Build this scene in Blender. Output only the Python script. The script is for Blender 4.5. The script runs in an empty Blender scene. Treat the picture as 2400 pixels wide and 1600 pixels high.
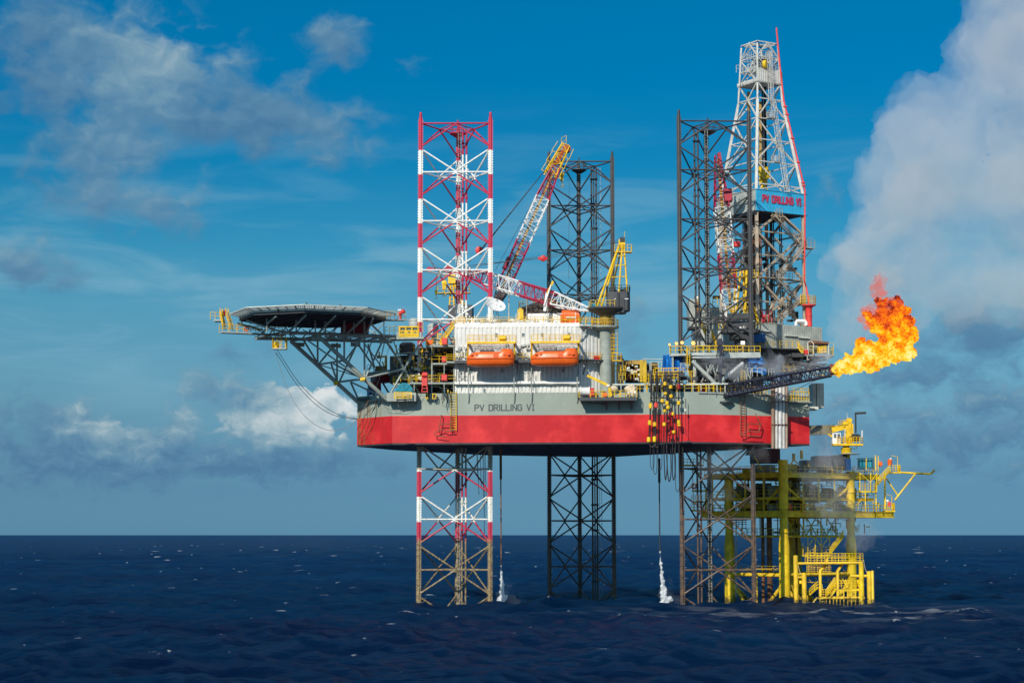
import bpy, bmesh, math, random
import numpy as np
from math import sin, cos, tan, atan, atan2, pi, radians as R, sqrt
from mathutils import Vector as V, noise as mnoise
random.seed(7)
SC = bpy.context.scene
COL = SC.collection
# ---------------------------------------------------------------- camera
FPX, TH, CAMZ = 4668.0, R(5.54), 12.7          # focal length in px of a 2400 px wide picture, pitch, height over the sea
cam = bpy.data.objects.new('camera', bpy.data.cameras.new('camera'))
COL.objects.link(cam)
cam.location = (0, 0, CAMZ); cam.rotation_euler = (pi/2 + TH, 0, 0)
cam.data.lens = FPX/2400*36; cam.data.sensor_width = 36
cam.data.clip_start = 1.0; cam.data.clip_end = 200000
SC.camera = cam
SC.view_settings.view_transform = 'Standard'; SC.view_settings.look = 'None'
SC.view_settings.gamma = 1; SC.view_settings.exposure = 0.35
SC.cycles.volume_bounces = 3
SC.cycles.max_bounces = 8; SC.cycles.transparent_max_bounces = 24
# ---------------------------------------------------------------- sun and sky
SUN_EL, SUN_AZ = R(31), R(203)                 # behind the camera and to the left
S = V((sin(SUN_AZ)*cos(SUN_EL), cos(SUN_AZ)*cos(SUN_EL), sin(SUN_EL)))
sun = bpy.data.objects.new('sun', bpy.data.lights.new('sun', 'SUN'))
COL.objects.link(sun)
sun.data.energy = 3.4; sun.data.angle = R(0.5); sun.data.color = (1.0, 0.93, 0.82)
sun.rotation_euler = S.to_track_quat('Z', 'Y').to_euler(); sun.location = (-60, 0, 120)

class NT:                                       # small node-tree helper
    def __init__(s, tree):
        s.t = tree; tree.nodes.clear()
    def n(s, typ, ins=None, **props):
        nd = s.t.nodes.new(typ)
        for k, v in props.items(): setattr(nd, k, v)
        for k, v in (ins or {}).items():
            if isinstance(v, bpy.types.NodeSocket): s.t.links.new(v, nd.inputs[k])
            else: nd.inputs[k].default_value = v
        return nd
    def m(s, op, a, b=0.0, c=None, clamp=False):
        ins = {0: a, 1: b}
        if c is not None: ins[2] = c
        return s.n('ShaderNodeMath', ins, operation=op, use_clamp=clamp).outputs[0]
    def vm(s, op, a, b): return s.n('ShaderNodeVectorMath', {0: a, 1: b}, operation=op).outputs[0]
    def mix(s, f, a, b, mode='MIX'):
        nd = s.n('ShaderNodeMix', data_type='RGBA', blend_type=mode)
        for sock, v in ((nd.inputs[0], f), (nd.inputs[6], a), (nd.inputs[7], b)):
            if isinstance(v, bpy.types.NodeSocket): s.t.links.new(v, sock)
            else: sock.default_value = v if not isinstance(v, tuple) or len(v) == 4 else (*v, 1)
        return nd.outputs[2]
    def noise(s, vec, scale, detail=4, rough=.5, dist=0.0):
        return s.n('ShaderNodeTexNoise', {'Vector': vec, 'Scale': scale, 'Detail': detail, 'Roughness': rough, 'Distortion': dist}).outputs['Fac']
    def ss(s, x, a, b, lo=0.0, hi=1.0):
        return s.n('ShaderNodeMapRange', {0: x, 1: a, 2: b, 3: lo, 4: hi}, interpolation_type='SMOOTHSTEP').outputs[0]
    def lin(s, x, a, b, lo=0.0, hi=1.0):
        return s.n('ShaderNodeMapRange', {0: x, 1: a, 2: b, 3: lo, 4: hi}).outputs[0]
    def comb(s, x, y, z=0.0): return s.n('ShaderNodeCombineXYZ', {0: x, 1: y, 2: z}).outputs[0]
    def ramp(s, f, stops, interp='LINEAR'):
        nd = s.n('ShaderNodeValToRGB', {0: f}); cr = nd.color_ramp; cr.interpolation = interp
        while len(cr.elements) > 1: cr.elements.remove(cr.elements[-1])
        cr.elements[0].position = stops[0][0]; cr.elements[0].color = (*stops[0][1], 1)
        for p, c in stops[1:]:
            e = cr.elements.new(p); e.color = (*c, 1)
        return nd.outputs[0]

def lin3(r, g, b):                              # sRGB 0..255 -> linear
    f = lambda c: (c/255/12.92) if c <= 10 else ((c/255+.055)/1.055)**2.4
    return (f(r), f(g), f(b))

world = bpy.data.worlds.new('World'); SC.world = world; world.use_nodes = True
def build_world():
    w = NT(world.node_tree)
    tc = w.n('ShaderNodeTexCoord').outputs['Generated']
    sky = w.n('ShaderNodeTexSky', sky_type='NISHITA', sun_disc=False, sun_elevation=SUN_EL, sun_rotation=SUN_AZ,
              altitude=10, air_density=1.0, dust_density=.6, ozone_density=2.5).outputs[0]
    sx = w.n('ShaderNodeSeparateXYZ', {0: w.n('ShaderNodeVectorMath', {0: tc}, operation='NORMALIZE').outputs[0]})
    az = w.m('MULTIPLY', w.m('ARCTAN2', sx.outputs[0], sx.outputs[1]), 180/pi)
    el = w.m('MULTIPLY', w.m('ARCSINE', sx.outputs[2]), 180/pi)
    # deep clear-air tint in the lowest thirty degrees of the sky
    tint = w.ramp(w.m('DIVIDE', el, 40, clamp=True), [(0.001, (0.1075, 0.2694, 0.5158)), (0.0305, (0.087, 0.2059, 0.3944)), (0.06, (0.0981, 0.2087, 0.3487)), (0.0895, (0.1225, 0.2366, 0.3391)), (0.11875, (0.1358, 0.2685, 0.347)), (0.17775000000000002, (0.1056, 0.2897, 0.3551)), (0.20725, (0.0539, 0.2752, 0.3576)), (0.266, (0.0104, 0.2488, 0.3575)), (0.325, (0.0, 0.2449, 0.3706)), (0.384, (0.0, 0.2553, 0.379)), (.55, (.03,.5,.66)), (.8, (.5,.8,.9)), (1, (1, 1, 1))])
    base = w.mix(1.0, sky, tint, 'MULTIPLY')
    P = w.comb(az, w.m('MULTIPLY', el, 1.35))
    warp = w.n('ShaderNodeTexNoise', {'Vector': P, 'Scale': .9, 'Detail': 3}).outputs['Color']
    Pw = w.vm('ADD', P, w.vm('MULTIPLY', w.vm('SUBTRACT', warp, (.5, .5, .5)), (1.1, 1.1, 0)))
    lowf = w.ss(el, 5.6, 4.2)                                     # heaped cloud near the horizon is crisper than the high ragged cloud
    def cn(off):
        Po = w.vm('ADD', Pw, off)
        a = w.noise(Po, .70, 7, .50); b = w.noise(Po, 1.25, 9, .58)
        return w.m('ADD', w.m('MULTIPLY', a, w.m('SUBTRACT', 1.0, lowf)), w.m('MULTIPLY', b, lowf))
    n1 = cn((0, 0, 0)); n2 = cn((-.17, .30, 0))
    lit = w.m('MULTIPLY', w.m('SUBTRACT', n1, n2), 1.25)
    def a_(px): return math.degrees(atan((px-1200)/FPX))
    def e_(py): return 5.54 + math.degrees(atan((800-py)/FPX))
    K = math.degrees(1/FPX)
    #        cx   cy   rx   ry  weight brightness
    blobs = [(290,170,200,120,.95,.55),(340,220,75,85,.45,1.05),(180,150,90,80,.3,.45),(60,130,170,190,.75,.05),(560,255,200,80,.72,.10),(450,300,200,60,.5,.05),(750,345,150,80,.78,.36),(660,290,80,50,.4,.35),
             (270,400,140,100,.75,.42),(260,500,170,60,.62,.34),(400,520,90,60,.50,.30),(130,420,110,90,.45,.22),(790,80,90,90,.55,.30),(720,110,90,50,.4,.2),(930,155,75,35,.55,.30),
             (30,620,120,50,.8,.45),(60,660,120,40,.6,.10),(500,905,95,45,.85,.52),(600,940,110,32,.7,.02),(565,825,105,38,.65,.0),
             (700,980,125,58,1.15,1.35),(740,945,60,30,.6,1.4),(590,1005,80,36,.75,.75),(172,1008,50,48,.8,.85),(245,1015,55,42,.75,.95),(290,1060,60,35,.6,.8),(350,1090,50,32,.55,.65),(338,1030,22,22,.6,.8),
             (425,985,36,45,.75,.70),(415,1020,50,30,.6,.5),(1940,480,60,55,.50,.35),(1490,750,100,65,.60,.36),(1470,860,80,50,.4,.2),
             (2330,800,270,70,.8,.05),(2140,880,170,45,.6,.05),(2350,960,150,70,.75,.22),(2080,960,190,60,.5,.30),(2250,700,160,50,.5,.35),(2300,1040,240,50,.6,.12),(1950,1010,170,60,.5,.15),
             (130,1090,260,70,.75,.06),(500,1080,330,50,.75,.10),(760,1090,260,50,.6,.10),(60,980,170,70,.6,.06),(2150,1110,360,45,.55,.12)]
    msum = None; bsum = None
    for cx, cy, rx, ry, wt, br in blobs:
        dx = w.m('DIVIDE', w.m('SUBTRACT', az, a_(cx)), rx*K); dy = w.m('DIVIDE', w.m('SUBTRACT', el, e_(cy)), ry*K)
        d2 = w.m('ADD', w.m('MULTIPLY', dx, dx), w.m('MULTIPLY', dy, dy))
        g = w.m('MULTIPLY', w.m('EXPONENT', w.m('MULTIPLY', d2, -1.0)), wt)
        # a lump is brighter towards its sunny top, greyer at its base
        b = w.m('MULTIPLY', g, w.m('ADD', w.m('MULTIPLY', dy, .22), br))
        msum = g if msum is None else w.m('ADD', msum, g)
        bsum = b if bsum is None else w.m('ADD', bsum, b)
    far = w.ss(w.m('ABSOLUTE', az), 19, 30, 0, .38)             # clouds all round, outside this view too
    msum = w.m('ADD', msum, far); bsum = w.m('ADD', bsum, w.m('MULTIPLY', far, .5))
    br = w.m('DIVIDE', bsum, w.m('ADD', msum, .02))
    dsum = w.m('ADD', w.m('MULTIPLY', msum, .85), w.m('MULTIPLY', w.m('SUBTRACT', n1, .5), 2.2))
    sharp = w.m('MULTIPLY', lowf, w.ss(br, .45, .9))
    dens = w.m('ADD', w.m('MULTIPLY', w.ss(dsum, .20, .98), w.m('SUBTRACT', 1.0, sharp)), w.m('MULTIPLY', w.ss(dsum, .34, .62), sharp))
    dens = w.m('MULTIPLY', dens, w.ss(msum, .05, .3))
    shade = w.m('ADD', br, lit, clamp=False)
    ccol = w.ramp(w.m('MULTIPLY', shade, .6, clamp=True), [(0, lin3(78, 120, 156)), (.2, lin3(96, 138, 168)), (.42, lin3(134, 166, 182)), (.66, lin3(190, 204, 208)), (.9, lin3(232, 234, 233))])
    # thin streaky high cloud
    st = w.noise(w.comb(w.m('MULTIPLY', az, .16), w.m('MULTIPLY', el, .85)), 1.0, 6, .55, .6)
    stm = w.m('MULTIPLY', w.ss(st, .42, .70), w.m('MULTIPLY', w.ss(el, 2.0, 6.0), w.ss(el, 13, 7, 0, .55)))
    expo = 10.0/1.5/1.275                                                   # the ramp colours are as seen; the Background strength scales them back
    sc = lambda c: w.vm('SCALE', c, (0, 0, 0))
    def up(c):
        nd = w.n('ShaderNodeVectorMath', {0: c}, operation='SCALE'); nd.inputs['Scale'].default_value = expo; return nd.outputs[0]
    base = w.mix(stm, base, up(w.ramp(0.5, [(0, lin3(130, 178, 200)), (1, lin3(130, 178, 200))])))
    hz = w.ss(el, 3.4, .3, 0, .35)                                 # grey-blue bank over the horizon
    base = w.mix(hz, base, up(w.ramp(0.5, [(0, lin3(92, 140, 170)), (1, lin3(92, 140, 170))])))
    col = w.mix(w.m('MULTIPLY', dens, .84), base, up(ccol))
    bg = w.n('ShaderNodeBackground', {'Color': col, 'Strength': .15})
    out = w.n('ShaderNodeOutputWorld', {'Surface': bg.outputs[0]})
build_world()

# ---------------------------------------------------------------- picture -> place
CT, ST = cos(TH), sin(TH)
ZM = dict(s=(0,0,1), z1=(480,640,.2551), z2=(960,640,.2551), z3=(1500,640,.2551), z4=(940,240,.3188), z5=(1540,40,.2551), z6=(1540,400,.2807),
          z7=(1560,1000,.3061), z8=(920,1000,.3061), a1=(860,740,.12752), a2=(1100,640,.16156), a3=(1400,780,.17857), a4=(1540,640,.14031),
          a5=(1680,640,.20408), a6=(1880,960,.1658), a7=(1600,1060,.12755), a8=(1820,1240,.12758), b1=(1900,600,.2551))
def ray(k, x, y):
    ox, oy, s = ZM[k]; u = (ox+x*s-1200)/FPX; v = (800-oy-y*s)/FPX
    dy = CT - v*ST
    return u/dy, (ST+v*CT)/dy                    # X per metre of depth, rise per metre of depth
def q(k, x, y, d):
    a, e = ray(k, x, y); return V((a*d, d, CAMZ+e*d))
def onp(k, x, y, P, D, t=0.0):                   # the point seen at a pixel on the upright plane through P along D, t further in
    a, e = ray(k, x, y); nx, ny = -D[1], D[0]
    d = (P[0]*nx+P[1]*ny+t)/(a*nx+ny); return V((a*d, d, CAMZ+e*d))
def unit(x, y): l = sqrt(x*x+y*y); return (x/l, y/l)
HA, HB, HC, HD = (-27.1, 348.4), (-20.5, 340.5), (31.5, 336.0), (51.4, 344.0)     # hull corners in plan
LD = unit(HC[0]-HB[0], HC[1]-HB[1]); LN = (-LD[1], LD[0])                          # long side and its inward normal
CD = unit(HD[0]-HC[0], HD[1]-HC[1]); CN = (-CD[1], CD[0])
UD = unit(.892, .452); UN = (-UD[1], UD[0])                                        # bow-to-stern axis
def Lp(k, x, y, t=0.0): return onp(k, x, y, HB, LD, t)
def Cp(k, x, y, t=0.0): return onp(k, x, y, HC, CD, t)
def L3(v2, z=0.0): return V((v2[0], v2[1], z))
ZBOT, ZRED, ZDECK = 28.0, 32.95, 36.75

# ---------------------------------------------------------------- mesh builder
class MB:
    def __init__(s): s.v = []; s.f = []
    def tube(s, p0, p1, r, n=6, r1=None, cap=True):
        p0 = V(p0); p1 = V(p1); a = p1-p0
        if a.length < 1e-6: return s
        a.normalize(); t = V((0, 0, 1)) if abs(a.z) < .9 else V((0, 1, 0))
        e = a.cross(t).normalized(); g = a.cross(e); r1 = r if r1 is None else r1; b = len(s.v)
        for p, rr in ((p0, r), (p1, r1)):
            for i in range(n):
                an = 2*pi*i/n; s.v.append(tuple(p+e*(rr*cos(an))+g*(rr*sin(an))))
        for i in range(n): j = (i+1) % n; s.f.append((b+i, b+n+i, b+n+j, b+j))
        if cap: s.f.append(tuple(range(b, b+n))); s.f.append(tuple(range(b+2*n-1, b+n-1, -1)))
        return s
    def path(s, pts, r, n=6):
        pts = [V(p) for p in pts]; b = len(s.v); m = len(pts); e = None
        for i, p in enumerate(pts):
            a = (pts[min(i+1, m-1)]-pts[max(i-1, 0)]).normalized()
            if e is None:
                t = V((0, 0, 1)) if abs(a.z) < .9 else V((0, 1, 0)); e = a.cross(t).normalized()
            else: e = (e-a*e.dot(a)).normalized()
            g = a.cross(e)
            for k in range(n): an = 2*pi*k/n; s.v.append(tuple(p+e*(r*cos(an))+g*(r*sin(an))))
        for i in range(m-1):
            for k in range(n):
                j = (k+1) % n; s.f.append((b+i*n+k, b+(i+1)*n+k, b+(i+1)*n+j, b+i*n+j))
        s.f.append(tuple(range(b, b+n))); s.f.append(tuple(range(b+m*n-1, b+(m-1)*n-1, -1)))
        return s
    def obox(s, c, a, b_, h):                     # centre and three half axes
        c = V(c); a = V(a); b_ = V(b_); h = V(h); o = len(s.v)
        for i in (-1, 1):
            for j in (-1, 1):
                for k in (-1, 1): s.v.append(tuple(c+a*i+b_*j+h*k))
        for f in ((0,1,3,2),(4,6,7,5),(0,4,5,1),(2,3,7,6),(0,2,6,4),(1,5,7,3)): s.f.append(tuple(o+i for i in f))
        return s
    def box(s, c, lx, ly, lz, D=LD):              # along a plan direction D, lz high, c = middle of the base
        return s.obox(V(c)+V((0, 0, lz/2)), L3(D)*(lx/2), V((-D[1], D[0], 0))*(ly/2), V((0, 0, lz/2)))
    def bar(s, p0, p1, w, h):                     # rectangular bar
        p0 = V(p0); p1 = V(p1); a = (p1-p0)/2; t = V((0, 0, 1)) if abs(a.normalized().z) < .9 else V((0, 1, 0))
        e = a.cross(t).normalized(); g = e.cross(a).normalized()
        return s.obox((p0+p1)/2, a, e*(w/2), g*(h/2))
    def prism(s, poly, z0, z1):
        n = len(poly); o = len(s.v); ar = sum(poly[i][0]*poly[(i+1)%n][1]-poly[(i+1)%n][0]*poly[i][1] for i in range(n))
        if ar < 0: poly = poly[::-1]
        for z in (z0, z1):
            for p in poly: s.v.append((p[0], p[1], z))
        for i in range(n): j = (i+1) % n; s.f.append((o+i, o+j, o+n+j, o+n+i))
        s.f.append(tuple(o+n-1-i for i in range(n))); s.f.append(tuple(o+n+i for i in range(n)))
        return s
    def lathe(s, c, prof, n=20, ax=None):         # profile (radius, height) about an upright axis or ax
        c = V(c); A = V((0, 0, 1)) if ax is None else V(ax).normalized()
        t = V((1, 0, 0)) if abs(A.x) < .9 else V((0, 1, 0)); e = A.cross(t).normalized(); g = A.cross(e); o = len(s.v)
        for r, h in prof:
            for k in range(n): an = 2*pi*k/n; s.v.append(tuple(c+A*h+(e*cos(an)+g*sin(an))*max(r, 1e-4)))
        for i in range(len(prof)-1):
            for k in range(n): j = (k+1) % n; s.f.append((o+i*n+k, o+i*n+j, o+(i+1)*n+j, o+(i+1)*n+k))
        s.f.append(tuple(o+n-1-k for k in range(n))); s.f.append(tuple(o+(len(prof)-1)*n+k for k in range(n)))
        return s
    def quad(s, *p):
        o = len(s.v); s.v += [tuple(x) for x in p]; s.f.append(tuple(range(o, o+len(p)))); return s
    def rail(s, pts, h=1.15, step=1.6, r=.05, bars=(.55, 1.0)):
        pts = [V(p) for p in pts]
        for a, b in zip(pts, pts[1:]):
            for k in bars: s.tube(a+V((0,0,h*k)), b+V((0,0,h*k)), r*.85, 4, cap=False)
            n = max(1, round((b-a).length/step))
            for i in range(n+1): p = a.lerp(b, i/n); s.tube(p, p+V((0,0,h)), r, 4, cap=False)
        return s
    def ladder(s, p0, p1, w, W, step=.45, r=.05):
        p0 = V(p0); p1 = V(p1); W = V(W)*(w/2)
        s.tube(p0-W, p1-W, r, 4); s.tube(p0+W, p1+W, r, 4); n = max(2, int((p1-p0).length/step))
        for i in range(n): p = p0.lerp(p1, (i+.5)/n); s.tube(p-W, p+W, r*.7, 4, cap=False)
        return s
    def stair(s, p0, p1, w, W, r=.05):            # stringers, treads, handrails
        p0 = V(p0); p1 = V(p1); W = V(W).normalized()*(w/2); up = V((0, 0, 1))
        n = max(4, int((p1-p0).length/.45))
        for sg in (-1, 1):
            s.bar(p0+W*sg, p1+W*sg, .08, .25)
            for k in (.55, 1.0): s.tube(p0+W*sg+up*k, p1+W*sg+up*k, r, 4, cap=False)
            for i in range(0, n+1, 3): p = p0.lerp(p1, i/n)+W*sg; s.tube(p, p+up, r, 4, cap=False)
        for i in range(n): p = p0.lerp(p1, (i+.5)/n); s.bar(p-W, p+W, .25, .05)
        return s
    def lattice(s, p0, p1, w0, w1, side, bays, r, rb, up=None):
        p0 = V(p0); p1 = V(p1); a = (p1-p0).normalized(); side = V(side); side = (side-a*side.dot(a)).normalized(); g = a.cross(side)
        def ring(t): w = (w0+(w1-w0)*t)/2; c = p0.lerp(p1, t); return [c+side*w+g*w, c+side*w-g*w, c-side*w-g*w, c-side*w+g*w]
        A = ring(0); B = ring(1)
        for i in range(4): s.tube(A[i], B[i], r, 5)
        prev = A
        for k in range(1, bays+1):
            cur = ring(k/bays)
            for i in range(4):
                j = (i+1) % 4
                s.tube(prev[i] if k % 2 else prev[j], cur[j] if k % 2 else cur[i], rb, 4, cap=False)
                s.tube(cur[i], cur[j], rb, 4, cap=False)
            prev = cur
        return s
    def build(s, name, mat, parent=None, angle=40):
        me = bpy.data.meshes.new(name); o = ORG.get(parent.name, V((0,0,0))) if parent else V((0,0,0))
        me.from_pydata([(x-o.x, y-o.y, z-o.z) for x, y, z in s.v], [], s.f); me.update()
        me.shade_smooth(); me.set_sharp_from_angle(angle=R(angle))
        ob = bpy.data.objects.new(name, me); COL.objects.link(ob); me.materials.append(mat)
        if parent: ob.parent = parent; ORG[ob.name] = o
        return ob
ORG = {}
def tag(o, label=None, cat=None, group=None, kind=None):
    if label: o['label'] = label
    if cat: o['category'] = cat
    if group: o['group'] = group
    if kind: o['kind'] = kind
    return o
def thing(name, label, cat, loc=(0, 0, 0), group=None):
    o = bpy.data.objects.new(name, None); COL.objects.link(o); o.location = V(loc); o.empty_display_size = .5
    ORG[o.name] = V(loc); return tag(o, label, cat, group)
def copy_tree(o, off, label=None, parent=None):
    c = o.copy(); COL.objects.link(c)
    if parent is None: c.location = o.location+V(off); ORG[c.name] = ORG.get(o.name, V((0,0,0)))+V(off)
    else: c.parent = parent
    if label: c['label'] = label
    for ch in list(o.children): copy_tree(ch, off, None, c)
    return c

# ---------------------------------------------------------------- materials
def paint(name, col, rough=.5, metal=0.0, var=.10, rust=0.0, scale=.8, streak=True, rustcol=(.16, .065, .025), spec=.4, wet=False):
    m = bpy.data.materials.new(name); m.use_nodes = True; t = NT(m.node_tree)
    co = t.n('ShaderNodeTexCoord').outputs['Object']
    n = t.noise(co, scale, 5, .6)
    dk = tuple(c*(1-2.2*var) for c in col); lt = tuple(min(.9, c*(1+1.1*var)) for c in col)
    c = t.mix(t.ss(n, .3, .7), (*dk, 1), (*lt, 1))
    if rust > 0:
        mp = t.n('ShaderNodeMapping', {'Vector': co, 'Scale': (1, 1, .18 if streak else 1)}).outputs[0]
        rn = t.noise(mp, 1.7, 7, .65)
        rn2 = t.noise(co, 6.0, 4, .6)
        f = t.ss(t.m('ADD', rn, t.m('MULTIPLY', t.m('SUBTRACT', rn2, .5), .35)), .78-.42*rust, .95-.42*rust)
        c = t.mix(t.m('MULTIPLY', f, min(1, .55+rust*.5)), c, (*rustcol, 1))
    if wet:                                     # weed and rust in the splash zone
        pz = t.n('ShaderNodeSeparateXYZ', {0: t.n('ShaderNodeNewGeometry').outputs['Position']}).outputs[2]
        g = t.ss(t.m('ADD', pz, t.m('MULTIPLY', t.m('SUBTRACT', t.noise(co, 1.6, 5, .6), .5), 5.0)), 2.2, .4)
        c = t.mix(t.m('MULTIPLY', g, .85), c, (.06, .045, .02, 1))
    b = t.n('ShaderNodeBsdfPrincipled', {'Base Color': c, 'Roughness': rough, 'Metallic': metal, 'Specular IOR Level': spec})
    t.n('ShaderNodeOutputMaterial', {0: b.outputs[0]})
    return m
def glow(name, col, st):
    m = bpy.data.materials.new(name); m.use_nodes = True; t = NT(m.node_tree)
    e = t.n('ShaderNodeEmission', {0: (*col, 1), 1: st}); t.n('ShaderNodeOutputMaterial', {0: e.outputs[0]}); return m
M = dict(
    white=paint('white_paint', (.78, .77, .73), .45, rust=.10, var=.05), wall=paint('white_wall', (.66, .65, .61), .5, rust=.05, var=.05),
    pale=paint('pale_deck_paint', (.58, .60, .52), .5, rust=.2), grey=paint('grey_paint', (.32, .355, .31), .5, rust=.08), lgrey=paint('light_grey_paint', (.42, .45, .42), .5, rust=.12),
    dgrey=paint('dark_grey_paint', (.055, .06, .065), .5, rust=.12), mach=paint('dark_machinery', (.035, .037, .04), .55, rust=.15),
    legdark=paint('dark_leg_paint', (.042, .042, .044), .55, rust=.30, rustcol=(.13, .07, .04)),
    yel=paint('yellow_paint', (.80, .50, .015), .45, rust=.10), yelr=paint('worn_yellow_paint', (.80, .52, .03), .5, rust=.34, wet=True),
    yelg=paint('platform_yellow', (.86, .55, .015), .5, rust=.26, var=.14, wet=True),
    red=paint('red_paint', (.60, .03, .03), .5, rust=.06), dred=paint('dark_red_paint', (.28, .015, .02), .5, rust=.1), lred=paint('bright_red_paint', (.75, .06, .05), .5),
    org=paint('orange_paint', (.85, .13, .015), .35, var=.05), rust=paint('rusty_brown_steel', (.22, .10, .05), .7, rust=.3, var=.2),
    blue=paint('blue_paint', (.012, .10, .30), .45, rust=.05), teal=paint('teal_paint', (.01, .22, .30), .45), navy=paint('navy_paint', (.022, .025, .045), .5, rust=.12),
    tarp=paint('blue_tarpaulin', (.010, .17, .52), .55, var=.2, scale=.5), der=paint('derrick_paint', (.56, .55, .50), .5, rust=.22), derlow=paint('weathered_derrick_paint', (.42, .34, .25), .55, rust=.52, rustcol=(.20,.085,.035)),
    cyan=paint('light_blue_cladding', (.035, .40, .64), .5, var=.05), clad=paint('grey_green_cladding', (.38, .41, .37), .5, rust=.08),
    black=paint('black_rubber', (.018, .016, .018), .6), wire=paint('steel_wire', (.08, .07, .07), .5), steel=paint('bare_steel', (.45, .43, .41), .4, .3, rust=.35),
    win=paint('window_glass', (.10, .14, .16), .12, spec=.7), brown=paint('brown_canvas', (.42, .26, .06), .7, var=.2), cream=paint('cream_canvas', (.78, .62, .42), .8, var=.15),
    yellow_text=paint('text_paint', (.07, .08, .085), .6, var=.03), redtext=paint('red_lettering', (.50, .03, .08), .6, var=.03), lamp=glow('lit_lamp', (1, .60, .20), 1.3),
    lampw=glow('white_lit_lamp', (1, .97, .9), 1.2), chain=paint('rusty_chain', (.10, .05, .03), .8))
# ---------------------------------------------------------------- sea
LEGFEET = [(-16.0, 346), (-3.8, 346), (-9.9, 356.5), (7.2, 382), (19.2, 382), (13.2, 392), (28.8, 344), (40.9, 344.3), (34.6, 354.6), (49.2, 362), (40.4, 372), (63.1, 375), (52.5, 358), (54.5, 358), (61, 358), (65, 358), (57, 358), (59, 358)]
def sea():
    rng = np.random.default_rng(3)
    azf = np.radians(np.arange(-22, 22.001, .085))
    azc = np.radians(np.concatenate([np.linspace(-178, -60, 18), np.linspace(-52, -23, 24)]))
    az = np.concatenate([azc, azf, -azc[::-1]])
    r = [3.0]
    while r[-1] < 140: r.append(r[-1]*1.05)
    while r[-1] < 1100: r.append(r[-1]*1.0026)
    while r[-1] < 3200: r.append(r[-1]*1.0038)
    while r[-1] < 9000: r.append(r[-1]*1.014)
    while r[-1] < 90000: r.append(r[-1]*1.08)
    r = np.array(r); Rr, A = np.meshgrid(r, az, indexing='ij')
    X = Rr*np.sin(A); Y = Rr*np.cos(A); H = np.zeros_like(X); DX = np.zeros_like(X); DY = np.zeros_like(X)
    sp = np.gradient(r)[:, None]*np.ones_like(X)
    for i in range(70):
        lam = 1.7*(15.0)**(i/69.0); th = R(285)+rng.normal(0, .6)
        amp = .024*lam**.86*(.5+rng.random())*.5; k = 2*pi/lam; ph = rng.random()*2*pi
        att = np.clip((lam/sp-2.2)/2.5, 0, 1); g = amp*att
        arg = k*(X*math.cos(th)+Y*math.sin(th))+ph
        H += g*np.cos(arg); DX -= g*math.cos(th)*np.sin(arg)*.9; DY -= g*math.sin(th)*np.sin(arg)*.9
    for lam, th, amp, ph in ((38, R(270), .17, 1.0), (27, R(300), .13, 4.0), (31, R(248), .11, 2.2), (55, R(280), .16, 0.4)):
        H += amp*np.cos(2*pi/lam*(X*math.cos(th)+Y*math.sin(th))+ph)*np.clip((3200-Rr)/1200, 0, 1)
    n, m = X.shape
    # small scattered whitecaps
    foam = np.zeros_like(X); rf = np.random.default_rng(11)
    for i in range(800):
        rr_ = 165*(3000/165)**(rf.random()**.62); aa = np.radians(rf.uniform(-21.5, 21.5))
        i0 = np.searchsorted(r, rr_); j0 = np.searchsorted(az, aa)
        L = (.25+2.2*rf.random()**4)*(1+rr_/900); Wd = .32+.35*rf.random()+rr_/1400; a0 = .3+.8*rf.random()**1.5
        wi = 26; wj = int(min(60, 4*L/(rr_*.0015)+4)); sl = (slice(max(0, i0-wi), i0+wi), slice(max(0, j0-wj), j0+wj))
        # sit on the crest nearby
        sub = H[sl]
        if sub.size == 0: continue
        k_ = np.unravel_index(np.argmax(sub-.02*abs(np.arange(sub.shape[0])-sub.shape[0]/2)[:, None]), sub.shape); cx, cy = X[sl][k_], Y[sl][k_]
        wob = .12*np.sin(X[sl]*2.7+i)+.08*np.sin(X[sl]*.9+2*i)
        foam[sl] = np.maximum(foam[sl], a0*np.exp(-((X[sl]-cx)/L)**2-((Y[sl]-cy-wob)/Wd)**2))
    # churned water under the two outfalls and the spray drifting down beside the platform
    for (cx, cy, rx, ry, a) in ((-1.4, 352, 3.0, 1.0, .8), (.8, 352.5, 6, .8, .4), (27.0, 352, 2.4, 1.0, .9), (30, 352, 4.5, .9, .6)):
        foam = np.maximum(foam, a*np.exp(-((X-cx)/rx)**2-((Y-cy)/ry)**2)*1.4)
    for (cx, cy) in LEGFEET:                                        # a little wash round every leg and pile
        foam = np.maximum(foam, .62*np.exp(-((X-cx-.3)/1.3)**2-((Y-cy+.2)/.8)**2))
    co = np.stack([X+DX, Y+DY, H], -1).reshape(-1, 3).astype(np.float32)
    idx = np.arange(n*m).reshape(n, m)
    a, b, c, d = idx[:-1, :-1], idx[:-1, 1:], idx[1:, 1:], idx[1:, :-1]
    F = np.stack([a, d, c, b], -1).reshape(-1, 4).astype(np.int32)
    me = bpy.data.meshes.new('sea'); me.vertices.add(len(co)); me.vertices.foreach_set('co', co.ravel())
    me.loops.add(F.size); me.loops.foreach_set('vertex_index', F.ravel())
    me.polygons.add(len(F)); me.polygons.foreach_set('loop_start', np.arange(0, F.size, 4, dtype=np.int32))
    me.update(calc_edges=True); me.validate(); me.shade_smooth()
    at = me.attributes.new('foam', 'FLOAT', 'POINT'); at.data.foreach_set('value', np.clip(foam, 0, 1).ravel().astype(np.float32))
    ob = bpy.data.objects.new('sea', me); COL.objects.link(ob); tag(ob, kind='structure')
    mt = bpy.data.materials.new('sea_water'); mt.use_nodes = True; t = NT(mt.node_tree)
    P = t.n('ShaderNodeNewGeometry').outputs['Position']
    big = t.noise(P, .012, 4, .5)
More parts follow.
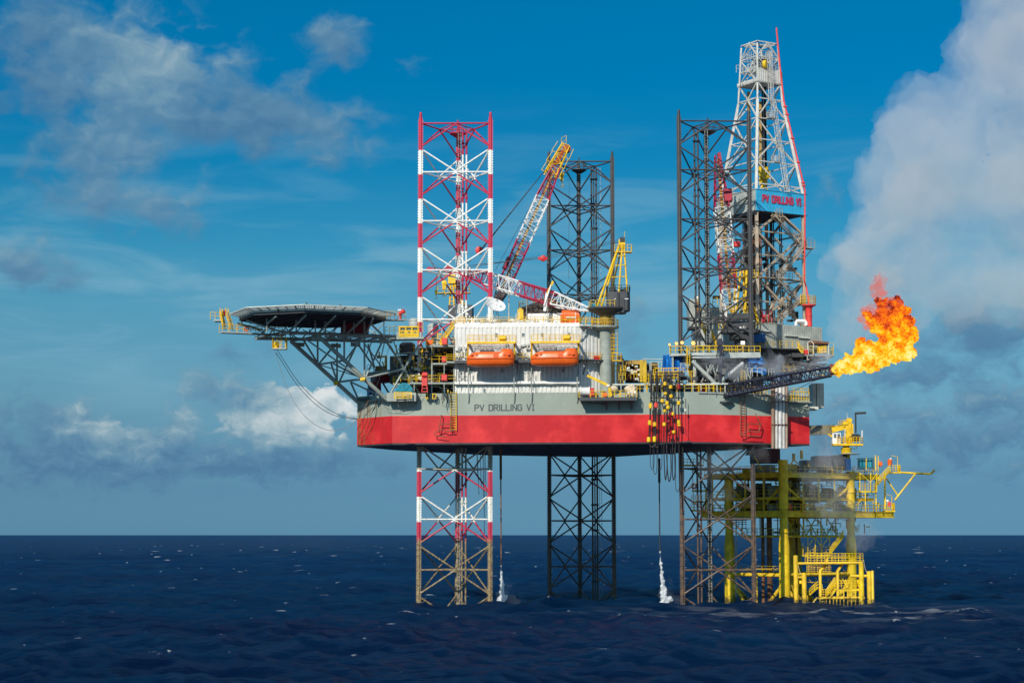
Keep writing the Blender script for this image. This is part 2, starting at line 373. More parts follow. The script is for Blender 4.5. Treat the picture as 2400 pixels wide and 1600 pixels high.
    c = t.mix(t.ss(big, .35, .68), (.0002, .0145, .062, 1), (.0002, .0300, .094, 1))
    fo = t.n('ShaderNodeAttribute', attribute_name='foam').outputs['Fac']
    fn = t.noise(t.n('ShaderNodeMapping', {'Vector': P, 'Scale': (1, .8, 1)}).outputs[0], 2.2, 7, .72)
    fm = t.ss(t.m('ADD', fo, t.m('MULTIPLY', t.m('SUBTRACT', fn, .55), 1.9)), .30, .85)
    fm = t.m('MULTIPLY', fm, t.ss(fo, .02, .2))
    # thin windblown spray film lying right of the platform
    sx = t.n('ShaderNodeSeparateXYZ', {0: P})
    ex = t.m('DIVIDE', t.m('SUBTRACT', sx.outputs[0], 50), 26); ey = t.m('DIVIDE', t.m('SUBTRACT', sx.outputs[1], 318), 22)
    film = t.m('EXPONENT', t.m('MULTIPLY', t.m('ADD', t.m('MULTIPLY', ex, ex), t.m('MULTIPLY', ey, ey)), -1.0))
    fl = t.noise(t.n('ShaderNodeMapping', {'Vector': P, 'Scale': (.07, .22, 1)}).outputs[0], 1.0, 7, .62, .5)
    film = t.m('MULTIPLY', film, t.ss(fl, .46, .70, 0, .55))
    fm = t.m('MAXIMUM', fm, film)
    c = t.mix(fm, c, (.72, .75, .76, 1))
    rg = t.lin(fm, 0, 1, .16, .8)
    b1 = t.noise(t.n('ShaderNodeMapping', {'Vector': P, 'Scale': (.8, 1, 1)}).outputs[0], 1.5, 9, .70)
    bp = t.n('ShaderNodeBump', {'Height': b1, 'Strength': 1.0, 'Distance': 1.9}).outputs[0]
    fr = t.n('ShaderNodeFresnel', {'IOR': 1.33, 'Normal': bp}).outputs[0]
    # wave facets too small to model keep the mean grazing reflectance of a choppy sea well below that of a mirror
    fac = t.m('MULTIPLY', t.m('MINIMUM', fr, .8), t.m('SUBTRACT', .17, t.m('MULTIPLY', fm, .17)))
    df = t.n('ShaderNodeBsdfDiffuse', {0: c, 'Normal': bp})
    gl = t.n('ShaderNodeBsdfAnisotropic', {'Color': (1, 1, 1, 1), 'Roughness': rg, 'Normal': bp})
    b = t.n('ShaderNodeMixShader', {0: fac, 1: df.outputs[0], 2: gl.outputs[0]})
    t.n('ShaderNodeOutputMaterial', {0: b.outputs[0]})
    me.materials.append(mt)
sea()
# ---------------------------------------------------------------- rig hull
HULL = [HB, HC, HD, (20.0, 394), (14.8, 394), (-4.5, 386), (-21.6, 362), HA]
def hullpaint(name, col, patch, rust):
    m = bpy.data.materials.new(name); m.use_nodes = True; t = NT(m.node_tree)
    co = t.n('ShaderNodeTexCoord').outputs['Object']
    sx = t.n('ShaderNodeSeparateXYZ', {0: co})
    al = t.m('ADD', t.m('MULTIPLY', sx.outputs[0], LD[0]), t.m('MULTIPLY', sx.outputs[1], LD[1]))
    uv = t.comb(al, sx.outputs[2])
    br = t.n('ShaderNodeTexBrick', {'Vector': uv, 'Color1': (.42, .42, .42, 1), 'Color2': (.62, .62, .62, 1), 'Mortar': (.5, .5, .5, 1), 'Scale': 1.0, 'Mortar Size': .0,
                                    'Brick Width': 6.3, 'Row Height': 2.4, 'Bias': -.2}, offset=.37)
    n = t.noise(co, .22, 5, .6); n2 = t.noise(co, 2.2, 5, .65)
    f = t.m('ADD', t.m('MULTIPLY', br.outputs['Fac' if False else 'Color'], .55), t.m('MULTIPLY', n, .7))
    c = t.mix(t.ss(f, .54, .74), (*patch, 1), (*col, 1))
    c = t.mix(t.m('MULTIPLY', t.ss(n2, .50, .75), .10), c, (*(x*.5 for x in col), 1))
    # weld seams
    seam = t.m('LESS_THAN', t.m('FRACT', t.m('DIVIDE', al, 5.8)), .006)
    c = t.mix(t.m('MULTIPLY', seam, .22), c, (.05, .04, .04, 1))
    st = t.noise(t.n('ShaderNodeMapping', {'Vector': t.comb(al, sx.outputs[1], sx.outputs[2]), 'Scale': (1.6, .1, .12)}).outputs[0], 1.0, 6, .65)
    bow = t.ss(al, 3, -8, .0, .26)                                     # more rust runs at the bow anchors
    c = t.mix(t.m('MULTIPLY', t.ss(t.m('ADD', st, bow), .72-rust, .90-rust), .6), c, (.24, .12, .03, 1))
    b = t.n('ShaderNodeBsdfPrincipled', {'Base Color': c, 'Roughness': .42, 'Specular IOR Level': .4})
    t.n('ShaderNodeOutputMaterial', {0: b.outputs[0]}); return m
hull = thing('rig_hull', 'wide red and grey drilling rig hull raised on three lattice legs above the sea', 'rig hull', (HB[0], HB[1], ZBOT))
MB().prism(HULL, ZBOT+.3, ZRED).build('red_side', hullpaint('hull_red', (.72, .036, .036), (.50, .014, .018), .04), hull)
MB().prism(HULL, ZRED, ZDECK).build('grey_side', hullpaint('hull_grey', (.335, .378, .312), (.285, .325, .27), .05), hull)
b = MB(); b.prism([(x*.998+.03, y*.9996+.1) for x, y in HULL], ZBOT, ZBOT+.3)
for i in range(9):
    p = V((-16+i*7.5, 350+i*2.2, ZBOT-.12)); b.box(p, 1.2, 30, .12)
b.build('bottom_plating', paint('hull_bottom', (.035, .036, .04), .6, rust=.2), hull)
# block lettering
GL = {'P': [(0,0,0,6),(0,6,3,6),(3,6,4,5),(4,5,4,4),(4,4,3,3),(3,3,0,3)], 'V': [(0,6,2,0),(2,0,4,6)], 'D': [(0,0,0,6),(0,6,3,6),(3,6,4,5),(4,5,4,1),(4,1,3,0),(3,0,0,0)],
      'R': [(0,0,0,6),(0,6,3,6),(3,6,4,5),(4,5,4,4),(4,4,3,3),(3,3,0,3),(2,3,4,0)], 'I': [(0,0,0,6)], 'L': [(0,6,0,0),(0,0,3.6,0)],
      'N': [(0,0,0,6),(0,6,4,0),(4,0,4,6)], 'G': [(4,5,3,6),(3,6,1,6),(1,6,0,5),(0,5,0,1),(0,1,1,0),(1,0,3,0),(3,0,4,1),(4,1,4,3),(4,3,2.4,3)],
      'J': [(-.7,0,.7,0),(0,0,0,6),(-.7,6,.7,6)]}
def letters(mb, text, p0, D, h, length, out, wt=.16):
    adv = {'I': 2.3, ' ': 4.2, 'J': 3.2, 'L': 5.0}; tot = sum(adv.get(c, 5.6) for c in text)-1.6; kx = length/tot; kz = h/6; x = 0
    nrm = V((D[1], -D[0], 0))
    for ch in text:
        for i, (x0, y0, x1, y1) in enumerate(GL.get(ch, [])):
            off = .4 if ch == 'I' else (1.0 if ch == 'J' else 0)
            a = V(p0)+L3(D)*((x+off+x0)*kx)+V((0,0,y0*kz)); b_ = V(p0)+L3(D)*((x+off+x1)*kx)+V((0,0,y1*kz))
            d = (b_-a).normalized(); a -= d*wt*.45; b_ += d*wt*.45; s_ = d.cross(nrm).normalized()*wt/2
            mb.obox((a+b_)/2+nrm*(out+.001*i), (b_-a)/2, s_, nrm*.006)
        x += adv.get(ch, 5.6)
p = Lp('z2', 600, 1262); p2 = Lp('z2', 1140, 1262); top = Lp('z2', 600, 1210)
b = MB(); letters(b, 'PV DRILLING VJ', p, LD, top.z-p.z, (p2-p).length, .012, .20); b.build('lettering', M['yellow_text'], hull)
# deck edge rail, bulwark cap
b = MB()
def Ls(x0, x1, y, t=0.15, k='z2', zz=ZDECK): 
    a = Lp(k, x0, y, t); c = Lp(k, x1, y, t); a.z = zz; c.z = zz; return [a, c]
b.rail(Ls(2090, 2360, 1100)); b.rail([V((*HC, ZDECK)), V((*(V(HC)+V(CD)*21.3), ZDECK))], step=1.4)
b.rail([*Ls(0, 680, 1100, .15, 'z3')], step=1.3)
b.rail([L3(HD, ZDECK), L3((V(HD)+V((-.49,.87))*14), ZDECK)], step=1.6)
b.build('deck_railing', M['yel'], hull)
b = MB()
for i in range(7): 
    p = V(HC)+V(CD)*(2+i*2.9); b.bar(L3(p-V(CN)*.06, ZDECK-.02), L3(p-V(CN)*.06, ZDECK-1.2), .09, .09)
b.bar(L3(V(HC)-V(CN)*.12, ZDECK-.15), L3(V(HD)-V(CN)*.12, ZDECK-.15), .2, .2)
b.build('rubbing_strake', M['lgrey'], hull)
# ladder and the little step frame hung on the hull side
lad = thing('hull_ladder', 'rusty ladder hanging down the grey and red hull side left of the white block', 'ladder', Lp('z2', 400, 1440, -.5))
a = Lp('z2', 403, 1445, -.55); c = Lp('z2', 403, 1085, -.3)
b = MB().ladder(a, c, .95, L3(LD), .42, .06); b.build('ladder_frame', M['yelr'], lad)
b = MB()
for x0, y0, x1, y1 in ((290,1300,268,1450),(283,1385,385,1385),(378,1310,372,1450),(268,1450,232,1462),(232,1462,225,1490),(268,1450,310,1430),(310,1430,335,1452),(335,1452,372,1448),(372,1448,415,1445),(232,1490,340,1505)):
    b.tube(Lp('z2', x0, y0, -1.0), Lp('z2', x1, y1, -1.0), .075, 5)
for x in (290, 378): b.tube(Lp('z2', x, 1305, -1.0), Lp('z2', x, 1305, 0), .06, 5)
b.tube(Lp('z2', 268, 1450, -1.0), Lp('z2', 268, 1450, 0), .06, 5); b.tube(Lp('z2', 400, 1446, -1.0), Lp('z2', 400, 1446, 0), .06, 5)
b.build('landing_frame', M['rust'], lad)

# ---------------------------------------------------------------- legs
def stripes():
    m = bpy.data.materials.new('striped_leg_paint'); m.use_nodes = True; t = NT(m.node_tree)
    co = t.n('ShaderNodeTexCoord').outputs['Object']; z = t.n('ShaderNodeSeparateXYZ', {0: co}).outputs[2]
    f = t.m('FRACT', t.m('DIVIDE', t.m('ADD', t.m('SUBTRACT', z, 84.9-8.69*20), .45+8.69/2*0), 8.69))       # white from each horizontal up half a bay
    wh = t.m('MULTIPLY', t.m('LESS_THAN', f, .5), t.m('LESS_THAN', z, 83))
    red = t.mix(t.noise(co, 2, 4), (.40, .012, .045, 1), (.58, .02, .07, 1))
    n = t.noise(co, 1.1, 6, .65)
    c = t.mix(wh, red, t.mix(t.ss(n, .45, .8), (.80, .80, .76, 1), (.70, .62, .36, 1)))
    raw = t.mix(t.ss(t.noise(co, 2.6, 7, .7), .38, .64), (.36, .27, .13, 1), (.10, .065, .04, 1))
    low = t.m('ADD', t.ss(z, 12.6, 11.0), t.m('MULTIPLY', t.m('MULTIPLY', t.m('GREATER_THAN', z, 24.0), t.m('LESS_THAN', z, 28.3)), .75), clamp=True)
    c = t.mix(low, c, raw)
    sp = t.m('MULTIPLY', t.ss(t.noise(co, 3.2, 7, .7), .52, .66), t.ss(z, 33, 25, .12, .8))
    c = t.mix(sp, c, (.14, .07, .03, 1))
    b = t.n('ShaderNodeBsdfPrincipled', {'Base Color': c, 'Roughness': .5}); t.n('ShaderNodeOutputMaterial', {0: b.outputs[0]}); return m
def darkleg():
    m = bpy.data.materials.new('dark_leg_steel'); m.use_nodes = True; t = NT(m.node_tree)
    co = t.n('ShaderNodeTexCoord').outputs['Object']; z = t.n('ShaderNodeSeparateXYZ', {0: co}).outputs[2]
    n = t.noise(co, 1.3, 6, .68)
    up = t.mix(t.ss(n, .35, .7), (.038, .040, .044, 1), (.062, .058, .055, 1))
    lo = t.mix(t.ss(n, .40, .62), (.055, .038, .03, 1), (.17, .095, .05, 1))
    c = t.mix(t.ss(z, 34, 8, 0, .85), up, lo)
    c = t.mix(t.m('MULTIPLY', t.ss(t.noise(co, 4, 6, .7), .55, .72), t.ss(z, 26, 2, .15, .8)), c, (.30, .19, .09, 1))
    b = t.n('ShaderNodeBsdfPrincipled', {'Base Color': c, 'Roughness': .5}); t.n('ShaderNodeOutputMaterial', {0: b.outputs[0]}); return m
STRIPE, DARKLEG = stripes(), darkleg()
def rig_leg(label, c2, W, yaw, mat, pipemat, pipes, ladx):
    """triangular truss leg: two chords facing the ship, the third behind"""
    h = W*.866; fw = (cos(yaw), sin(yaw)); bk = (-fw[1], fw[0])
    ch = [V(c2)-V(fw)*W/2, V(c2)+V(fw)*W/2, V(c2)+V(bk)*h]
    lg = thing('leg_truss', label, 'rig leg', (c2[0], c2[1], 0), 'lattice legs of the drilling rig'); ORG[lg.name] = V((c2[0], c2[1], 0))
    ZT, ZB = 86.9, -6.0; BAY = 8.69
    cen = (ch[0]+ch[1]+ch[2])/3
    for i, p in enumerate(ch):
        b = MB()
        if i < 2: rd = V(fw)
        else: rd = V(fw)
        b.tube(L3(p, ZB), L3(p, ZT-.3), .24, 10); b.lathe(L3(p, ZT-.3), [(.24, 0), (.2, .2), (.1, .3)], 10)
        b.obox(L3(p, (ZT-1+ZB)/2), L3(rd)*.33, L3((-rd[1], rd[0]))*.075, V((0,0,(ZT-1-ZB)/2)))
        z = ZB+.2
        while z < ZT-1.2:
            for sg in (-1, 1): b.obox(L3(p+rd*sg*.37, z), L3(rd)*.08, L3((-rd[1], rd[0]))*.07, V((0,0,.125)))
            z += .46
        b.build('chord', mat, lg)
    br = MB(); hzs = {k: MB() for k in range(11)}
    for i in range(3):
        a, c = ch[i], ch[(i+1) % 3]; mid = (a+c)/2
        for k in range(11):
            z = 84.9-BAY*k
            if z < -5: break
            hzs[k].tube(L3(a, z), L3(c, z), .145, 7, cap=False)
            for e in (a, c):
                s0 = e.lerp(mid, .05)
                if k: br.tube(L3(s0, z+BAY/2-.35), L3(mid, z+.15), .145, 7, cap=False)
                br.tube(L3(s0, z-BAY/2+.35), L3(mid, z-.15), .145, 7, cap=False)
    for k in range(11):                          # inner plan bracing between the middles of the horizontals
        z = 84.9-BAY*k
        if z < -5: break
        ms = [(ch[i]+ch[(i+1) % 3])/2 for i in range(3)]
        for i in range(3): hzs[k].tube(L3(ms[i], z), L3(ms[(i+1) % 3], z), .10, 5, cap=False)
    br.build('diagonal_braces', mat, lg); [h_.build('horizontal_frame', mat, lg) for h_ in hzs.values() if h_.v]
    b = MB()
    for px, r in pipes: 
        p = V(c2)+V(fw)*px+V(bk)*h*.42; b.tube(L3(p, ZB), L3(p, 84.2), r, 8)
        for k in range(18): b.tube(L3(p, 82-k*4.9), L3(p, 82.35-k*4.9), r*1.7, 8)
    b.build('raw_water_pipes', pipemat, lg)
    p = V(c2)+V(fw)*ladx+V(bk)*h*.55
    MB().ladder(L3(p, -3), L3(p, 84.8), .5, L3(fw), .5, .035).build('ladder', M['lgrey'], lg)
    b = MB(); top = ch[2].lerp(cen, .35); b.lathe(L3(top, 84.3), [(.5, -.3), (1.5, .3), (1.5, .5)], 14); b.rail([L3(top+V((1.4*cos(a), 1.4*sin(a))), 84.8) for a in [i*pi/4 for i in range(9)]], 1.1, 1.0, .035)
    b.tube(L3(top, 84.8), L3(top, 87.0), .05, 5); b.tube(L3(top, 86.8), L3(top, 87.2), .14, 6)
    b.build('top_platform', mat, lg)
    return lg
def footx(k, xl, xr, y, d):
    a, c = q(k, xl, y, d), q(k, xr, y, d); return ((a.x+c.x)/2, d), (c.x-a.x)
c1, W1 = footx('s', 985, 1150, 400, 346.0)
c2_, W2 = footx('s', 1287.5, 1434, 500, 382.0)
c3, W3 = footx('s', 1592, 1756, 400, 344.0)
W = (W1+W3)/2
rig_leg('red and white striped lattice leg rising beside the helideck', c1, W, -.02, STRIPE, STRIPE, [(1.1, .16), (1.75, .16)], .45)
lg2 = rig_leg('dark lattice leg standing alone behind the grey crane post, set farthest back', c2_, W, 0.0, DARKLEG, DARKLEG, [(2.3, .17), (3.2, .17), (2.75, .12)], 3.9)
rig_leg('dark lattice leg in front of the tall drilling derrick', c3, W, .03, DARKLEG, DARKLEG, [(-2.9, .17), (-2.3, .17)], -.6)
# ---------------------------------------------------------------- accommodation block
def uv_wall(mb, k, x0, y0, x1, y1, t0, t1):      # a slab on the long-face plane between two pixels, t0 (outer) to t1 (inner)
    a = Lp(k, x0, y0, t0); c = Lp(k, x1, y1, t0); z0, z1 = min(a.z, c.z), max(a.z, c.z)
    m = (a+c)/2; m.z = z0; ln = ((c-a).xy).length; mb.box(m+V((LN[0], LN[1], 0))*(t1-t0)/2, ln, t1-t0, z1-z0, LD); return mb
BT = 1.2                                          # how far the block stands in from the hull side
P1 = Lp('z2', 415, 1098, BT); P2 = Lp('z2', 1560, 1098, BT); ztop = Lp('z2', 1000, 471, BT).z
P3 = V((P2.x+UD[0]*4.4, P2.y+UD[1]*4.4+.5, 0))
def rel(p, D, a, N, b_): return (p[0]+D[0]*a+N[0]*b_, p[1]+D[1]*a+N[1]*b_)
blk = thing('accommodation_block', 'big white ribbed living quarters block with small windows standing on the hull', 'accommodation block', (P1.x, P1.y, ZDECK))
poly = [(P1.x, P1.y), (P2.x, P2.y), (P3.x, P3.y), rel(P3, LD, 0, LN, 12.5), rel(P1, LD, 0, LN, 15)]
MB().prism(poly, ZDECK-.05, ztop).build('walls', M['wall'], blk)
b = MB()
def ribs(y0, y1, x0=425, x1=1550, step=39):
    x = x0
    while x < x1:
        a = Lp('z2', x, y0, BT); c = Lp('z2', x, y1, BT); z0 = c.z; z1 = a.z
        b.box(V((a.x, a.y, z0))-V((*LN, 0))*.04, .40, .14, z1-z0); x += step
ribs(492, 655); ribs(655, 800, 440); ribs(825, 985); ribs(1040, 1094)
n = 6
for i in range(n):
    p = V((P2.x, P2.y, 0)).lerp(V((P3.x, P3.y, 0)), (i+.5)/n); b.box(V((p.x, p.y, ZDECK+.3))-V((-UD[1]*.05, UD[0]*.05, 0)), .38, .16, ztop-ZDECK-.9, UD)
b.build('cladding_ribs', M['wall'], blk)
b = MB()
for y in (470, 486): uv_wall(b, 'z2', 412, y-4, 1562, y+4, BT-.12, BT)
uv_wall(b, 'z2', 412, 995, 1562, 1012, BT-.9, BT)
uv_wall(b, 'z2', 412, 658, 1562, 662, BT-.08, BT)
b.build('cornice', M['white'], blk)
for (x0, y0, x1, y1) in ((783,548,808,580),(1030,548,1055,580),(1205,548,1230,580),(1453,545,1477,575),(555,880,580,915),(840,880,865,915),(1118,880,1138,912),(1400,878,1428,915),(505,718,526,760),(675,1058,697,1092)):
    f = uv_wall(MB(), 'z2', x0, y0, x1, y1, BT-.22, BT-.02).build('window', M['lgrey'], blk)
    uv_wall(MB(), 'z2', x0+4, y0+5, x1-4, y1-5, BT-.25, BT-.2).build('pane', M['win'], f)
dr = uv_wall(MB(), 'z2', 1003, 880, 1040, 985, BT-.17, BT).build('door', M['lgrey'], blk)
# walkways with their railings and braces
b = MB(); uv_wall(b, 'z2', 412, 800, 1566, 818, BT-2.2, BT)
for x in (430, 510, 990, 1090, 1550): 
    b.bar(Lp('z2', x, 820, BT-2.1), Lp('z2', x, 985, BT-.6), .1, .1); b.tube(Lp('z2', x, 822, BT-2.1), Lp('z2', x, 1000, BT-2.1), .06, 5)
b.build('boat_deck_walkway', M['dgrey'], blk)
b = MB()
def railpx(k, x0, x1, y, t, mb, h=1.15, **kw):
    a = Lp(k, x0, y, t); c = Lp(k, x1, y, t); c.z = a.z; mb.rail([a, c], h, **kw)
railpx('z2', 418, 526, 800, BT-2.1, b); railpx('z2', 972, 1112, 800, BT-2.1, b)
b.build('walkway_railing', M['yel'], blk)
b = MB()
zr = ztop+.05
a = Lp('z2', 420, 470, BT+.2); c = Lp('z2', 1556, 470, BT+.2); a.z = c.z = zr; d3 = V((P3.x, P3.y, zr))
b.rail([a, c, d3], 1.25, step=1.5, r=.05); b.rail([a+V((*LN, 0))*1.1, c+V((*LN, 0))*1.1], 1.0, step=2.4)
b.build('roof_railing', M['yel'], blk)
b = MB()                                          # drain pipes running down onto the hull
for x in (540, 960, 1120, 1540): b.path([Lp('z2', x, 870, BT-2.0), Lp('z2', x, 1000, BT-2.0), Lp('z2', x, 1010, BT-2.0), Lp('z2', x, 1178, -.35), Lp('z2', x-8, 1186, -.35)], .09, 6)
b.build('drain_pipes', M['grey'], blk)
b = MB()
for x in (475, 715, 950, 1150, 1295, 1500): 
    p = Lp('z2', x, 1022, BT-.55); b.box(p, 1.2, .5, .14)
for x in (465, 1078): b.box(Lp('z2', x, 700, BT-.5), .35, .5, .3); 
b.build('wall_lamps', M['lgrey'], blk)
b = MB()
rb = random.Random(4)
for y in (676, 684, 692): b.tube(Lp('z2', 545, y, BT-.4), Lp('z2', 955, y, BT-.4), .04, 4); b.tube(Lp('z2', 1130, y, BT-.4), Lp('z2', 1545, y, BT-.4), .04, 4)
for i in range(46):
    x = rb.choice((rb.uniform(545, 950), rb.uniform(1130, 1545), rb.uniform(985, 1105), rb.uniform(425, 520))); p = Lp('z2', x, rb.uniform(668, 790), BT-.35); b.box(p, rb.uniform(.15, .7), .35, rb.uniform(.12, .5))
for x in (450, 500, 1020, 1085, 1100): b.tube(Lp('z2', x, 820, BT-.3), Lp('z2', x, 985, BT-.3), .05, 5)
for x0, y0, x1, y1 in ((440, 985, 520, 925), (445, 930, 520, 985), (1000, 905, 1100, 905), (430, 905, 500, 905)): b.tube(Lp('z2', x0, y0, BT-.5), Lp('z2', x1, y1, BT-.5), .05, 5)
b.build('wall_fittings', M['lgrey'], blk)
b = MB()
for i in range(34):
    p = Lp('z2', rb.uniform(430, 1540), 470, BT+rb.uniform(.4, 3)); p.z = ztop; b.box(p, rb.uniform(.2, 1.2), .5, rb.uniform(.2, 1.1))
for i in range(18): p = Lp('z2', rb.uniform(430, 1540), 470, BT+rb.uniform(.5, 4)); p.z = ztop; b.tube(p, p+V((0, 0, rb.uniform(1, 2.6))), .05, 5)
for i in range(5): a = Lp('z2', 430, 470, BT+.6+i*.5); c = Lp('z2', 1300, 470, BT+.6+i*.5); a.z = c.z = ztop+.25+.12*i; b.tube(a, c, .07, 5)
b.build('roof_fittings', M['white'], blk)
# upper white deckhouse and the drum on the roof
def top_at(k, x, y, d): return q(k, x, y, d)
b = MB(); p0 = q('z2', 1085, 440, 345); p1 = q('z2', 1440, 440, 344); zb = ztop; zt = q('z2', 1085, 372, 345).z
b.prism([(p0.x, p0.y), (p1.x, p1.y), (p1.x+2, p1.y+7), (p0.x, p0.y+7)], zb, zt)
b.prism([(p0.x-6, p0.y+.5), (p0.x, p0.y+.5), (p0.x, p0.y+7), (p0.x-6, p0.y+7)], zb, q('z2', 900, 425, 345).z)
for i in range(14): 
    p = p0.lerp(p1, (i+.5)/14); b.box(V((p.x, p.y-.05, zb)), .3, .14, zt-zb-.15)
b.build('roof_deckhouse', M['white'], blk)
def roof_drum():
    c = q('z2', 1262, 355, 352); t = thing('jacking_house', 'dark round jacking house top with yellow rail above the white roof', 'jacking house', (c.x, c.y, c.z-3))
    b = MB().lathe((c.x, c.y, c.z-3), [(4.4, 0), (4.6, 3.2), (4.9, 3.3), (4.9, 3.6), (2.2, 4.6), (1.4, 5.3), (.3, 5.5)], 26)
    for i in range(26): a = 2*pi*i/26; b.box((c.x+4.65*cos(a), c.y+4.65*sin(a), c.z-2.8), .25, .25, 2.8, (cos(a), sin(a)))
    b.build('drum', paint('brown_black_steel', (.09, .065, .05), .6, rust=.4), t)
    b = MB().rail([V((c.x+5*cos(a), c.y+5*sin(a), c.z+.6)) for a in [2*pi*i/24 for i in range(25)]], 1.1, 1.3); b.build('railing', M['yel'], t)
roof_drum()
# orange life raft cover on the roof
p = q('z2', 1478, 455, 341); t = thing('orange_cover', 'orange ribbed canvas cover on the roof corner of the white block', 'cover', p)
b = MB(); b.box(p+V((0, 1, 0)), 3.3, 2.0, 1.35)
for i in range(12): b.box(p+V((-1.55+i*.28, -.03, .05)), .12, .12, 1.5)
b.lathe(p+V((-1.4, 1, 1.35)), [(.95, 0), (.95, 2.9)], 14, ax=L3(LD)); b.build('canvas', M['org'], t)
MB().tube(p+V((-.8, -.3, .9)), p+V((.9, -.3, .9)), .14, 8).build('pale_strap', M['white'], t)
# satellite dish
c = q('z2', 787, 312, 341); t = thing('satellite_dish', 'large white satellite dish tilted on the white block roof', 'dish', q('z2', 800, 470, 341))
ax = V((.25, -.55, .62)).normalized(); b = MB(); prof = [(.05, -.62), (.7, -.50), (1.3, -.18), (1.75, .22), (1.78, .25), (1.3, -.12), (.7, -.42), (.02, -.54)]
b.lathe(c+V((0,0,.25)), prof, 26, ax=ax); b.build('reflector', M['white'], t)
b = MB()
for i in range(6): 
    a = 2*pi*i/6; e = ax.cross(V((1,0,0))).normalized(); g = ax.cross(e); b.tube(c+V((0,0,.25))+ax*.2+(e*cos(a)+g*sin(a))*1.6, c+V((0,0,.25))+ax*1.25, .03, 4)
b.lathe(c+V((0,0,.25))+ax*1.1, [(.12, 0), (.12, .3)], 8, ax=ax); b.build('feed_arms', M['steel'], t)
b = MB()
base = q('z2', 795, 468, 341)
for i in range(5): a = 2*pi*i/5; b.tube(base+V((.8*cos(a), .8*sin(a), 0)), c+V((.3*cos(a), .5+.3*sin(a), -.35)), .06, 5)
b.build('mount', M['lgrey'], t)
# aerial masts and small gear on the roof
def mast(k, x, y0, y1, d, label, r=.08, arms=()):
    a = q(k, x, y0, d); c = q(k, x, y1, d); t = thing('aerial_mast', label, 'mast', a); b = MB().tube(a, c, r, 6, r*.6)
    for f, w in arms: p = a.lerp(c, f); b.tube(p-V((w, 0, 0)), p+V((w, 0, 0)), .05, 4); b.tube(p+V((w,0,0)), p+V((w,0,.7)), .05, 4); b.tube(p-V((w,0,0)), p+V((-w,0,.7)), .05, 4)
    b.build('pole', M['lgrey'], t); return t
mast('z2', 912, 440, 0, 350, 'tall grey aerial mast with crossarms between the dish and the drum', .13, ((.55, 1.2), (.75, .8), (.92, .5)))
mast('z2', 1075, 440, 262, 343, 'pair of short white poles left of the round drum', .07); mast('z2', 1268, 465, 300, 340, 'thin white pole standing in front of the round drum', .06)
mast('a2', 1405, 700, 250, 343, 'thin white whip aerial right of the round drum', .04)
t = thing('roof_crane', 'small white and yellow knuckle crane folded upward on the roof', 'crane', q('z2', 1245, 400, 342))
b = MB().bar(q('z2', 1240, 350, 342), q('z2', 1262, 190, 342), .5, .5); b.build('post', M['white'], t)
b = MB().bar(q('z2', 1262, 195, 342), q('z2', 1318, 75, 342), .38, .38); b.build('arm', M['yel'], t)
MB().tube(q('z2', 1235, 300, 341.6), q('z2', 1300, 110, 341.6), .14, 8).build('ram', M['white'], t)
for k, (x, y, w, h, mat, nm, lb) in enumerate([(480, 470, 70, 62, 'cream', 'vent_box', 'cream ventilation box at the left end of the white roof'), (620, 468, 50, 30, 'lgrey', 'vent_box', 'low grey ventilation box left of the dish on the roof'),
        (1020, 430, 52, 95, 'yel', 'tool_cage', 'yellow tool cage beside the round drum on the roof'), (940, 466, 60, 34, 'white', 'vent_box', 'low white ventilation box right of the dish on the roof'), (690, 466, 40, 40, 'lgrey', 'vent_box', 'small grey vent box just left of the dish on the roof')]):
    p = q('z2', x, y, 342.5); s_ = .2551*342/FPX; t = thing(nm, lb, 'box', p); b = MB().box(p, w*s_, 1.5, h*s_)
    b.box(p+V((0,0,h*s_)), w*s_*.5, .8, .25); b.box(p+V((0,-.72,h*s_*.25)), w*s_*.6, .12, h*s_*.4); b.build('casing', M[mat], t)
# side platform with stair on the block's right wall
t = thing('side_landing', 'grey landing with yellow rail on the right wall of the white block', 'landing', q('z2', 1640, 805, 340))
a = V((P2.x, P2.y, Lp('z2', 1565, 800, BT).z)); e = a+L3(UD)*4.8
n_ = V((UD[1], -UD[0], 0)); b = MB().obox((a+e)/2+n_*.8, (e-a)/2, n_*.8, V((0,0,.12)))
for k in (.15, .8): p = a.lerp(e, k); b.bar(p+n_*1.5, p-V((0,0,2.4)), .12, .12)
b.build('floor_grating', M['dgrey'], t)
b = MB().rail([a+n_*1.55, e+n_*1.55, e+n_*.1], 1.15); b.build('railing', M['yel'], t)
MB().obox(a.lerp(e, .6)+n_*1.0+V((0,0,.5)), L3(UD)*.5, n_*.3, V((0,0,.35))).build('hose_box', M['red'], t)
# crane gangway along the roof to the pedestal
t = thing('roof_gangway', 'yellow railed gangway from the white roof to the crane post', 'gangway', q('z2', 1620, 480, 339.5))
a = q('z2', 1562, 480, 338.6); c = q('z2', 1790, 480, 339.6); c.z = a.z; b = MB().bar(a+V((0,0,-.1)), c+V((0,0,-.1)), 1.6, .18); b.bar(a+V((0,0,-2.6)), a.lerp(c,.35)+V((0,0,-.1)), .15, .15); b.build('floor', M['lgrey'], t)
MB().rail([a+V((0,-.7,0)), c+V((0,-.7,0))], 1.2, 1.0).rail([a+V((0,.7,0)), c+V((0,.7,0))], 1.2, 1.0).build('railing', M['yel'], t)

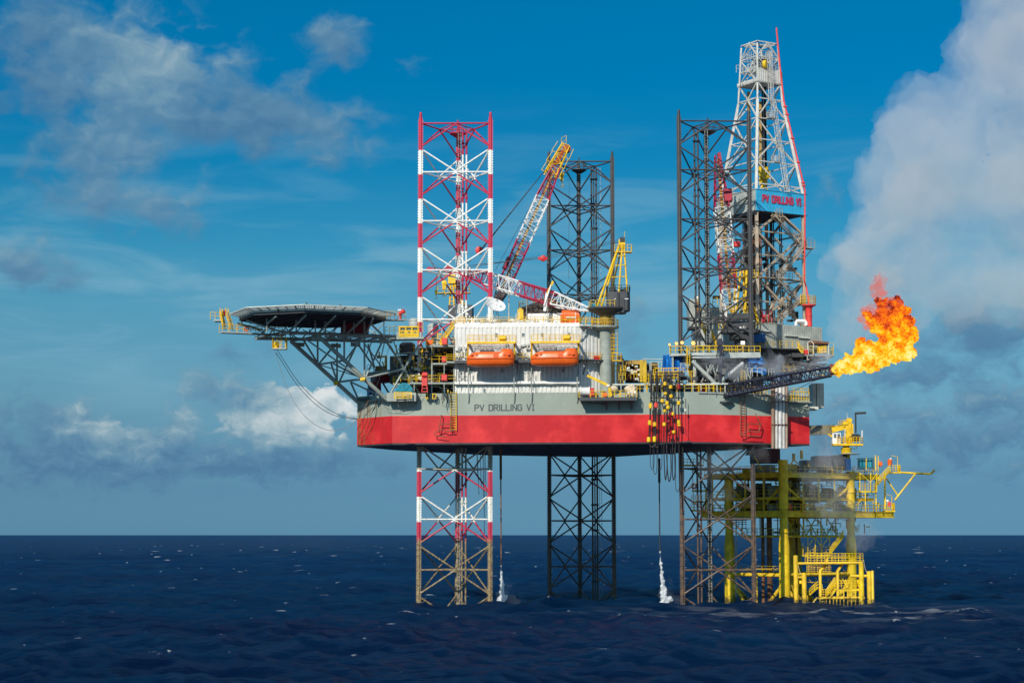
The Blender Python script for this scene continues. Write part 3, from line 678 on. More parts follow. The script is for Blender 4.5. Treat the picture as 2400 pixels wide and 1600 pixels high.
# ---------------------------------------------------------------- lifeboats and davits
def lifeboat():
    ctr = Lp('z2', 743, 787, -3.0); Lb = (Lp('z2', 962, 787, -3.0)-Lp('z2', 525, 787, -3.0)).length
    t = thing('lifeboat', 'orange enclosed lifeboat hanging nearer the helideck', 'lifeboat', ctr, 'lifeboats on the white block')
    def sect(s, lo):                              # s -1..1 along; returns cross-section ring; lo True = hull below the gunwale
        x = s*Lb/2; w = 1.45*(1-abs(s)**4.5)**.5*(1 if s > -.2 else 1-.10*(abs(s)-.2)); 
        keel = -1.38+.40*abs(s)**5; gun = -.05+.03*s
        roof = 1.2 if s < .42 else 1.2+.5*min(1, (s-.42)/.10)
        if s < -.55: roof = 1.2-1.0*((-s-.55)/.45)**2.0
        if s > .80: roof = 1.7-1.0*((s-.80)/.20)**2.6
        if lo: return [V((x, w*cos(a), gun+(keel-gun)*max(0, -sin(a))**.75)) for a in [pi+i*pi/8 for i in range(9)]]
        ww = w*.95; return [V((x, ww*(abs(cos(a))**.6)*(1 if cos(a) > 0 else -1), gun+(roof-gun)*max(0, sin(a))**.55)) for a in [i*pi/8 for i in range(9)]]
    def loft(lo):
        b = MB(); ss = [-1, -.97, -.92, -.84, -.72, -.55, -.3, 0, .25, .42, .47, .52, .65, .8, .87, .93, .97, 1]
        for s in ss:
            for p in sect(max(-.995, min(.995, s)), lo): b.v.append(tuple(ctr+L3(LD)*p.x+V((*LN, 0))*p.y+V((0,0,p.z))))
        for i in range(len(ss)-1):
            for k in range(8): o = i*9+k; b.f.append((o, o+1, o+10, o+9) if lo else (o, o+1, o+10, o+9))
        b.f.append(tuple(range(0, 9))); b.f.append(tuple(range(len(b.v)-1, len(b.v)-10, -1)))
        me_ = b; return me_
    hb = loft(True).build('boat_hull', M['org'], t, 60); cb = loft(False).build('canopy', M['org'], t, 60)
    for o in (hb, cb):
        bm = bmesh.new(); bm.from_mesh(o.data); bmesh.ops.recalc_face_normals(bm, faces=bm.faces); bm.to_mesh(o.data); bm.free()
    b = MB()
    for s0, s1 in ((-.97, 0), (0, .97)): 
        ring = [sect(s0+(s1-s0)*i/10, True) for i in range(11)]
        b.path([ctr+L3(LD)*r_[0].x+V((*LN,0))*(r_[0].y-.03)+V((0,0,r_[0].z)) for r_ in ring], .07, 5)
    b.build('fender', paint('dark_orange', (.45, .06, .01), .5), t)
    b = MB()
    for s in (-.75, -.55, .62, .78): b.obox(ctr+L3(LD)*(s*Lb/2)+V((*LN,0))*-1.2+V((0,0,.62)), L3(LD)*.2, V((*LN,0))*.22, V((0,0,.14)))
    b.obox(ctr+L3(LD)*(.26*Lb/2)+V((*LN,0))*-1.28+V((0,0,.45)), L3(LD)*.42, V((*LN,0))*.14, V((0,0,.52))); b.build('hatches', paint('orange_hatch', (.70, .11, .02), .4), t)
    b = MB().tube(ctr+L3(LD)*(Lb*.44)+V((0,0,-1.05)), ctr+L3(LD)*(Lb*.5)+V((0,0,-1.05)), .22, 8); b.build('propeller_guard', M['dgrey'], t)
    d = thing('lifeboat_davit', 'yellow gantry davit over the lifeboat nearer the helideck', 'davit', Lp('z2', 743, 640, -3), 'davits of the lifeboats')
    b = MB(); b.bar(Lp('z2', 528, 640, -3), Lp('z2', 972, 636, -3), .45, .38); 
    for x in (536, 962): b.bar(Lp('z2', x, 640, -3), Lp('z2', x, 640, BT-.1), .35, .35); b.bar(Lp('z2', x, 640, -2.6), Lp('z2', x, 800, -1.0), .28, .32)
    b.build('frame', M['yel'], d)
    b = MB(); a = Lp('z2', 528, 634, -3.1); c = Lp('z2', 972, 632, -3.1); b.bar(a+V((*LN,0))*.7, c+V((*LN,0))*.7, 1.2, .06); b.build('platform', M['brown'], d)
    b = MB(); b.rail([a, c], 1.25, 1.05, .035, (.33, .66, 1.0)); b.rail([a+V((*LN,0))*1.4, c+V((*LN,0))*1.4], 1.25, 1.05, .035); b.build('railing', M['yel'], d)
    b = MB(); p = Lp('z2', 856, 628, -2.6); b.box(p, 1.3, .9, .95); b.lathe(p+V((-.5, -.5, .5)), [(.32, 0), (.32, 1.0)], 12, ax=L3(LD))
    for i in range(7): b.box(p+V((random.uniform(-.6,.6), -.5, random.uniform(.1,.8))), .25, .2, .2)
    b.build('winch', M['yel'], d)
    b = MB()
    for x in (590, 900): b.tube(Lp('z2', x, 640, -3), Lp('z2', x, 722, -3), .05, 5); b.box(Lp('z2', x, 712, -3), .25, .25, .45)
    for y in (655, 668): b.tube(Lp('z2', 545, y, -2.0), Lp('z2', 955, y, -2.0), .05, 5)
    b.box(Lp('z2', 690, 690, 0), 2.4, .5, .35); b.build('falls', M['steel'], d)
    return t, d
lb, dv = lifeboat(); off = L3(LD)*((Lp('z2', 1113, 787, -3)-Lp('z2', 525, 787, -3)).length)
copy_tree(lb, off, 'orange enclosed lifeboat hanging nearer the grey crane post'); copy_tree(dv, off, 'yellow gantry davit over the lifeboat nearer the grey crane post')
# ---------------------------------------------------------------- pedestal cranes
def hook(name_parent, top, z1, big=True):
    b = MB(); s = 1.0 if big else .55
    b.tube(top, V((top.x, top.y, z1+2.2*s)), .035, 4); b.tube(top+V((.35*s,0,0)), V((top.x+.2*s, top.y, z1+2.2*s)), .035, 4)
    c = V((top.x, top.y, z1)); b.lathe(c+V((0,-.3*s,1.75*s)), [(.3*s, 0), (.48*s, .1), (.48*s, .5*s), (.3*s, .6*s)], 14, ax=(0,1,0)); b.box(c+V((0,0,.6*s)), .62*s, .5*s, 1.2*s); b.box(c+V((0,0,1.6*s)), .85*s, .4*s, .5*s)
    b.path([c+V((0,0,.7*s)), c+V((.05*s,0,.1)), c+V((.35*s,0,-.35*s)), c+V((.1*s,0,-.65*s)), c+V((-.3*s,0,-.4*s))], .10*s, 6)
    return b.build('hook_block', M['yel'], name_parent)
BOOMR = paint('boom_red_paint', (.42, .02, .06), .5, rust=.1)
def boom(parent, p0, p1, w0, w1, side, segs, r=.11, rb=.055):
    p0 = V(p0); p1 = V(p1)
    for f0, f1, mat, bays in segs:
        MB().lattice(p0.lerp(p1, f0), p0.lerp(p1, f1), w0+(w1-w0)*f0 if not callable(w0) else w0(f0), w0+(w1-w0)*f1 if not callable(w0) else w0(f1), side, bays, r, rb).build('boom_section', mat, parent)
def crane_a():
    d = 340.2; ped = q('z2', 1803, 1080, d); zp = q('z2', 1803, 498, d).z; ztab = q('z2', 1803, 385, d).z
    t = thing('pedestal_crane', 'dark cabbed deck crane on the tall grey post, its red and white boom lowered leftward', 'crane', (ped.x, ped.y, ZDECK))
    c = V((ped.x, ped.y, 0))
    b = MB().lathe((c.x, c.y, ZDECK-.2), [(1.02, 0), (1.02, zp-ZDECK-1.0), (1.25, zp-ZDECK+.1)], 28)
    p = b.build('pedestal', M['grey'], t)
    MB().lathe((c.x, c.y, zp+.2), [(1.05, 0), (1.05, 1.7), (1.35, 1.9), (1.35, ztab-zp-.2)], 24).build('slewing_ring', M['brown'], p)
    b = MB().lathe((c.x, c.y, zp), [(1.1, -.55), (2.3, -.1), (2.3, .14), (1.0, .14)], 24); b.build('walkway', M['grey'], t)
    b = MB().rail([V((c.x+2.2*cos(a), c.y+2.2*sin(a), zp+.12)) for a in [2*pi*i/16 for i in range(17)]], 1.2, .9, .045); b.build('walkway_railing', M['yel'], t)
    # ladder with hoops
    b = MB(); lx = q('z2', 1862, 500, d-.3).x; a = V((lx, c.y-.5, zp)); e = V((lx, c.y-.5, q('z2', 1862, 800, d).z)); b.ladder(a, e, .55, (1,0,0), .5, .05)
    for i in range(9): p_ = a.lerp(e, i/9); b.tube(p_+V((-.3,0,0)), p_+V((.95,0,0)), .05, 4)
    b.tube(a+V((.95,0,0)), e+V((.95,0,0)), .03, 4); b.tube(a+V((.8,-.4,0)), e+V((.8,-.4,0)), .03, 4)
    pl = e+V((.3,0,0)); b.box(pl+V((.4,.2,-.2)), 1.6, 1.2, .15); b.rail([pl+V((-.3,-.4,0)), pl+V((1.2,-.4,0)), pl+V((1.2,.6,0))], 1.15, .8)
    b.build('ladder', M['yel'], t)
    # turntable bowl, machinery house
    b = MB(); T = q('z2', 1835, 345, d); b.lathe((c.x+.1, c.y, ztab), [(1.3, -.1), (2.6, .55), (3.35, .95), (3.35, 1.2)], 26); b.build('turntable', M['dgrey'], t)
    hz0 = q('z2', 1900, 365, d).z; hz1 = q('z2', 1900, 180, d).z; xa = q('z2', 1800, 300, d).x; xb = q('z2', 2022, 300, d).x
    y0 = c.y-1.7
    poly = [(xa+.3, y0+.3), (xa+1.6, y0), (xb-.5, y0), (xb, y0+.6), (xb, y0+3.0), (xb-.6, y0+3.6), (xa+.8, y0+3.6), (xa+.2, y0+2.8)]
    b = MB().prism(poly, hz0+.3, hz1); b.prism([(x+(c.x-x)*.15, y) for x, y in poly], hz0-.1, hz0+.3); h = b.build('machinery_house', M['dgrey'], t)
    b = MB()
    for x0, x1 in ((1955, 2010), (1882, 1895)): 
        a = q('z2', x0, 232, d-1.75); e = q('z2', x1, 240, d-1.75); b.obox((a+e)/2, V(((e.x-a.x)/2,0,0)), V((0,.03,0)), V((0,0,.07)))
    b.build('white_marking', M['white'], h)
    b = MB(); b.bar(q('z2', 1917, 175, d-1.8), q('z2', 1917, 372, d-1.8), .35, .25); b.box(q('z2', 1955, 325, d-1.75), .75, .12, 1.9); b.build('house_frame', M['mach'], h)
    b = MB().rail([V((x, y, hz1)) for x, y in poly+poly[:1]], 1.1, .9, .05)
    for i in range(14): b.box((random.uniform(xa+.8, xb-.6), random.uniform(y0+.6, y0+3), hz1), random.uniform(.4, 1.0), .6, random.uniform(.3, .95))
    b.build('roof_winches', M['mach'], t)
    b = MB(); a = q('z2', 1640, 320, d-1.5); e = q('z2', 1885, 305, d-1.9); a.z = e.z = ztab+1.2; b.rail([a+V((.2,1.5,0)), a+V((.5,-.2,0)), e+V((0,-.3,0))], 1.15, .8, .045); b.build('table_railing', M['yel'], t)
    MB().box(q('z2', 1690, 318, d-.8), .8, .8, .8).build('control_desk', M['teal'], t)
    # cab slung right
    # yellow A-frame
    top = q('z4', 1622, 1040, d); b = MB()
    b.tube(q('z2', 1722, 312, d-1.2), top+V((-.35,-.5,0)), .2, 9); b.tube(q('z2', 1762, 312, d+1.6), top+V((-.35,.5,0)), .17, 9)
    b.tube(q('z2', 1922, 172, d-1.5), top+V((.1,-.6,0)), .15, 8); b.tube(q('z2', 2000, 165, d-1.3), top+V((.35,-.5,0)), .15, 8); b.tube(q('z2', 1860, 145, d+1.5), top+V((.1,.6,0)), .15, 8)
    for y in (1285, 1200, 1130):
        f = (1490-y)/450; b.tube(q('z4', 1500+122*f-8, y, d-1), q('z4', 1675-40*f*.8, y-6, d-1), .09, 6)
    b.box(top+V((.05,0,-.6)), 1.1, 1.3, 1.3); b.build('a_frame', M['yel'], t)
    MB().box(top+V((.1,-.1,.3)), .8, 1.5, .75).build('mast_sheaves', M['mach'], t)
    b = MB().box(top+V((.2,0,-1.55)), 3.0, 1.8, .12); o = top+V((.2,0,-1.45)); b.rail([o+V((-1.5,-.9,0)), o+V((1.5,-.9,0)), o+V((1.5,.9,0))], 1.2, .7, .045); b.tube(o+V((.3,0,1)), o+V((.3,0,3.6)), .04, 4)
    b.build('mast_platform', M['yel'], t)
    # boom: foot at the table, tip behind the striped leg
    foot = q('z2', 1655, 338, d-.6); tip = q('z4', 470, 1250, 352.5)
    side = (0, 1, 0)
    W_ = lambda f: .5+1.75*min(1, f/.22) if f < .86 else 2.25-1.2*(f-.86)/.14
    L = (tip-foot)
    boom(t, foot, tip, W_, 0, side, [(0, .06, M['white'], 2), (.06, .27, M['white'], 5), (.27, .555, BOOMR, 7), (.555, .80, M['white'], 6), (.80, 1.0, BOOMR, 5)], .13, .06)
    b = MB(); tt = tip+V((-1.2, 0, .1)); b.bar(tip+V((.8,.6,0)), tt+V((-2.4,.3,.3)), .7, .8); b.lathe(tt+V((-1.6,-.4,.6)), [(.6,0),(.6,.8)], 14, ax=(0,1,0)); b.bar(tt+V((-2.4,0,.3)), tt+V((-5.2,0,.55)), .5, .5); b.lathe(tt+V((-5.2,-.3,.4)), [(.5,0),(.5,.6)], 14, ax=(0,1,0)); b.build('boom_tip', BOOMR, t)
    # pendant lines to the A-frame
    b = MB(); bl = q('z4', 1045, 1147, 345.5)
    for dz in (.25, -.1): b.tube(top+V((-.3,0,.5+dz)), bl+V((.5,0,dz)), .045, 4); b.tube(bl+V((-.6,0,dz*.6)), tip+V((.5,0,1.2)), .04, 4)
    b.tube(top+V((-.3,.3,.3)), tip+V((1,0,.9)), .025, 4); b.build('pendant_lines', M['wire'], t)
    b = MB().lathe(bl+V((0,-.3,0)), [(.3,0),(.55,.1),(.55,.5),(.3,.6)], 12, ax=(0,1,0)); b.bar(bl+V((-.9,0,0)), bl+V((.7,0,0)), .35, .5); b.build('floating_block', M['red'], t)
    p = q('z4', 318, 1265, 352); hook(t, p, q('z4', 318, 1400, 352).z, True); p = q('z4', 258, 1265, 352); hook(t, p, q('z4', 258, 1428, 352).z, False)
crane_a()
def crane_b():
    d = 371
    base = q('z4', 420, 1640, d); t = thing('pedestal_crane', 'far yellow framed crane behind the striped leg, its boom raised steeply beside the dark leg', 'crane', (base.x, base.y, ZDECK))
    b = MB().lathe((base.x, base.y, ZDECK), [(1.0, 0), (1.0, base.z-ZDECK)], 18); b.build('pedestal', M['grey'], t)
    b = MB().lathe((base.x+1, base.y, base.z), [(1.2,-.2),(3.0,.8),(3.0,1.1)], 20); b.box((base.x+.5, base.y, base.z+1.1), 4.5, 3.4, 2.6); b.build('machinery_house', M['dgrey'], t)
    top = q('z4', 375, 1320, d); b = MB()
    for x in (352, 392): b.tube(q('z4', x, 1580, d), top+V(((x-372)*.012,0,-.4)), .16, 8)
    for x, dy in ((478, -1), (500, 1)): b.tube(q('z4', x, 1568, d+dy), top+V((.4,0,0)), .2, 8)
    for i in range(8): p = q('z4', 352, 1350+i*28, d); p2 = q('z4', 392, 1350+i*28, d); b.tube(p, p2, .07, 5)
    b.box(top+V((0,0,-.3)), 1.4, 1.2, 1.8); b.box(top+V((.3,0,-2.2)), 6.8*.9, 1.8, .12); o = top+V((.3,0,-2.1)); b.rail([o+V((-3,-.9,0)), o+V((3,-.9,0)), o+V((3,.9,0))], 1.15, 1.0)
    b.build('a_frame', M['yel'], t)
    foot = q('z4', 690, 1500, d-1.5); tip = q('z4', 1140, 480, 373)
    knee = foot.lerp(tip, .13)
    W_ = lambda f: 1.0+1.5*min(1, f/.15) if f < .82 else 2.5-1.0*(f-.82)/.18
    boom(t, foot, tip, W_, 0, (0, 1, 0), [(0, .13, M['dgrey'], 3), (.13, .455, BOOMR, 8), (.455, .77, M['white'], 8), (.77, 1.0, BOOMR, 5)], .13, .06)
    b = MB().bar(foot.lerp(tip, .02)+V((.1,-1.35,0)), foot.lerp(tip, .13)+V((.2,-1.35,0)), 1.4, .25); b.bar(foot.lerp(tip,.26)+V((-1.3,-1,0)), foot.lerp(tip,.345)+V((-1.3,-1,0)), .9, .2); b.build('boom_walkway_panel', paint('dark_brown_panel', (.06, .03, .03), .6), t)
    b = MB()                                     # walkway with pipes along the boom
    u = (tip-foot).normalized(); s = u.cross(V((0,1,0))).normalized()
    b.bar(foot.lerp(tip,.1)+s*.2, foot.lerp(tip,.98)+s*.2, .5, .14); b.build('boom_catwalk', M['brown'], t)
    n0 = q('z4', 1095, 535, 373); n1 = q('z4', 1210, 320, 374.5); b = MB(); b.lattice(n0, n1, 2.3, 1.5, (0,1,0), 5, .11, .07); v = (n1-n0).normalized(); ss = V((v.z,0,-v.x))
    for k in (-1.1, 1.1): b.bar(n0+ss*k, n1+ss*k*.7, .28, .4)
    for sd in (-1,1): 
        for f in (.0,.33,.66): b.tube(n0.lerp(n1,f)+ss*sd*1.9+V((0,-1,0)), n0.lerp(n1,f+.33)+ss*sd*1.7+V((0,-1,0)), .06, 5); b.tube(n0.lerp(n1,f)+ss*sd*1.9+V((0,-1,0)), n0.lerp(n1,f)+ss*sd*.9+V((0,-1,0)), .06, 5)
    b.rail([q('z4', 1180, 330, 374.5), q('z4', 1215, 312, 374.5)], 1.8, .9); b.build('boom_head', M['yel'], t)
    b = MB(); b.bar(n0.lerp(n1,.35)+V((0,-.4,0)), n0.lerp(n1,.8)+V((0,-.4,0)), 1.2, .5); b.lathe(n1+V((.2,-.6,-.6)), [(.8,0),(.8,1.0)], 16, ax=(0,1,0)); b.build('head_sheaves', paint('rust_red_sheave', (.40, .08, .02), .5, rust=.3), t)
    b = MB()
    for k in range(3): b.tube(q('z4', 1072-k*10, 480+k*14, 373), q('z4', 585+k*5, 1082, 371)+V((0,0,0)), .045, 4); b.tube(q('z4', 580, 1090, 371), top+V((.2,.2*k,.8)), .045, 4)
    b.tube(q('z4', 1060, 560, 373), q('z4', 690, 1240, 371), .04, 4)
    b.tube(n1+V((.7,0,-.4)), q('z4', 1233, 1300, 374.5), .03, 4); b.build('pendant_lines', M['wire'], t)
    bl = q('z4', 575, 1088, 371); MB().lathe(bl+V((0,-.4,0)), [(.4,0),(.75,.1),(.75,.7),(.4,.8)], 12, ax=(0,1,0)).build('floating_block', M['red'], t)
    p = q('z4', 1181, 500, 374); hook(t, p, q('z4', 1181, 600, 374).z, True)
crane_b()
def crane_c():
    d = 352; k = 'a4'
    base = q(k, 1390, 1150, d); t = thing('pedestal_crane', 'dark cabbed crane behind the near dark leg, boom raised against the derrick', 'crane', (base.x, base.y, ZDECK))
    MB().lathe((base.x, base.y, ZDECK), [(1.1,0),(1.1,base.z-ZDECK+1.6)], 18).build('pedestal', M['mach'], t)
    a = q(k, 1175, 950, d-1.5); c = q(k, 1640, 950, d-1.5); b = MB()
    cx = (a.x+c.x)/2; hw = (c.x-a.x)/2; z0 = a.z; z1 = q(k, 1400, 690, d).z
    poly = [(cx-hw, d-1.4), (cx-hw*.75, d-2), (cx+hw*.75, d-2), (cx+hw, d-1.3), (cx+hw, d+1.5), (cx-hw, d+1.5)]
    b.prism(poly, z0, z1); h = b.build('machinery_house', M['dgrey'], t)
    b = MB().prism([(x*1+(x-cx)*.35, y-.6*(y<d)) for x, y in poly], z0-.5, z0); b.prism([(x-(x-cx)*.25, y) for x, y in poly], z0-1.6, z0-.5); b.build('turntable', M['mach'], t)
    b = MB()
    for x0, x1 in ((1338,1358),(1395,1415),(1478,1498),(1572,1630)): p = q(k, x0, 796, d-2.05); e = q(k, x1, 796, d-2.05); b.obox((p+e)/2, V(((e.x-p.x)/2,0,0)), V((0,.03,0)), V((0,0,.08)))
    p = q(k, 1440, 905, d-2.05); b.bar(p+V((-.35,0,-.05)), p+V((.5,0,-.05)), .1, .06); b.bar(p+V((0,0,-.05)), p+V((.15,0,.3)), .1, .06); b.lathe(p+V((-.5,0,0)), [(.16,0),(.16,.03),(.1,.03)], 12, ax=(0,-1,0)); b.build('white_marking', M['white'], h)
    b = MB().rail([V((x, y, z1)) for x, y in poly[:4]], 1.2, .8, .05); a = q(k, 1640, 700, d-1); e = q(k, 1700, 800, d-1); b.rail([q(k,1650,925,d-1.5), q(k,1720,925,d-1.5)], 1.2, .6); b.stair(q(k,1690,860,d-1), q(k,1640,700,d-1), .7, (0,1,0)); b.build('house_railing', M['yel'], t)
    top = q(k, 1420, -60, d); b = MB()
    for x0, x1, dy in ((1270, 1330, 0), (1325, 1400, -1), (1460, 1440, 0), (1470, 1500, -1)): b.tube(q(k, x0 if x0 != 1325 else 1320, 680, d+dy), q(k, x1, -60, d+dy), .19, 8)
    b.tube(q(k, 1295, 420, d-1), q(k, 1520, 440, d-1), .12, 6); b.tube(q(k, 1400, 440, d-1), q(k, 1450, 440, d-1), .35, 8); b.build('a_frame', M['yel'], t)
    b = MB(); o = q(k, 1430, 70, d); b.box(o+V((0,0,-.1)), 5.6, 1.8, .12); b.rail([o+V((-2.8,-.9,0)), o+V((2.8,-.9,0)), o+V((2.8,.9,0))], 1.2, .8); b.build('mast_platform', M['yel'], t)
    foot = q('z6', 625, 1330, d-.5); tip = q('z5', 555, 1275, d+3)
    W_ = lambda f: 1.0+1.6*min(1, f/.2) if f < .75 else 2.6-1.7*(f-.75)/.25
    boom(t, foot, tip, W_, 0, (0, 1, 0), [(0, .22, M['white'], 6), (.22, .43, BOOMR, 6), (.43, .69, M['white'], 7), (.69, 1.0, BOOMR, 8)], .12, .06)
    b = MB(); n0, n1 = tip.lerp(foot, .10), tip+V((0,0,.4)); b.bar(n0+V((.5,-.5,0)), n1+V((.2,-.5,0)), .55, .9); b.bar(tip.lerp(foot,.27)+V((1.2,-.6,0)), tip.lerp(foot,.20)+V((1.2,-.6,0)), 1.4, 1.5); b.build('boom_head', paint('dark_boom_red', (.35,.02,.04), .5, rust=.25), t)
    b = MB(); b.bar(tip.lerp(foot,.02)+V((.1,.1,0)), tip.lerp(foot,.9)+V((.1,.1,0)), .5, .2); b.build('boom_catwalk', M['brown'], t)
    b = MB()
    for i in range(3): b.tube(tip+V((.6,.2*i,-1)), q(k, 1430, -40, d)+V((0,.2*i,0)), .04, 4)
    b.tube(tip+V((-.4,0,-1)), q('z6', 502, 520, d+2), .03, 4); b.build('pendant_lines', M['wire'], t)
    p = q('z6', 502, 500, d+2); hook(t, p, q('z6', 502, 540, d+2).z, False)
    MB().lathe(q('z6', 663, 640, d+1), [(.3,0),(.75,.1),(.75,1.0),(.3,1.1)], 12).build('floating_block', M['red'], t)
crane_c()
# ---------------------------------------------------------------- helideck on the bow
HC0 = V((-33.9, 336.8)); NP = HB; FP = HA; DU = UD
def Np(x, y, t=0.0): return onp('z1', x, y, NP, DU, t)
def Fp(x, y, t=0.0): return onp('z1', x, y, FP, DU, t)
zd = 49.75
hd = thing('helideck', 'grey octagonal helicopter deck on trusswork reaching out over the bow', 'helideck', (HC0.x, HC0.y, zd))
oct_ = lambda r, k=.5: [(HC0.x+r*cos(pi/8+pi/4*i-pi/8*k*2), HC0.y+r*sin(pi/8+pi/4*i-pi/8*k*2)) for i in range(8)]
inn, outr = oct_(12.4), oct_(14.1)
MB().prism(inn, zd-.35, zd).build('deck_plate', M['grey'], hd)
b = MB(); fas = MB()
for i in range(8):
    j = (i+1) % 8; fas.bar(V((*inn[i], zd-.30)), V((*inn[j], zd-.30)), .34, .34); b.bar(V((*inn[i], zd-.72)), V((*inn[j], zd-.72)), .22, .3)
for i in range(-5, 6):                            # girders under the deck
    w = sqrt(max(0, 11.6**2-(i*2.1)**2)); c = HC0+V(UN)*i*2.1; b.bar(L3(c-V(UD)*w, zd-.65), L3(c+V(UD)*w, zd-.65), .22, .55)
    c = HC0+V(UD)*i*2.1; b.bar(L3(c-V(UN)*w, zd-.75), L3(c+V(UN)*w, zd-.75), .2, .45)
b.build('deck_girders', M['dgrey'], hd); fas.build('deck_edge', M['pale'], hd)
net = paint('safety_net_mesh', (.52, .56, .52), .6); b = MB(); fr = MB()
for i in range(8):
    j = (i+1) % 8; a0, a1 = V((*inn[i], zd-.12)), V((*inn[j], zd-.12)); o0, o1 = V((*outr[i], zd+.28)), V((*outr[j], zd+.28))
    fr.bar(o0, o1, .2, .16)
    for k in range(6): fr.bar(a0.lerp(a1, k/6)+V((0,0,-.1)), o0.lerp(o1, k/6), .14, .16)
    for k in range(1, 26): b.bar(a0.lerp(a1, k/26), o0.lerp(o1, k/26), .06, .05)
    for k in range(1, 9): b.bar(a0.lerp(o0, k/9), a1.lerp(o1, k/9), .06, .05)
fr.build('net_frame', M['pale'], hd); b.build('safety_net', net, hd)
# main trusswork, near and far planes
G = M['grey']; tr = MB(); TR = [tr]
def nt(x0, y0, x1, y1, r=.15, f=Np): tr.tube(f(x0, y0), f(x1, y1), r, 9)
for f, y0, y1, xs, xe in ((Np, 545, 592, 690, 2005), (Fp, 598, 628, 462, 1720)): nt(xs, y0, xe, y1, .3, f)
nt(1030, 565, 1665, 1155, .36); nt(790, 622, 1415, 1190, .36, Fp)
tr.build('main_struts', M['grey'], hd)
tr = MB()
for m in ((1465,430,1468,955),(1281,430,1281,780),(1480,950,1650,585),(1300,790,1450,590),(1180,590,1210,600)): nt(*m, .17)
nt(1300, 790, 1455, 585, .14); nt(1280, 800, 1300, 790, .12)
nt(1445, 972, 1825, 880, .19); nt(1710, 1100, 1832, 885, .19); nt(1832, 885, 2002, 600, .17); nt(1645, 595, 1832, 870, .19); nt(1832, 885, 1972, 1105, .19)
nt(1725, 600, 1815, 850, .10); nt(1735, 740, 1925, 730, .11); nt(1895, 745, 1830, 880, .11); nt(1700, 660, 1830, 880, .13)
nt(1450, 575, 1640, 605, .12); nt(905, 590, 1440, 965, .14)
tr.build('near_bracing', M['grey'], hd); tr = MB()
for m in ((1037,620,1037,820),(1215,640,1215,995),(910,620,1030,815),(1050,830,1195,655),(1240,990,1400,645),(1160,830,1215,990),(1340,1000,1420,1180),(1500,650,1560,870),(1560,880,1690,1100),(1400,640,1560,870),(1490,1080,1560,960)): nt(*m, .17, Fp)
nt(1470, 650, 1700, 960, .12, Fp); nt(1530, 640, 1480, 760, .10, Fp); nt(1600, 860, 1650, 640, .10, Fp)
tr.build('far_bracing', M['grey'], hd); tr = MB()
for (a, c, r) in (((1050,838),(1285,800),.17),((1218,1000),(1447,972),.19),((1410,1185),(1660,1150),.14),((800,625),(1040,575),.2),((700,545),(470,600),.18)):
    tr.tube(Fp(*a), Np(*c), r, 8)
for x in (1200, 1340, 1480, 1620, 1760): tr.tube(Np(x, 575), Fp(x-120, 615), .14, 7); tr.tube(Np(x, 575), Fp(x-260, 612), .10, 6)
tr.tube(Fp(1180, 830), Np(1440, 965), .15, 8); tr.tube(Fp(1345, 1000), Np(1640, 1140), .15, 8); tr.tube(Fp(1040, 838), Np(1450, 960), .1, 6)
tr.build('cross_bracing', M['grey'], hd); tr = MB()
zt = zd-1.15                                      # struts fanning from the truss up to the deck edge
def edge(x, y, d): return q('z1', x, y, d)
for (x0, y0, d0), (x1, y1), f in (((385,372,333.5),(720,545),Np),((655,365,327),(570,460),None),((930,350,325.2),(765,548),Np),((1200,352,326.5),(1035,560),Np),((1468,372,329),(1300,562),Np),((1545,400,331),(1480,560),Np),((1530,470,334),(1660,595),Np),((300,400,338),(520,520),Fp),((340,390,336),(325,480),Fp)):
    p = edge(x0, y0, d0); p.z = min(p.z, zt)
    e = f(x1, y1) if f else Np(385,372).lerp(Np(720,545), .55); tr.tube(p, e, .17, 8)
for i, x in enumerate((570, 840, 1108, 1370, 1015, 1280, 1465)): p = Np(x, 400); p.z = zt; e = Np(x, 545 if x < 1500 else 560); e.z = Np(700+0*x, 545).z; tr.tube(p, e, .13, 7)
for x in (520, 620, 755, 960, 1090, 1190, 1300): p = Fp(x, 400, 4); p.z = zt; e = Fp(x+40, 600); tr.tube(p, e, .11, 6); tr.tube(Fp(x+90, 400, 4).lerp(p, 0)+V((2.2,0,0)), e, .09, 6)
for x in (480, 700, 900, 1100, 1300, 1500): tr.tube(Fp(x, 520, 3), Fp(x+160, 600, 0), .1, 6); tr.tube(Fp(x+160, 450, 4), Fp(x, 590, 0), .1, 6)
tr.build('deck_struts', M['grey'], hd)
b = MB()                                          # gusset plates
for P_, x, y in ((Np,1030,585),(Np,1645,610),(Fp,870,640),(Fp,1205,650),(Fp,1385,640)):
    p = P_(x, y); b.obox(p+V((0,0,-.3)), L3(DU)*.9, V((*UN,0))*.1, V((0,0,.35)))
b.build('gussets', M['grey'], hd)
b = MB()
for p in (Fp(1203, 1012), Np(1447, 978)): b.tube(p+V((-.3,-.5,-.1)), p+V((.5,-.5,.1)), .33, 8)
b.build('yellow_clamps', M['yel'], hd)
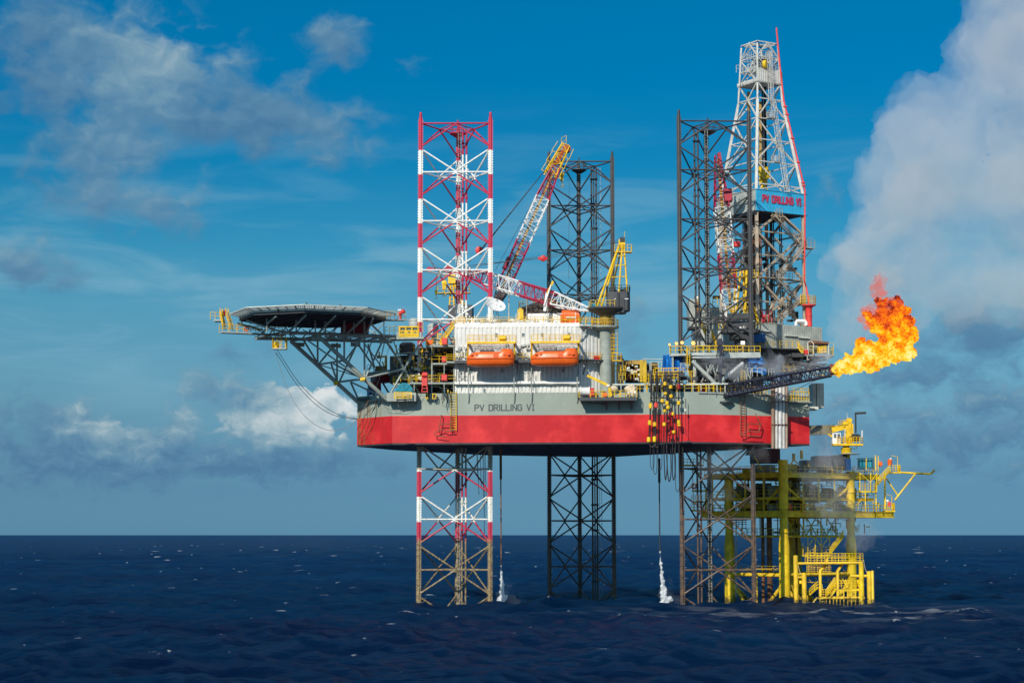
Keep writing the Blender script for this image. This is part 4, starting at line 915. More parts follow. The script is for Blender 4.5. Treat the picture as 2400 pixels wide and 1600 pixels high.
# lower gallery with stair on the left
b = MB()
a = Fp(160, 540, -2); c = Fp(745, 548, -2); c.z = a.z; b.obox((a+c)/2+V((*UN,0))*.8, (c-a)/2, V((*UN,0))*.9, V((0,0,.1))); a2 = q('z1', 90, 440, 341); c2q = q('z1', 165, 440, 341); b.obox((a2+c2q)/2, (c2q-a2)/2, V((0,1.2,0)), V((0,0,.09)))
b.build('gallery_floor', M['lgrey'], hd)
b = MB(); b.rail([a+V((0,0,.1)), c+V((0,0,.1))], 1.25, 1.3); b.rail([a+V((*UN,0))*1.6+V((0,0,.1)), c+V((*UN,0))*1.6+V((0,0,.1))], 1.25, 1.6)
b.rail([q('z1', 50, 425, 341), q('z1', 140, 432, 341)], 1.3, .8); b.rail([q('z1', 50, 425, 343), q('z1', 140, 432, 343)], 1.3, .8)
b.stair(q('z1', 245, 520, 341.5), q('z1', 200, 372, 341.5), 1.0, (.3,1,0)); b.stair(q('z1', 178, 520, 340), q('z1', 148, 372, 340), .9, (.3,1,0)); b.build('gallery_railing', M['yel'], hd)
b = MB(); b.rail([q('z1', 1645, 425, 336), q('z1', 1740, 425, 337)], 1.4, .7); b.rail([q('z1', 1740, 425, 337), q('z1', 1840, 430, 339)], 1.3, .9); b.build('monitor_railing', M['yel'], hd)
b = MB().bar(q('z1', 1640, 432, 337), q('z1', 1845, 432, 339), 2.0, .18); b.bar(q('z1', 1645, 440, 337), q('z1', 1645, 590, 336), .14, .14); b.build('monitor_platform', M['lgrey'], hd)
b = MB()
for x, y in ((490,350),(672,350),(1245,305),(935,285)): b.box(q('z1', x, y+10, 326 if x > 600 else 332), .2, .2, .5)
b.build('deck_lights', M['mach'], hd)
t = thing('lifebuoy', 'orange lifebuoy on the yellow gallery rail under the helicopter deck', 'lifebuoy', q('z1', 383, 515, 337.0))
p = q('z1', 383, 512, 337.0); b = MB(); b.path([p+V((.36*cos(a), 0, .36*sin(a))) for a in [2*pi*i/16 for i in range(17)]], .11, 6); b.build('ring', M['org'], t)
t = thing('fire_monitor', 'orange fire water monitor on the landing at the helicopter deck edge', 'fire monitor', q('z1', 1795, 428, 338)); p = q('z1', 1795, 428, 338)
b = MB().tube(p, p+V((0,0,1.0)), .16, 8); b.tube(p+V((-.2,-.1,.95)), p+V((.75,-.4,1.5)), .26, 9, .40); b.build('barrel', M['lred'], t)
MB().box(p+V((-.1,0,1.55)), .55, .5, .22).build('light_box', M['white'], t)
t = thing('foam_drum', 'red drum beside the yellow stair at the bow end of the helicopter deck', 'drum', q('z1', 172, 380, 341)); MB().lathe(q('z1', 172, 395, 341), [(.33,0),(.36,.05),(.33,.4),(.36,.45),(.33,.9),(.28,.95)], 12).build('shell', M['red'], t)
def container(name, label, cat, k, x0, x1, y0, y1, d, mat, dep=2.4, D=LD, group=None):
    a = q(k, x0, y1, d); c = q(k, x1, y1, d); h = q(k, x0, y0, d).z-a.z; ln = (c-a).x/max(.3, D[0]); m = (a+c)/2; m.z = a.z
    t = thing(name, label, cat, m, group); nrm = V((-D[1], D[0], 0)); b = MB().box(m+nrm*dep/2, ln, dep, h, D)
    n = max(4, int(ln/.32))
    for i in range(n): p = m+L3(D)*((i+.5)/n-.5)*ln*.96; b.box(p+nrm*.0+V((0,0,h*.06)), ln/n*.5, .10, h*.86, D)
    b.build('shell', mat, t); b = MB()
    for sx in (-1, 1): 
        b.box(m+L3(D)*(sx*ln*.49)+nrm*.02, .16, .16, h+.03, D)
    b.box(m+nrm*.02+V((0,0,h-.12)), ln, .17, .16, D); b.box(m+nrm*.02, ln, .17, .16, D); b.build('corner_frame', mat, t); return t
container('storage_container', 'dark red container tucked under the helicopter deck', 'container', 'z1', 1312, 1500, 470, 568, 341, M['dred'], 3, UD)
# hose basket hanging under the truss, and its mooring lines
t = thing('mooring_basket', 'small yellow railed basket hanging below the helicopter deck truss', 'basket', q('z1', 683, 698, 333.5))
a = q('z1', 620, 692, 333); c = q('z1', 745, 700, 333); c.z = a.z; b = MB().obox((a+c)/2+V((0,.9,0)), (c-a)/2, V((0,.9,0)), V((0,0,.08))); b.build('floor', M['lgrey'], t)
b = MB(); b.rail([a+V((0,1.8,0)), a, c, c+V((0,1.8,0))], 1.9, .7, .04, (.33,.66,1)); b.lathe(a+V((.6,.6,.1)), [(.5,0),(.5,.9),(.3,1.1)], 10); b.build('cage', M['yel'], t)
b = MB()
for x in (692, 742): b.bar(q('z1', x, 692, 333.3), q('z1', x, 560, 333.8), .1, .1)
b.build('hangers', M['yel'], t)
def sag(p0, p1, dip, n=20): return [p0.lerp(p1, i/n)-V((0,0,dip*4*(i/n)*(1-i/n))) for i in range(n+1)]
def line3(k, pts, r, name, label, mat=None, d0=340, d1=340, cat='rope'):
    n = len(pts); P_ = [q(k, x, y, d0+(d1-d0)*i/(n-1)) for i, (x, y) in enumerate(pts)]
    # smooth through the points
    out = []
    for i in range(n-1):
        p0, p1, p2, p3 = P_[max(i-1,0)], P_[i], P_[i+1], P_[min(i+2,n-1)]
        for s in range(6):
            u = s/6; out.append(.5*((2*p1)+(p2-p0)*u+(2*p0-5*p1+4*p2-p3)*u*u+(3*p1-p0-3*p2+p3)*u**3))
    out.append(P_[-1]); o = tag(MB().path(out, r, 5).build(name, mat or M['wire']), label, cat); return o
line3('z1', [(668,708),(745,830),(850,985),(980,1130),(1120,1240),(1250,1305),(1400,1337)], .05, 'mooring_rope', 'dark hose sagging from the yellow basket to the bow, upper of two side by side', None, 333, 346.5)
line3('z1', [(655,730),(720,830),(830,1000),(960,1150),(1090,1255),(1230,1318),(1400,1342)], .05, 'mooring_rope', 'dark hose sagging from the yellow basket to the bow, lower of two side by side', None, 333, 346.5)
line3('z1', [(645,720),(690,860),(760,1060),(860,1240),(960,1350),(1070,1420),(1170,1445),(1270,1428),(1340,1395),(1400,1345)], .04, 'mooring_rope', 'thin pale cable sagging lowest from the yellow basket to the bow', M['steel'], 333, 346.5)
line3('z1', [(1730,570),(1690,690),(1640,850),(1580,1030),(1500,1180),(1400,1340)], .035, 'guy_wire', 'thin pale wire running from the yellow cage platform down to the bow corner', M['steel'], 338, 346)
for i, (pts, lb) in enumerate([([(1630,1175),(1650,1220),(1700,1252),(1760,1250),(1840,1215),(1870,1180)], 'short dark cable looped under the blue reel on the hull side'), ([(1740,1265),(1800,1272),(1870,1255),(1930,1205),(1990,1110)], 'longer dark cable looped from the blue reel towards the red bin')]):
    line3('z1', pts, .035, 'hull_cable', lb, None, 340, 339, 'cable')
# anchor chains over the bow
for i, (pts, lb) in enumerate([([(1500,1165),(1470,1210),(1440,1260),(1420,1330)], 'rusty chain hanging over the bow nearest the corner edge'), ([(1580,1165),(1560,1230),(1530,1290),(1500,1320)], 'rusty chain hanging over the bow in the middle'), ([(1500,1180),(1495,1260),(1490,1350),(1450,1440),(1408,1510)], 'dark chain dropping from the bow grey onto the red'), ([(1580,1190),(1570,1300),(1545,1400),(1480,1490),(1410,1520)], 'dark chain sweeping lowest across the red bow')]):
    line3('z1', pts, .07 if i < 2 else .05, 'anchor_chain', lb, M['chain'], 343.0, 346.5, 'chain')
# yellow cage on its platform right of the helideck
t = thing('tool_platform', 'grey cantilevered platform carrying the yellow cage at the foot of the striped leg', 'platform', q('z1', 1860, 597, 338))
a = q('z1', 1700, 600, 337); c = q('z1', 2010, 600, 336); c.z = a.z; b = MB().obox((a+c)/2+V((0,1.5,0)), (c-a)/2, V((0,1.6,0)), V((0,0,.15))); 
for x in (1772, 1978): b.box(q('z1', x, 592, 337), .5, .5, .9)
b.build('floor', M['grey'], t)
b = MB(); b.rail([q('z1', 1655, 570, 337), q('z1', 1780, 560, 337)], 1.4, .8); b.rail([q('z1', 1965, 545, 337), q('z1', 2005, 545, 337)], 1.8, .7); b.build('railing', M['yel'], t)
a = q('z1', 1790, 586, 336.6); c = q('z1', 1960, 586, 336.6); h = q('z1', 1790, 490, 336.6).z-a.z; wd = (c-a).x
t = thing('yellow_cage', 'bright yellow framed cargo cage on the platform left of the striped leg', 'cage', (a+c)/2)
b = MB()
for z in (.05, .3, .55, h*.58, h*.98): b.bar(a+V((0,0,z)), c+V((0,0,z)), .22, .2); b.bar(a+V((0,2,z)), c+V((0,2,z)), .22, .2)
for f in (0, .33, .66, 1): p = a.lerp(c, f); b.bar(p, p+V((0,0,h)), .2, .2); b.bar(p+V((0,2,0)), p+V((0,2,h)), .2, .2); b.bar(p+V((0,0,h*.98)), p+V((0,2,h*.98)), .18, .18)
b.build('frame', M['yel'], t); b = MB()
for f in (.17, .5, .83): p = a.lerp(c, f)+V((0,.6,h*.6)); b.tube(p+V((-.6,0,.12)), p+V((.6,0,.12)), .16, 7); b.tube(p+V((-.6,0,.5)), p+V((.6,0,.5)), .14, 7)
b.build('cargo', M['brown'], t)
# ---------------------------------------------------------------- gear between the helideck and the block
def deckplat(label, k, x0, x1, y, d, dep, rail=True, mat='grey', name='work_platform', legs=()):
    a = q(k, x0, y, d); c = q(k, x1, y, d+(x1-x0)*0); c.z = a.z; c.y = d; t = thing(name, label, 'platform', (a+c)/2)
    b = MB().obox((a+c)/2+V((0,dep/2,-.12)), (c-a)/2, V((0,dep/2,0)), V((0,0,.14)))
    for f in legs: p = a.lerp(c, f)+V((0,.15,0)); b.bar(p, V((p.x, p.y, ZDECK)), .14, .14)
    b.build('floor', M[mat], t)
    if rail: MB().rail([a+V((0,dep,0)), a, c, c+V((0,dep,0))], 1.2, 1.3, .05).build('railing', M['yel'], t)
    return t
deckplat('upper railed platform left of the white block top storey', 'z2', 150, 412, 662, 340.5, 6, legs=(.2,.98))
deckplat('middle railed platform left of the white block', 'z2', 202, 412, 825, 340.2, 5, legs=(.02,.55))
deckplat('short raised platform joined to the middle platform by the white block', 'z2', 338, 416, 810, 339.2, 2)
deckplat('long low railed platform along the hull left of the white block', 'z2', 0, 412, 1003, 340.3, 5, legs=(.1,.5,.98))
deckplat('low platform with rail behind the helideck struts', 'a1', 480, 1180, 1240, 342, 6, legs=(.1,.5,.9))
t = thing('yellow_stair', 'yellow stair climbing to the white roof from the upper platform', 'stair', q('z2', 285, 640, 341)); MB().stair(q('z2', 285, 660, 341), q('z2', 410, 485, 341), 1.1, (0,1,0)).build('flight', M['yel'], t)
def bin_(label, k, x0, x1, y0, y1, d, mat, dep=1.0, name='hose_locker', cat='locker', extra=None):
    a = q(k, x0, y1, d); c = q(k, x1, y1, d); h = q(k, x0, y0, d).z-a.z; m = (a+c)/2; t = thing(name, label, cat, m)
    b = MB().box(m+V((0,dep/2,0)), c.x-a.x, dep, h); b.box(m+V((0,-.03,h*.1)), (c.x-a.x)*.8, .08, h*.75); b.box(m+V((0,dep/2,h)), (c.x-a.x)*1.06, dep*1.08, .08); b.build('body', mat, t)
    if extra: extra(t, m, c.x-a.x, h)
    return t
bin_('red hose locker on the upper platform left of the white block', 'z2', 298, 345, 600, 655, 340, M['lred'])
bin_('red hose locker in shade on the middle platform left of the block', 'z2', 298, 335, 770, 815, 341, M['lred'])
bin_('red hose locker on the low platform by the hull edge', 'z2', 295, 345, 935, 985, 339.8, M['lred'])
bin_('dark orange drum crate at the left end of the upper platform', 'z2', 160, 215, 615, 660, 342, M['org'], name='crate', cat='crate')
t = thing('escape_chute', 'bright red escape chute box standing on the hull edge', 'chute box', q('a1', 1062, 1400, 337.8)); p = q('a1', 1062, 1400, 337.8)
b = MB(); s_ = .12752*337.8/FPX; b.box(p+V((0,0,115*s_)), 100*s_, .9, 200*s_); b.bar(p+V((-.48,-.4,0)), p+V((-.36,-.4,1.1)), .12, .12); b.bar(p+V((.48,-.4,0)), p+V((.36,-.4,1.1)), .12, .12); b.box(p, 1.1, .9, .12); b.box(p+V((0,0,.55)), .9, .8, .12); b.lathe(p+V((-.44,-.45,315*s_)), [(.02,0),(.44,.02),(.44,.88),(.02,.9)], 14, ax=(1,0,0)); b.build('box', M['lred'], t)
# blue reel on a hull sponson with a yellow guard
t = thing('hose_reel', 'blue cable reel on a grey sponson of the hull side near the bow', 'reel', q('a1', 680, 1480, 338.6))
a = q('a1', 380, 1500, 338.5); c = q('a1', 915, 1500, 338.5); m = (a+c)/2; m.z = q('a1', 600, 1570, 338.5).z; b = MB().box(V((m.x, m.y+1, m.z)), (c.x-a.x), 2.6, q('a1', 600, 1412, 338.5).z-m.z); 
for x in (570, 740): b.bar(q('a1', x, 1560, 338.5), q('a1', x+10, 1680, 339.6), .14, .14)
b.build('sponson', M['grey'], t)
p = q('a1', 685, 1385, 338.8); b = MB(); b.lathe(p+V((0,-.1,0)), [(1.45,0),(1.45,.14),(1.0,.16),(1.0,1.2),(1.45,1.22),(1.45,1.36)], 28, ax=(0,1,0))
for i in range(8): a_ = 2*pi*i/8; b.bar(p+V((0,-.16,0)), p+V((1.42*cos(a_),-.16,1.42*sin(a_))), .12, .07)
b.build('drum', M['teal'], t)
b = MB()
for x0, x1 in ((505, 655), (668, 818)):
    a = q('a1', x0, 1510, 337.3); c = q('a1', x1, 1510, 337.3); h = q('a1', x0, 1405, 337.3).z-a.z
    for f in (0, 1): p_ = a.lerp(c, f); b.bar(p_, p_+V((0,0,h)), .16, .16)
    for k in (0, .35, .68, 1): b.bar(a+V((0,0,h*k)), c+V((0,0,h*k)), .15, .14)
b.build('guard', M['yel'], t)

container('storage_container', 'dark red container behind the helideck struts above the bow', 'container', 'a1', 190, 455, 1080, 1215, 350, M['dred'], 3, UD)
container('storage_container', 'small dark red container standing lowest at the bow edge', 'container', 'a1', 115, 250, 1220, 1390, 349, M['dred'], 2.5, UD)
t = thing('bow_reel', 'small dark blue winch reel on the bow under the helideck', 'reel', q('a1', 30, 1420, 348)); MB().lathe(q('a1', 20, 1400, 348), [(.9,0),(.9,.15),(.5,.2),(.5,1),(.9,1.05),(.9,1.2)], 18, ax=(1,.3,0)).build('drum', M['blue'], t)
t = thing('bow_fairlead', 'grey mooring fairlead frame on the bow deck edge', 'fairlead', q('z1', 1500, 1150, 346)); b = MB(); b.bar(q('z1', 1410, 1165, 347), q('z1', 1690, 1130, 344), .35, .3); b.bar(q('z1', 1455, 1165, 346), q('z1', 1520, 1162, 345.5), .5, .6)
for x in (1480, 1580): b.lathe(q('z1', x, 1160, 345.2), [(.25,0),(.25,.5)], 10, ax=(1,0,0))
b.build('frame', M['dgrey'], t)
t = thing('bow_davit', 'yellow davit arm and orange load seen between the helideck struts', 'davit', q('a1', 350, 1000, 352)); b = MB(); b.tube(q('a1', 350, 1000, 352), q('a1', 350, 735, 352), .22, 8); b.tube(q('a1', 350, 740, 352), q('a1', 225, 760, 352), .16, 8); b.tube(q('a1', 330, 960, 352), q('a1', 280, 840, 352), .12, 6); b.tube(q('a1', 225, 770, 352), q('a1', 230, 660, 352), .13, 6); b.build('arm', M['yel'], t)
MB().box(q('a1', 260, 1010, 352), 1.8, 1.4, .8).box(q('a1', 215, 780, 352), .6, .6, .5).build('load', M['brown'], t)
t = thing('bow_gallery', 'grey gallery beam under the yellow davit at the bow', 'platform', q('a1', 200, 1050, 351)); b = MB().bar(q('a1', 0, 1085, 351), q('a1', 480, 1020, 349), 2.5, .5); b.build('beam', M['grey'], t); MB().rail([q('a1', 0, 1040, 350), q('a1', 120, 1030, 350)], 1.3, .8).build('railing', M['lgrey'], t)
# jacking machinery at the striped leg
def jackhouse(label, cxy, zt, mat, W_=14, extra=True):
    t = thing('jacking_unit', label, 'jacking frame', (cxy[0], cxy[1], ZDECK)); h = W_*.866
    cs = [V((cxy[0]-W_/2, cxy[1])), V((cxy[0]+W_/2, cxy[1])), V((cxy[0], cxy[1]+h))]
    for p in cs:
        b = MB()
        for sx in (-1, 1): b.obox(V((p.x+sx*1.25, p.y, (ZDECK+zt)/2)), V((.5,0,0)), V((0,1.1,0)), V((0,0,(zt-ZDECK)/2)))
        for k in range(5): 
            z = ZDECK+1+(zt-ZDECK-2)*k/4
            for sx in (-1, 1): b.lathe((p.x+sx*1.5, p.y-1.1, z), [(.55,-.5),(.55,0),(.3,.02)], 12, ax=(0,1,0))
        b.build('gear_case', mat, t)
    b = MB()
    for i in range(3): b.bar(L3(cs[i], zt-.4), L3(cs[(i+1)%3], zt-.4), .5, .8); b.bar(L3(cs[i], ZDECK+2), L3(cs[(i+1)%3], ZDECK+2), .4, .6)
    b.build('tie_beams', mat, t); return t
jackhouse('dark jacking machinery clasping the foot of the striped leg', c1, 45.0, M['dgrey'], W)
jackhouse('dark jacking machinery clasping the foot of the far dark leg', c2_, 47.0, M['mach'], W)
t = thing('machinery_house', 'dark grey machinery house behind the helideck struts', 'machinery house', q('a1', 880, 1380, 346)); b = MB(); a = q('a1', 640, 1400, 347); c = q('a1', 1180, 1400, 347); b.box((a+c)/2+V((0,4,0)), (c.x-a.x), 8, q('a1', 640, 720, 347).z-a.z); a2 = q('a1', 480, 1230, 349); b.box(V(((q('a1',480,1,349).x+q('a1',660,1,349).x)/2, 353, a2.z)), 2.4, 6, q('a1', 480, 730, 349).z-a2.z); b.build('house', paint('weathered_house_grey', (.13,.135,.13), .6, rust=.25, var=.2), t)
b = MB()
for i in range(38):
    x = random.uniform(660, 1175); y = random.uniform(760, 1190); p = q('a1', x, y, 346.5); b.box(p, random.uniform(.3,1.4), .5, random.uniform(.2,.8))
b.build('pipe_fittings', M['mach'], t)
b = MB()
for i in range(16): x = random.uniform(500, 1180); p = q('a1', x, random.uniform(750, 1200), 346.0); b.tube(p, p+V((random.uniform(-1,1),0,random.uniform(.5,2.6))), .06, 5)
b.build('pipes', M['lgrey'], t)
b = MB()
rg = random.Random(8)
for i in range(34): x = rg.uniform(500, 1180); p = q('a1', x, rg.uniform(560, 1190), rg.uniform(344.5, 346)); e = rg.choice([V((0,0,rg.uniform(.4,1.8))), V((rg.uniform(.5,2),0,0))]); b.tube(p, p+e, rg.uniform(.06,.12), 6)
for y, x0, x1 in ((720, 820, 1180), (660, 690, 860), (1000, 760, 1180), (880, 500, 620)): b.rail([q('a1', x0, y, 344.6), q('a1', x1, y, 344.6)], 1.2, .9, .05)
tag(b.build('yellow_pipework', M['yel'], t), kind='stuff')
b = MB()
for i in range(26): p = q('a1', rg.uniform(660, 1180), rg.uniform(740, 1200), 344.8); b.box(p, rg.uniform(.2,.9), .4, rg.uniform(.15,.5))
b.build('pale_fittings', M['pale'], t)
b = MB().lathe(q('a1', 740, 700, 345.5), [(1.4,0),(1.4,1.6),(1.0,2.0)], 16); b.build('tank_top', M['dgrey'], t)
def tank(label, k, x, y0, y1, r, d, mat, name='storage_tank', dome=.5):
    p = q(k, x, y1, d); h = q(k, x, y0, d).z-p.z; t = thing(name, label, 'tank', p); b = MB().lathe(p, [(r,0),(r,h-dome),(r*.85,h-dome*.45),(r*.5,h-dome*.12),(.05,h)], 20); b.build('shell', mat, t)
    b = MB()
    for f in (.2, .6): b.lathe(p+V((0,0,h*f)), [(r+.05,0),(r+.05,.12)], 20)
    b.build('bands', mat, t); return t
tank('pale dome topped tank just left of the striped leg', 'a1', 865, 35, 200, .95, 350, M['lgrey']); tank('pale tank seen through the foot of the striped leg', 'a1', 1215, 130, 350, 1.0, 353, M['lgrey'])
tank('grey tank right of the red brace of the striped leg', 'a1', 1290, 310, 540, 1.1, 352, M['lgrey'])
t = thing('pipe_manifold', 'tangle of dark pipes and yellow valves between the platforms left of the block', 'manifold', q('z2', 310, 900, 344))
b = MB()
for i in range(46): x = random.uniform(205, 410); p = q('z2', x, random.uniform(690, 1090), random.uniform(342, 346)); e = random.choice([V((0,0,random.uniform(.6,3))), V((random.uniform(.6,3),0,0))]); b.tube(p, p+e, random.uniform(.06,.2), 6)
tag(b.build('dark_pipework', M['mach'], t), kind='stuff'); b = MB()
for i in range(20): x = random.uniform(180, 405); p = q('z2', x, random.uniform(560, 1000), random.uniform(341.5, 345)); e = random.choice([V((0,0,random.uniform(.6,2.2))), V((random.uniform(.5,1.5),0,0))]); b.tube(p, p+e, random.uniform(.06,.13), 6)
tag(b.build('yellow_pipework', M['yel'], t), kind='stuff'); b = MB()
for i in range(16): x = random.uniform(190, 405); p = q('z2', x, random.uniform(560, 1060), random.uniform(341.5, 345)); e = random.choice([V((0,0,random.uniform(.6,2.2))), V((random.uniform(.5,1.5),0,0))]); b.tube(p, p+e, random.uniform(.06,.13), 6)
tag(b.build('pale_pipework', M['lgrey'], t), kind='stuff')
t = thing('machinery_house', 'dark machinery house set back between striped leg and white block', 'machinery house', q('z2', 300, 1090, 347)); a = q('z2', 195, 1095, 347); c = q('z2', 412, 1095, 347); MB().box((a+c)/2+V((0,3,0)), c.x-a.x+1, 6, q('z2', 300, 660, 347).z-a.z).build('house', M['mach'], t)
t = thing('scupper_frame', 'small yellow and black frame notched in the hull edge below the red chute box', 'frame', q('a1', 1180, 1520, 337.8)); b = MB()
for x0, x1 in ((1090, 1150), (1200, 1262)): a = q('a1', x0, 1515, 339); c = q('a1', x1, 1515, 339); b.obox((a+c)/2+V((0,-.1,.45)), V(((c.x-a.x)/2,0,0)), V((0,.08,0)), V((0,0,.5)))
b.build('opening', M['mach'], t); b = MB()
for x in (1085, 1115, 1210, 1268): b.bar(q('a1', x, 1520, 338.6), q('a1', x, 1435, 338.6), .12, .1)
for x0, x1 in ((1085,1125),(1195,1268)): b.bar(q('a1', x0, 1520, 338.6), q('a1', x1, 1520, 338.6), .12, .12); b.bar(q('a1', x0, 1435, 338.6), q('a1', x1, 1435, 338.6), .12, .12)
b.build('frame', M['yel'], t)
t = thing('hose_bundle', 'dark hose ends dangling over the hull edge by the rusty ladder', 'hoses', q('z2', 325, 1110, 338)); b = MB()
for x, y1 in ((312,1190),(325,1170),(342,1150),(352,1195),(300,1165)): b.path([q('z2', x, 1050, 339), q('z2', x+2, 1110, 338), q('z2', x-4, y1, 338)], .07, 5)
b.build('hoses', M['black'], t); MB().path([q('z2', 300, 1170, 338), q('z2', 305, 1215, 338), q('z2', 325, 1230, 338), q('z2', 345, 1205, 338)], .04, 5).build('loop', M['wire'], t); b = MB(); b.tube(q('z2', 318, 1080, 338.5), q('z2', 318, 1130, 338.2), .14, 6); b.build('blue_end', M['teal'], t); MB().tube(q('z2', 353, 1070, 338.3), q('z2', 353, 1150, 338.2), .11, 6).build('yellow_end', M['yel'], t)
# ---------------------------------------------------------------- leg house, cantilever and drill floor
def fpl(k, x, y, d): return q(k, x, y, d)
t = thing('jacking_unit', 'grey jacking house with yellow rail round the foot of the near dark leg', 'jacking unit', (c3[0], c3[1], ZDECK))
zj = q('z3', 700, 742, 341).z
xa, xb = q('z3', 275, 742, 342).x, q('z3', 1105, 742, 342).x
b = MB(); b.prism([(xa, 342.5), (xa+3, 340.5), (xb, 341.5), (xb+3, 356), (xb-6, 360), (xa+2, 356)], zj-.25, zj); b.build('top_floor', M['lgrey'], t)
b = MB(); b.bar(q('z3', 478, 757, 341.2), q('z3', 1105, 752, 341.6), .6, .95); b.bar(q('z3', 478, 775, 341.4), q('z3', 1105, 770, 341.8), .4, .25)
b.bar(q('z3', 280, 750, 343), q('z3', 478, 757, 341.2), .4, .5); b.build('edge_beam', M['lgrey'], t)
b = MB(); b.rail([q('z3', 275, 742, 342.5), q('z3', 480, 742, 341), q('z3', 1105, 742, 341.4)], 1.35, 1.0, .055, (.5, 1.0)); b.rail([q('z3', 275, 742, 342.5), q('z3', 285, 742, 352), q('z3', 640, 742, 354)], 1.3, 1.4, .05); b.rail([q('z3', 520, 735, 345), q('z3', 1000, 735, 346)], 1.3, 1.2, .05); b.build('railing', M['yel'], t)
b = MB(); b.tube(q('z3', 478, 805, 340.8), q('z3', 690, 1010, 341.2), .34, 10); b.tube(q('z3', 948, 825, 341.6), q('z3', 742, 995, 341.2), .34, 10); b.bar(q('z3', 655, 1020, 341), q('z3', 790, 1020, 341), .8, .6); b.bar(q('z3', 500, 800, 341.5), q('z3', 500, 1100, 341.5), .5, .5); b.build('v_braces', M['lgrey'], t)
b = MB(); a = q('z3', 490, 1100, 344); c = q('z3', 1130, 1100, 346); b.prism([(a.x, 344), (c.x, 346), (c.x, 352), (a.x, 352)], ZDECK, zj-.3)
for i in range(50): p = q('z3', random.uniform(500, 1110), random.uniform(800, 1060), random.uniform(343.2, 344.6)); b.box(p, random.uniform(.2, 1.6), random.uniform(.3, .9), random.uniform(.2, 1.4))
b.build('gear_housing', paint('weathered_grey_steel', (.085, .09, .088), .6, rust=.3), t)
b = MB()
for i in range(18): x = random.uniform(510, 1100); p = q('z3', x, random.uniform(860, 1050), 342.8); b.tube(p, p+V((random.uniform(-.6,.6),0,random.uniform(.8,3))), random.uniform(.05,.13), 5)
for x0, y0, x1, y1 in ((560,1000,680,800),(600,990,650,830),(830,980,800,860),(860,1000,950,870),(640,900,700,800)): b.tube(q('z3', x0, y0, 342.6), q('z3', x1, y1, 342.6), .09, 5)
b.build('pipes', M['lgrey'], t)
b = MB(); b.bar(q('z3', 300, 745, 342.6), q('z3', 300, 1100, 342.6), .3, .3); b.bar(q('z3', 350, 745, 349), q('z3', 350, 1100, 349), .3, .3); b.build('props', M['grey'], t)
# yellow caged ladders
for (k, x0, x1, y0, y1, d, lb) in (('z3', 425, 465, 690, 850, 340.3, 'yellow caged ladder dropping from the leg platform left of the grey V braces'), ('z3', 455, 508, 900, 1012, 339.6, 'yellow caged ladder standing beside the left grey V brace'), ('z3', 925, 968, 895, 1015, 340.5, 'yellow caged ladder standing right of the grey V braces'), ('a3', 605, 690, 540, 660, 338.5, 'yellow caged ladder beside the brown canvas shelter'), ('a3', 645, 660, 680, 770, 338.2, 'short yellow ladder below the white pipe rail')):
    a = q(k, (x0+x1)/2, y1, d); e = q(k, (x0+x1)/2, y0, d); w = q(k, x1, y1, d).x-q(k, x0, y1, d).x
    t = thing('caged_ladder', lb, 'ladder', a); b = MB().ladder(a, e, w*.55, (1,0,0), .4, .05); n = max(2, int((e-a).length/1.0))
    for i in range(n+1):
        p = a.lerp(e, i/n); b.path([p+V((w/2*cos(g), -w*.7*sin(g), 0)) for g in [pi*j/6 for j in range(7)]], .045, 4)
    for g in (0, pi/3, 2*pi/3, pi): o = V((w/2*cos(g), -w*.7*sin(g), 0)); b.tube(a+o, e+o, .04, 4)
    b.build('cage', M['yel'], t)
# floodlights on posts
for i, (x, y, d, lb) in enumerate(((948,152,343,'leftmost lit floodlight, small, on a thin post above the left blue tarpaulin'),(1038,138,342,'lit floodlight on a thin post just left of the near dark leg'),(1112,128,341.5,'lit floodlight at the foot of the near dark leg'),(1258,133,341,'lit floodlight with a dark hood right of the leg foot'))):
    p = q('a3', x, y, d); t = thing('floodlight', lb, 'floodlight', V((p.x, p.y, zj)), 'lit floodlights on the leg platform'); MB().tube((p.x, p.y+.3, zj), p+V((0,.3,.2)), .05, 5).build('post', M['lgrey'], t)
    ax = V((-.3, -1, -.45)).normalized(); s_ = .42 if i == 0 else .55 if i < 3 else .68
    h = MB().lathe(p-ax*.35*s_, [(.2*s_,0),(.62*s_,.3*s_),(.66*s_,.36*s_)], 14, ax=ax).build('housing', M['mach'], t)
    MB().lathe(p, [(.58*s_,0),(.5*s_,.05)], 14, ax=ax).build('lens', M['lamp'], h)
p = q('a4', 1432, 1165, 344); t = thing('floodlight', 'white lit floodlight on the leg platform near the dark crane', 'floodlight', V((p.x, p.y, zj))); MB().tube((p.x, p.y+.3, zj), p+V((0,.3,0)), .05, 5).build('post', M['lgrey'], t); MB().box(p+V((0,.1,-.35)), .85, .3, .75).build('housing', M['mach'], t); MB().box(p+V((0,-.08,-.3)), .7, .06, .62).build('lens', M['lampw'], t)
p = q('a4', 660, 410, 358); t = thing('floodlight', 'lit floodlight high on the grey clad house behind the right leg', 'floodlight', p); MB().box(p+V((0,.1,-.3)), .8, .3, .6).build('housing', M['mach'], t); MB().box(p+V((0,-.08,-.22)), .62, .06, .45).build('lens', M['lampw'], t)
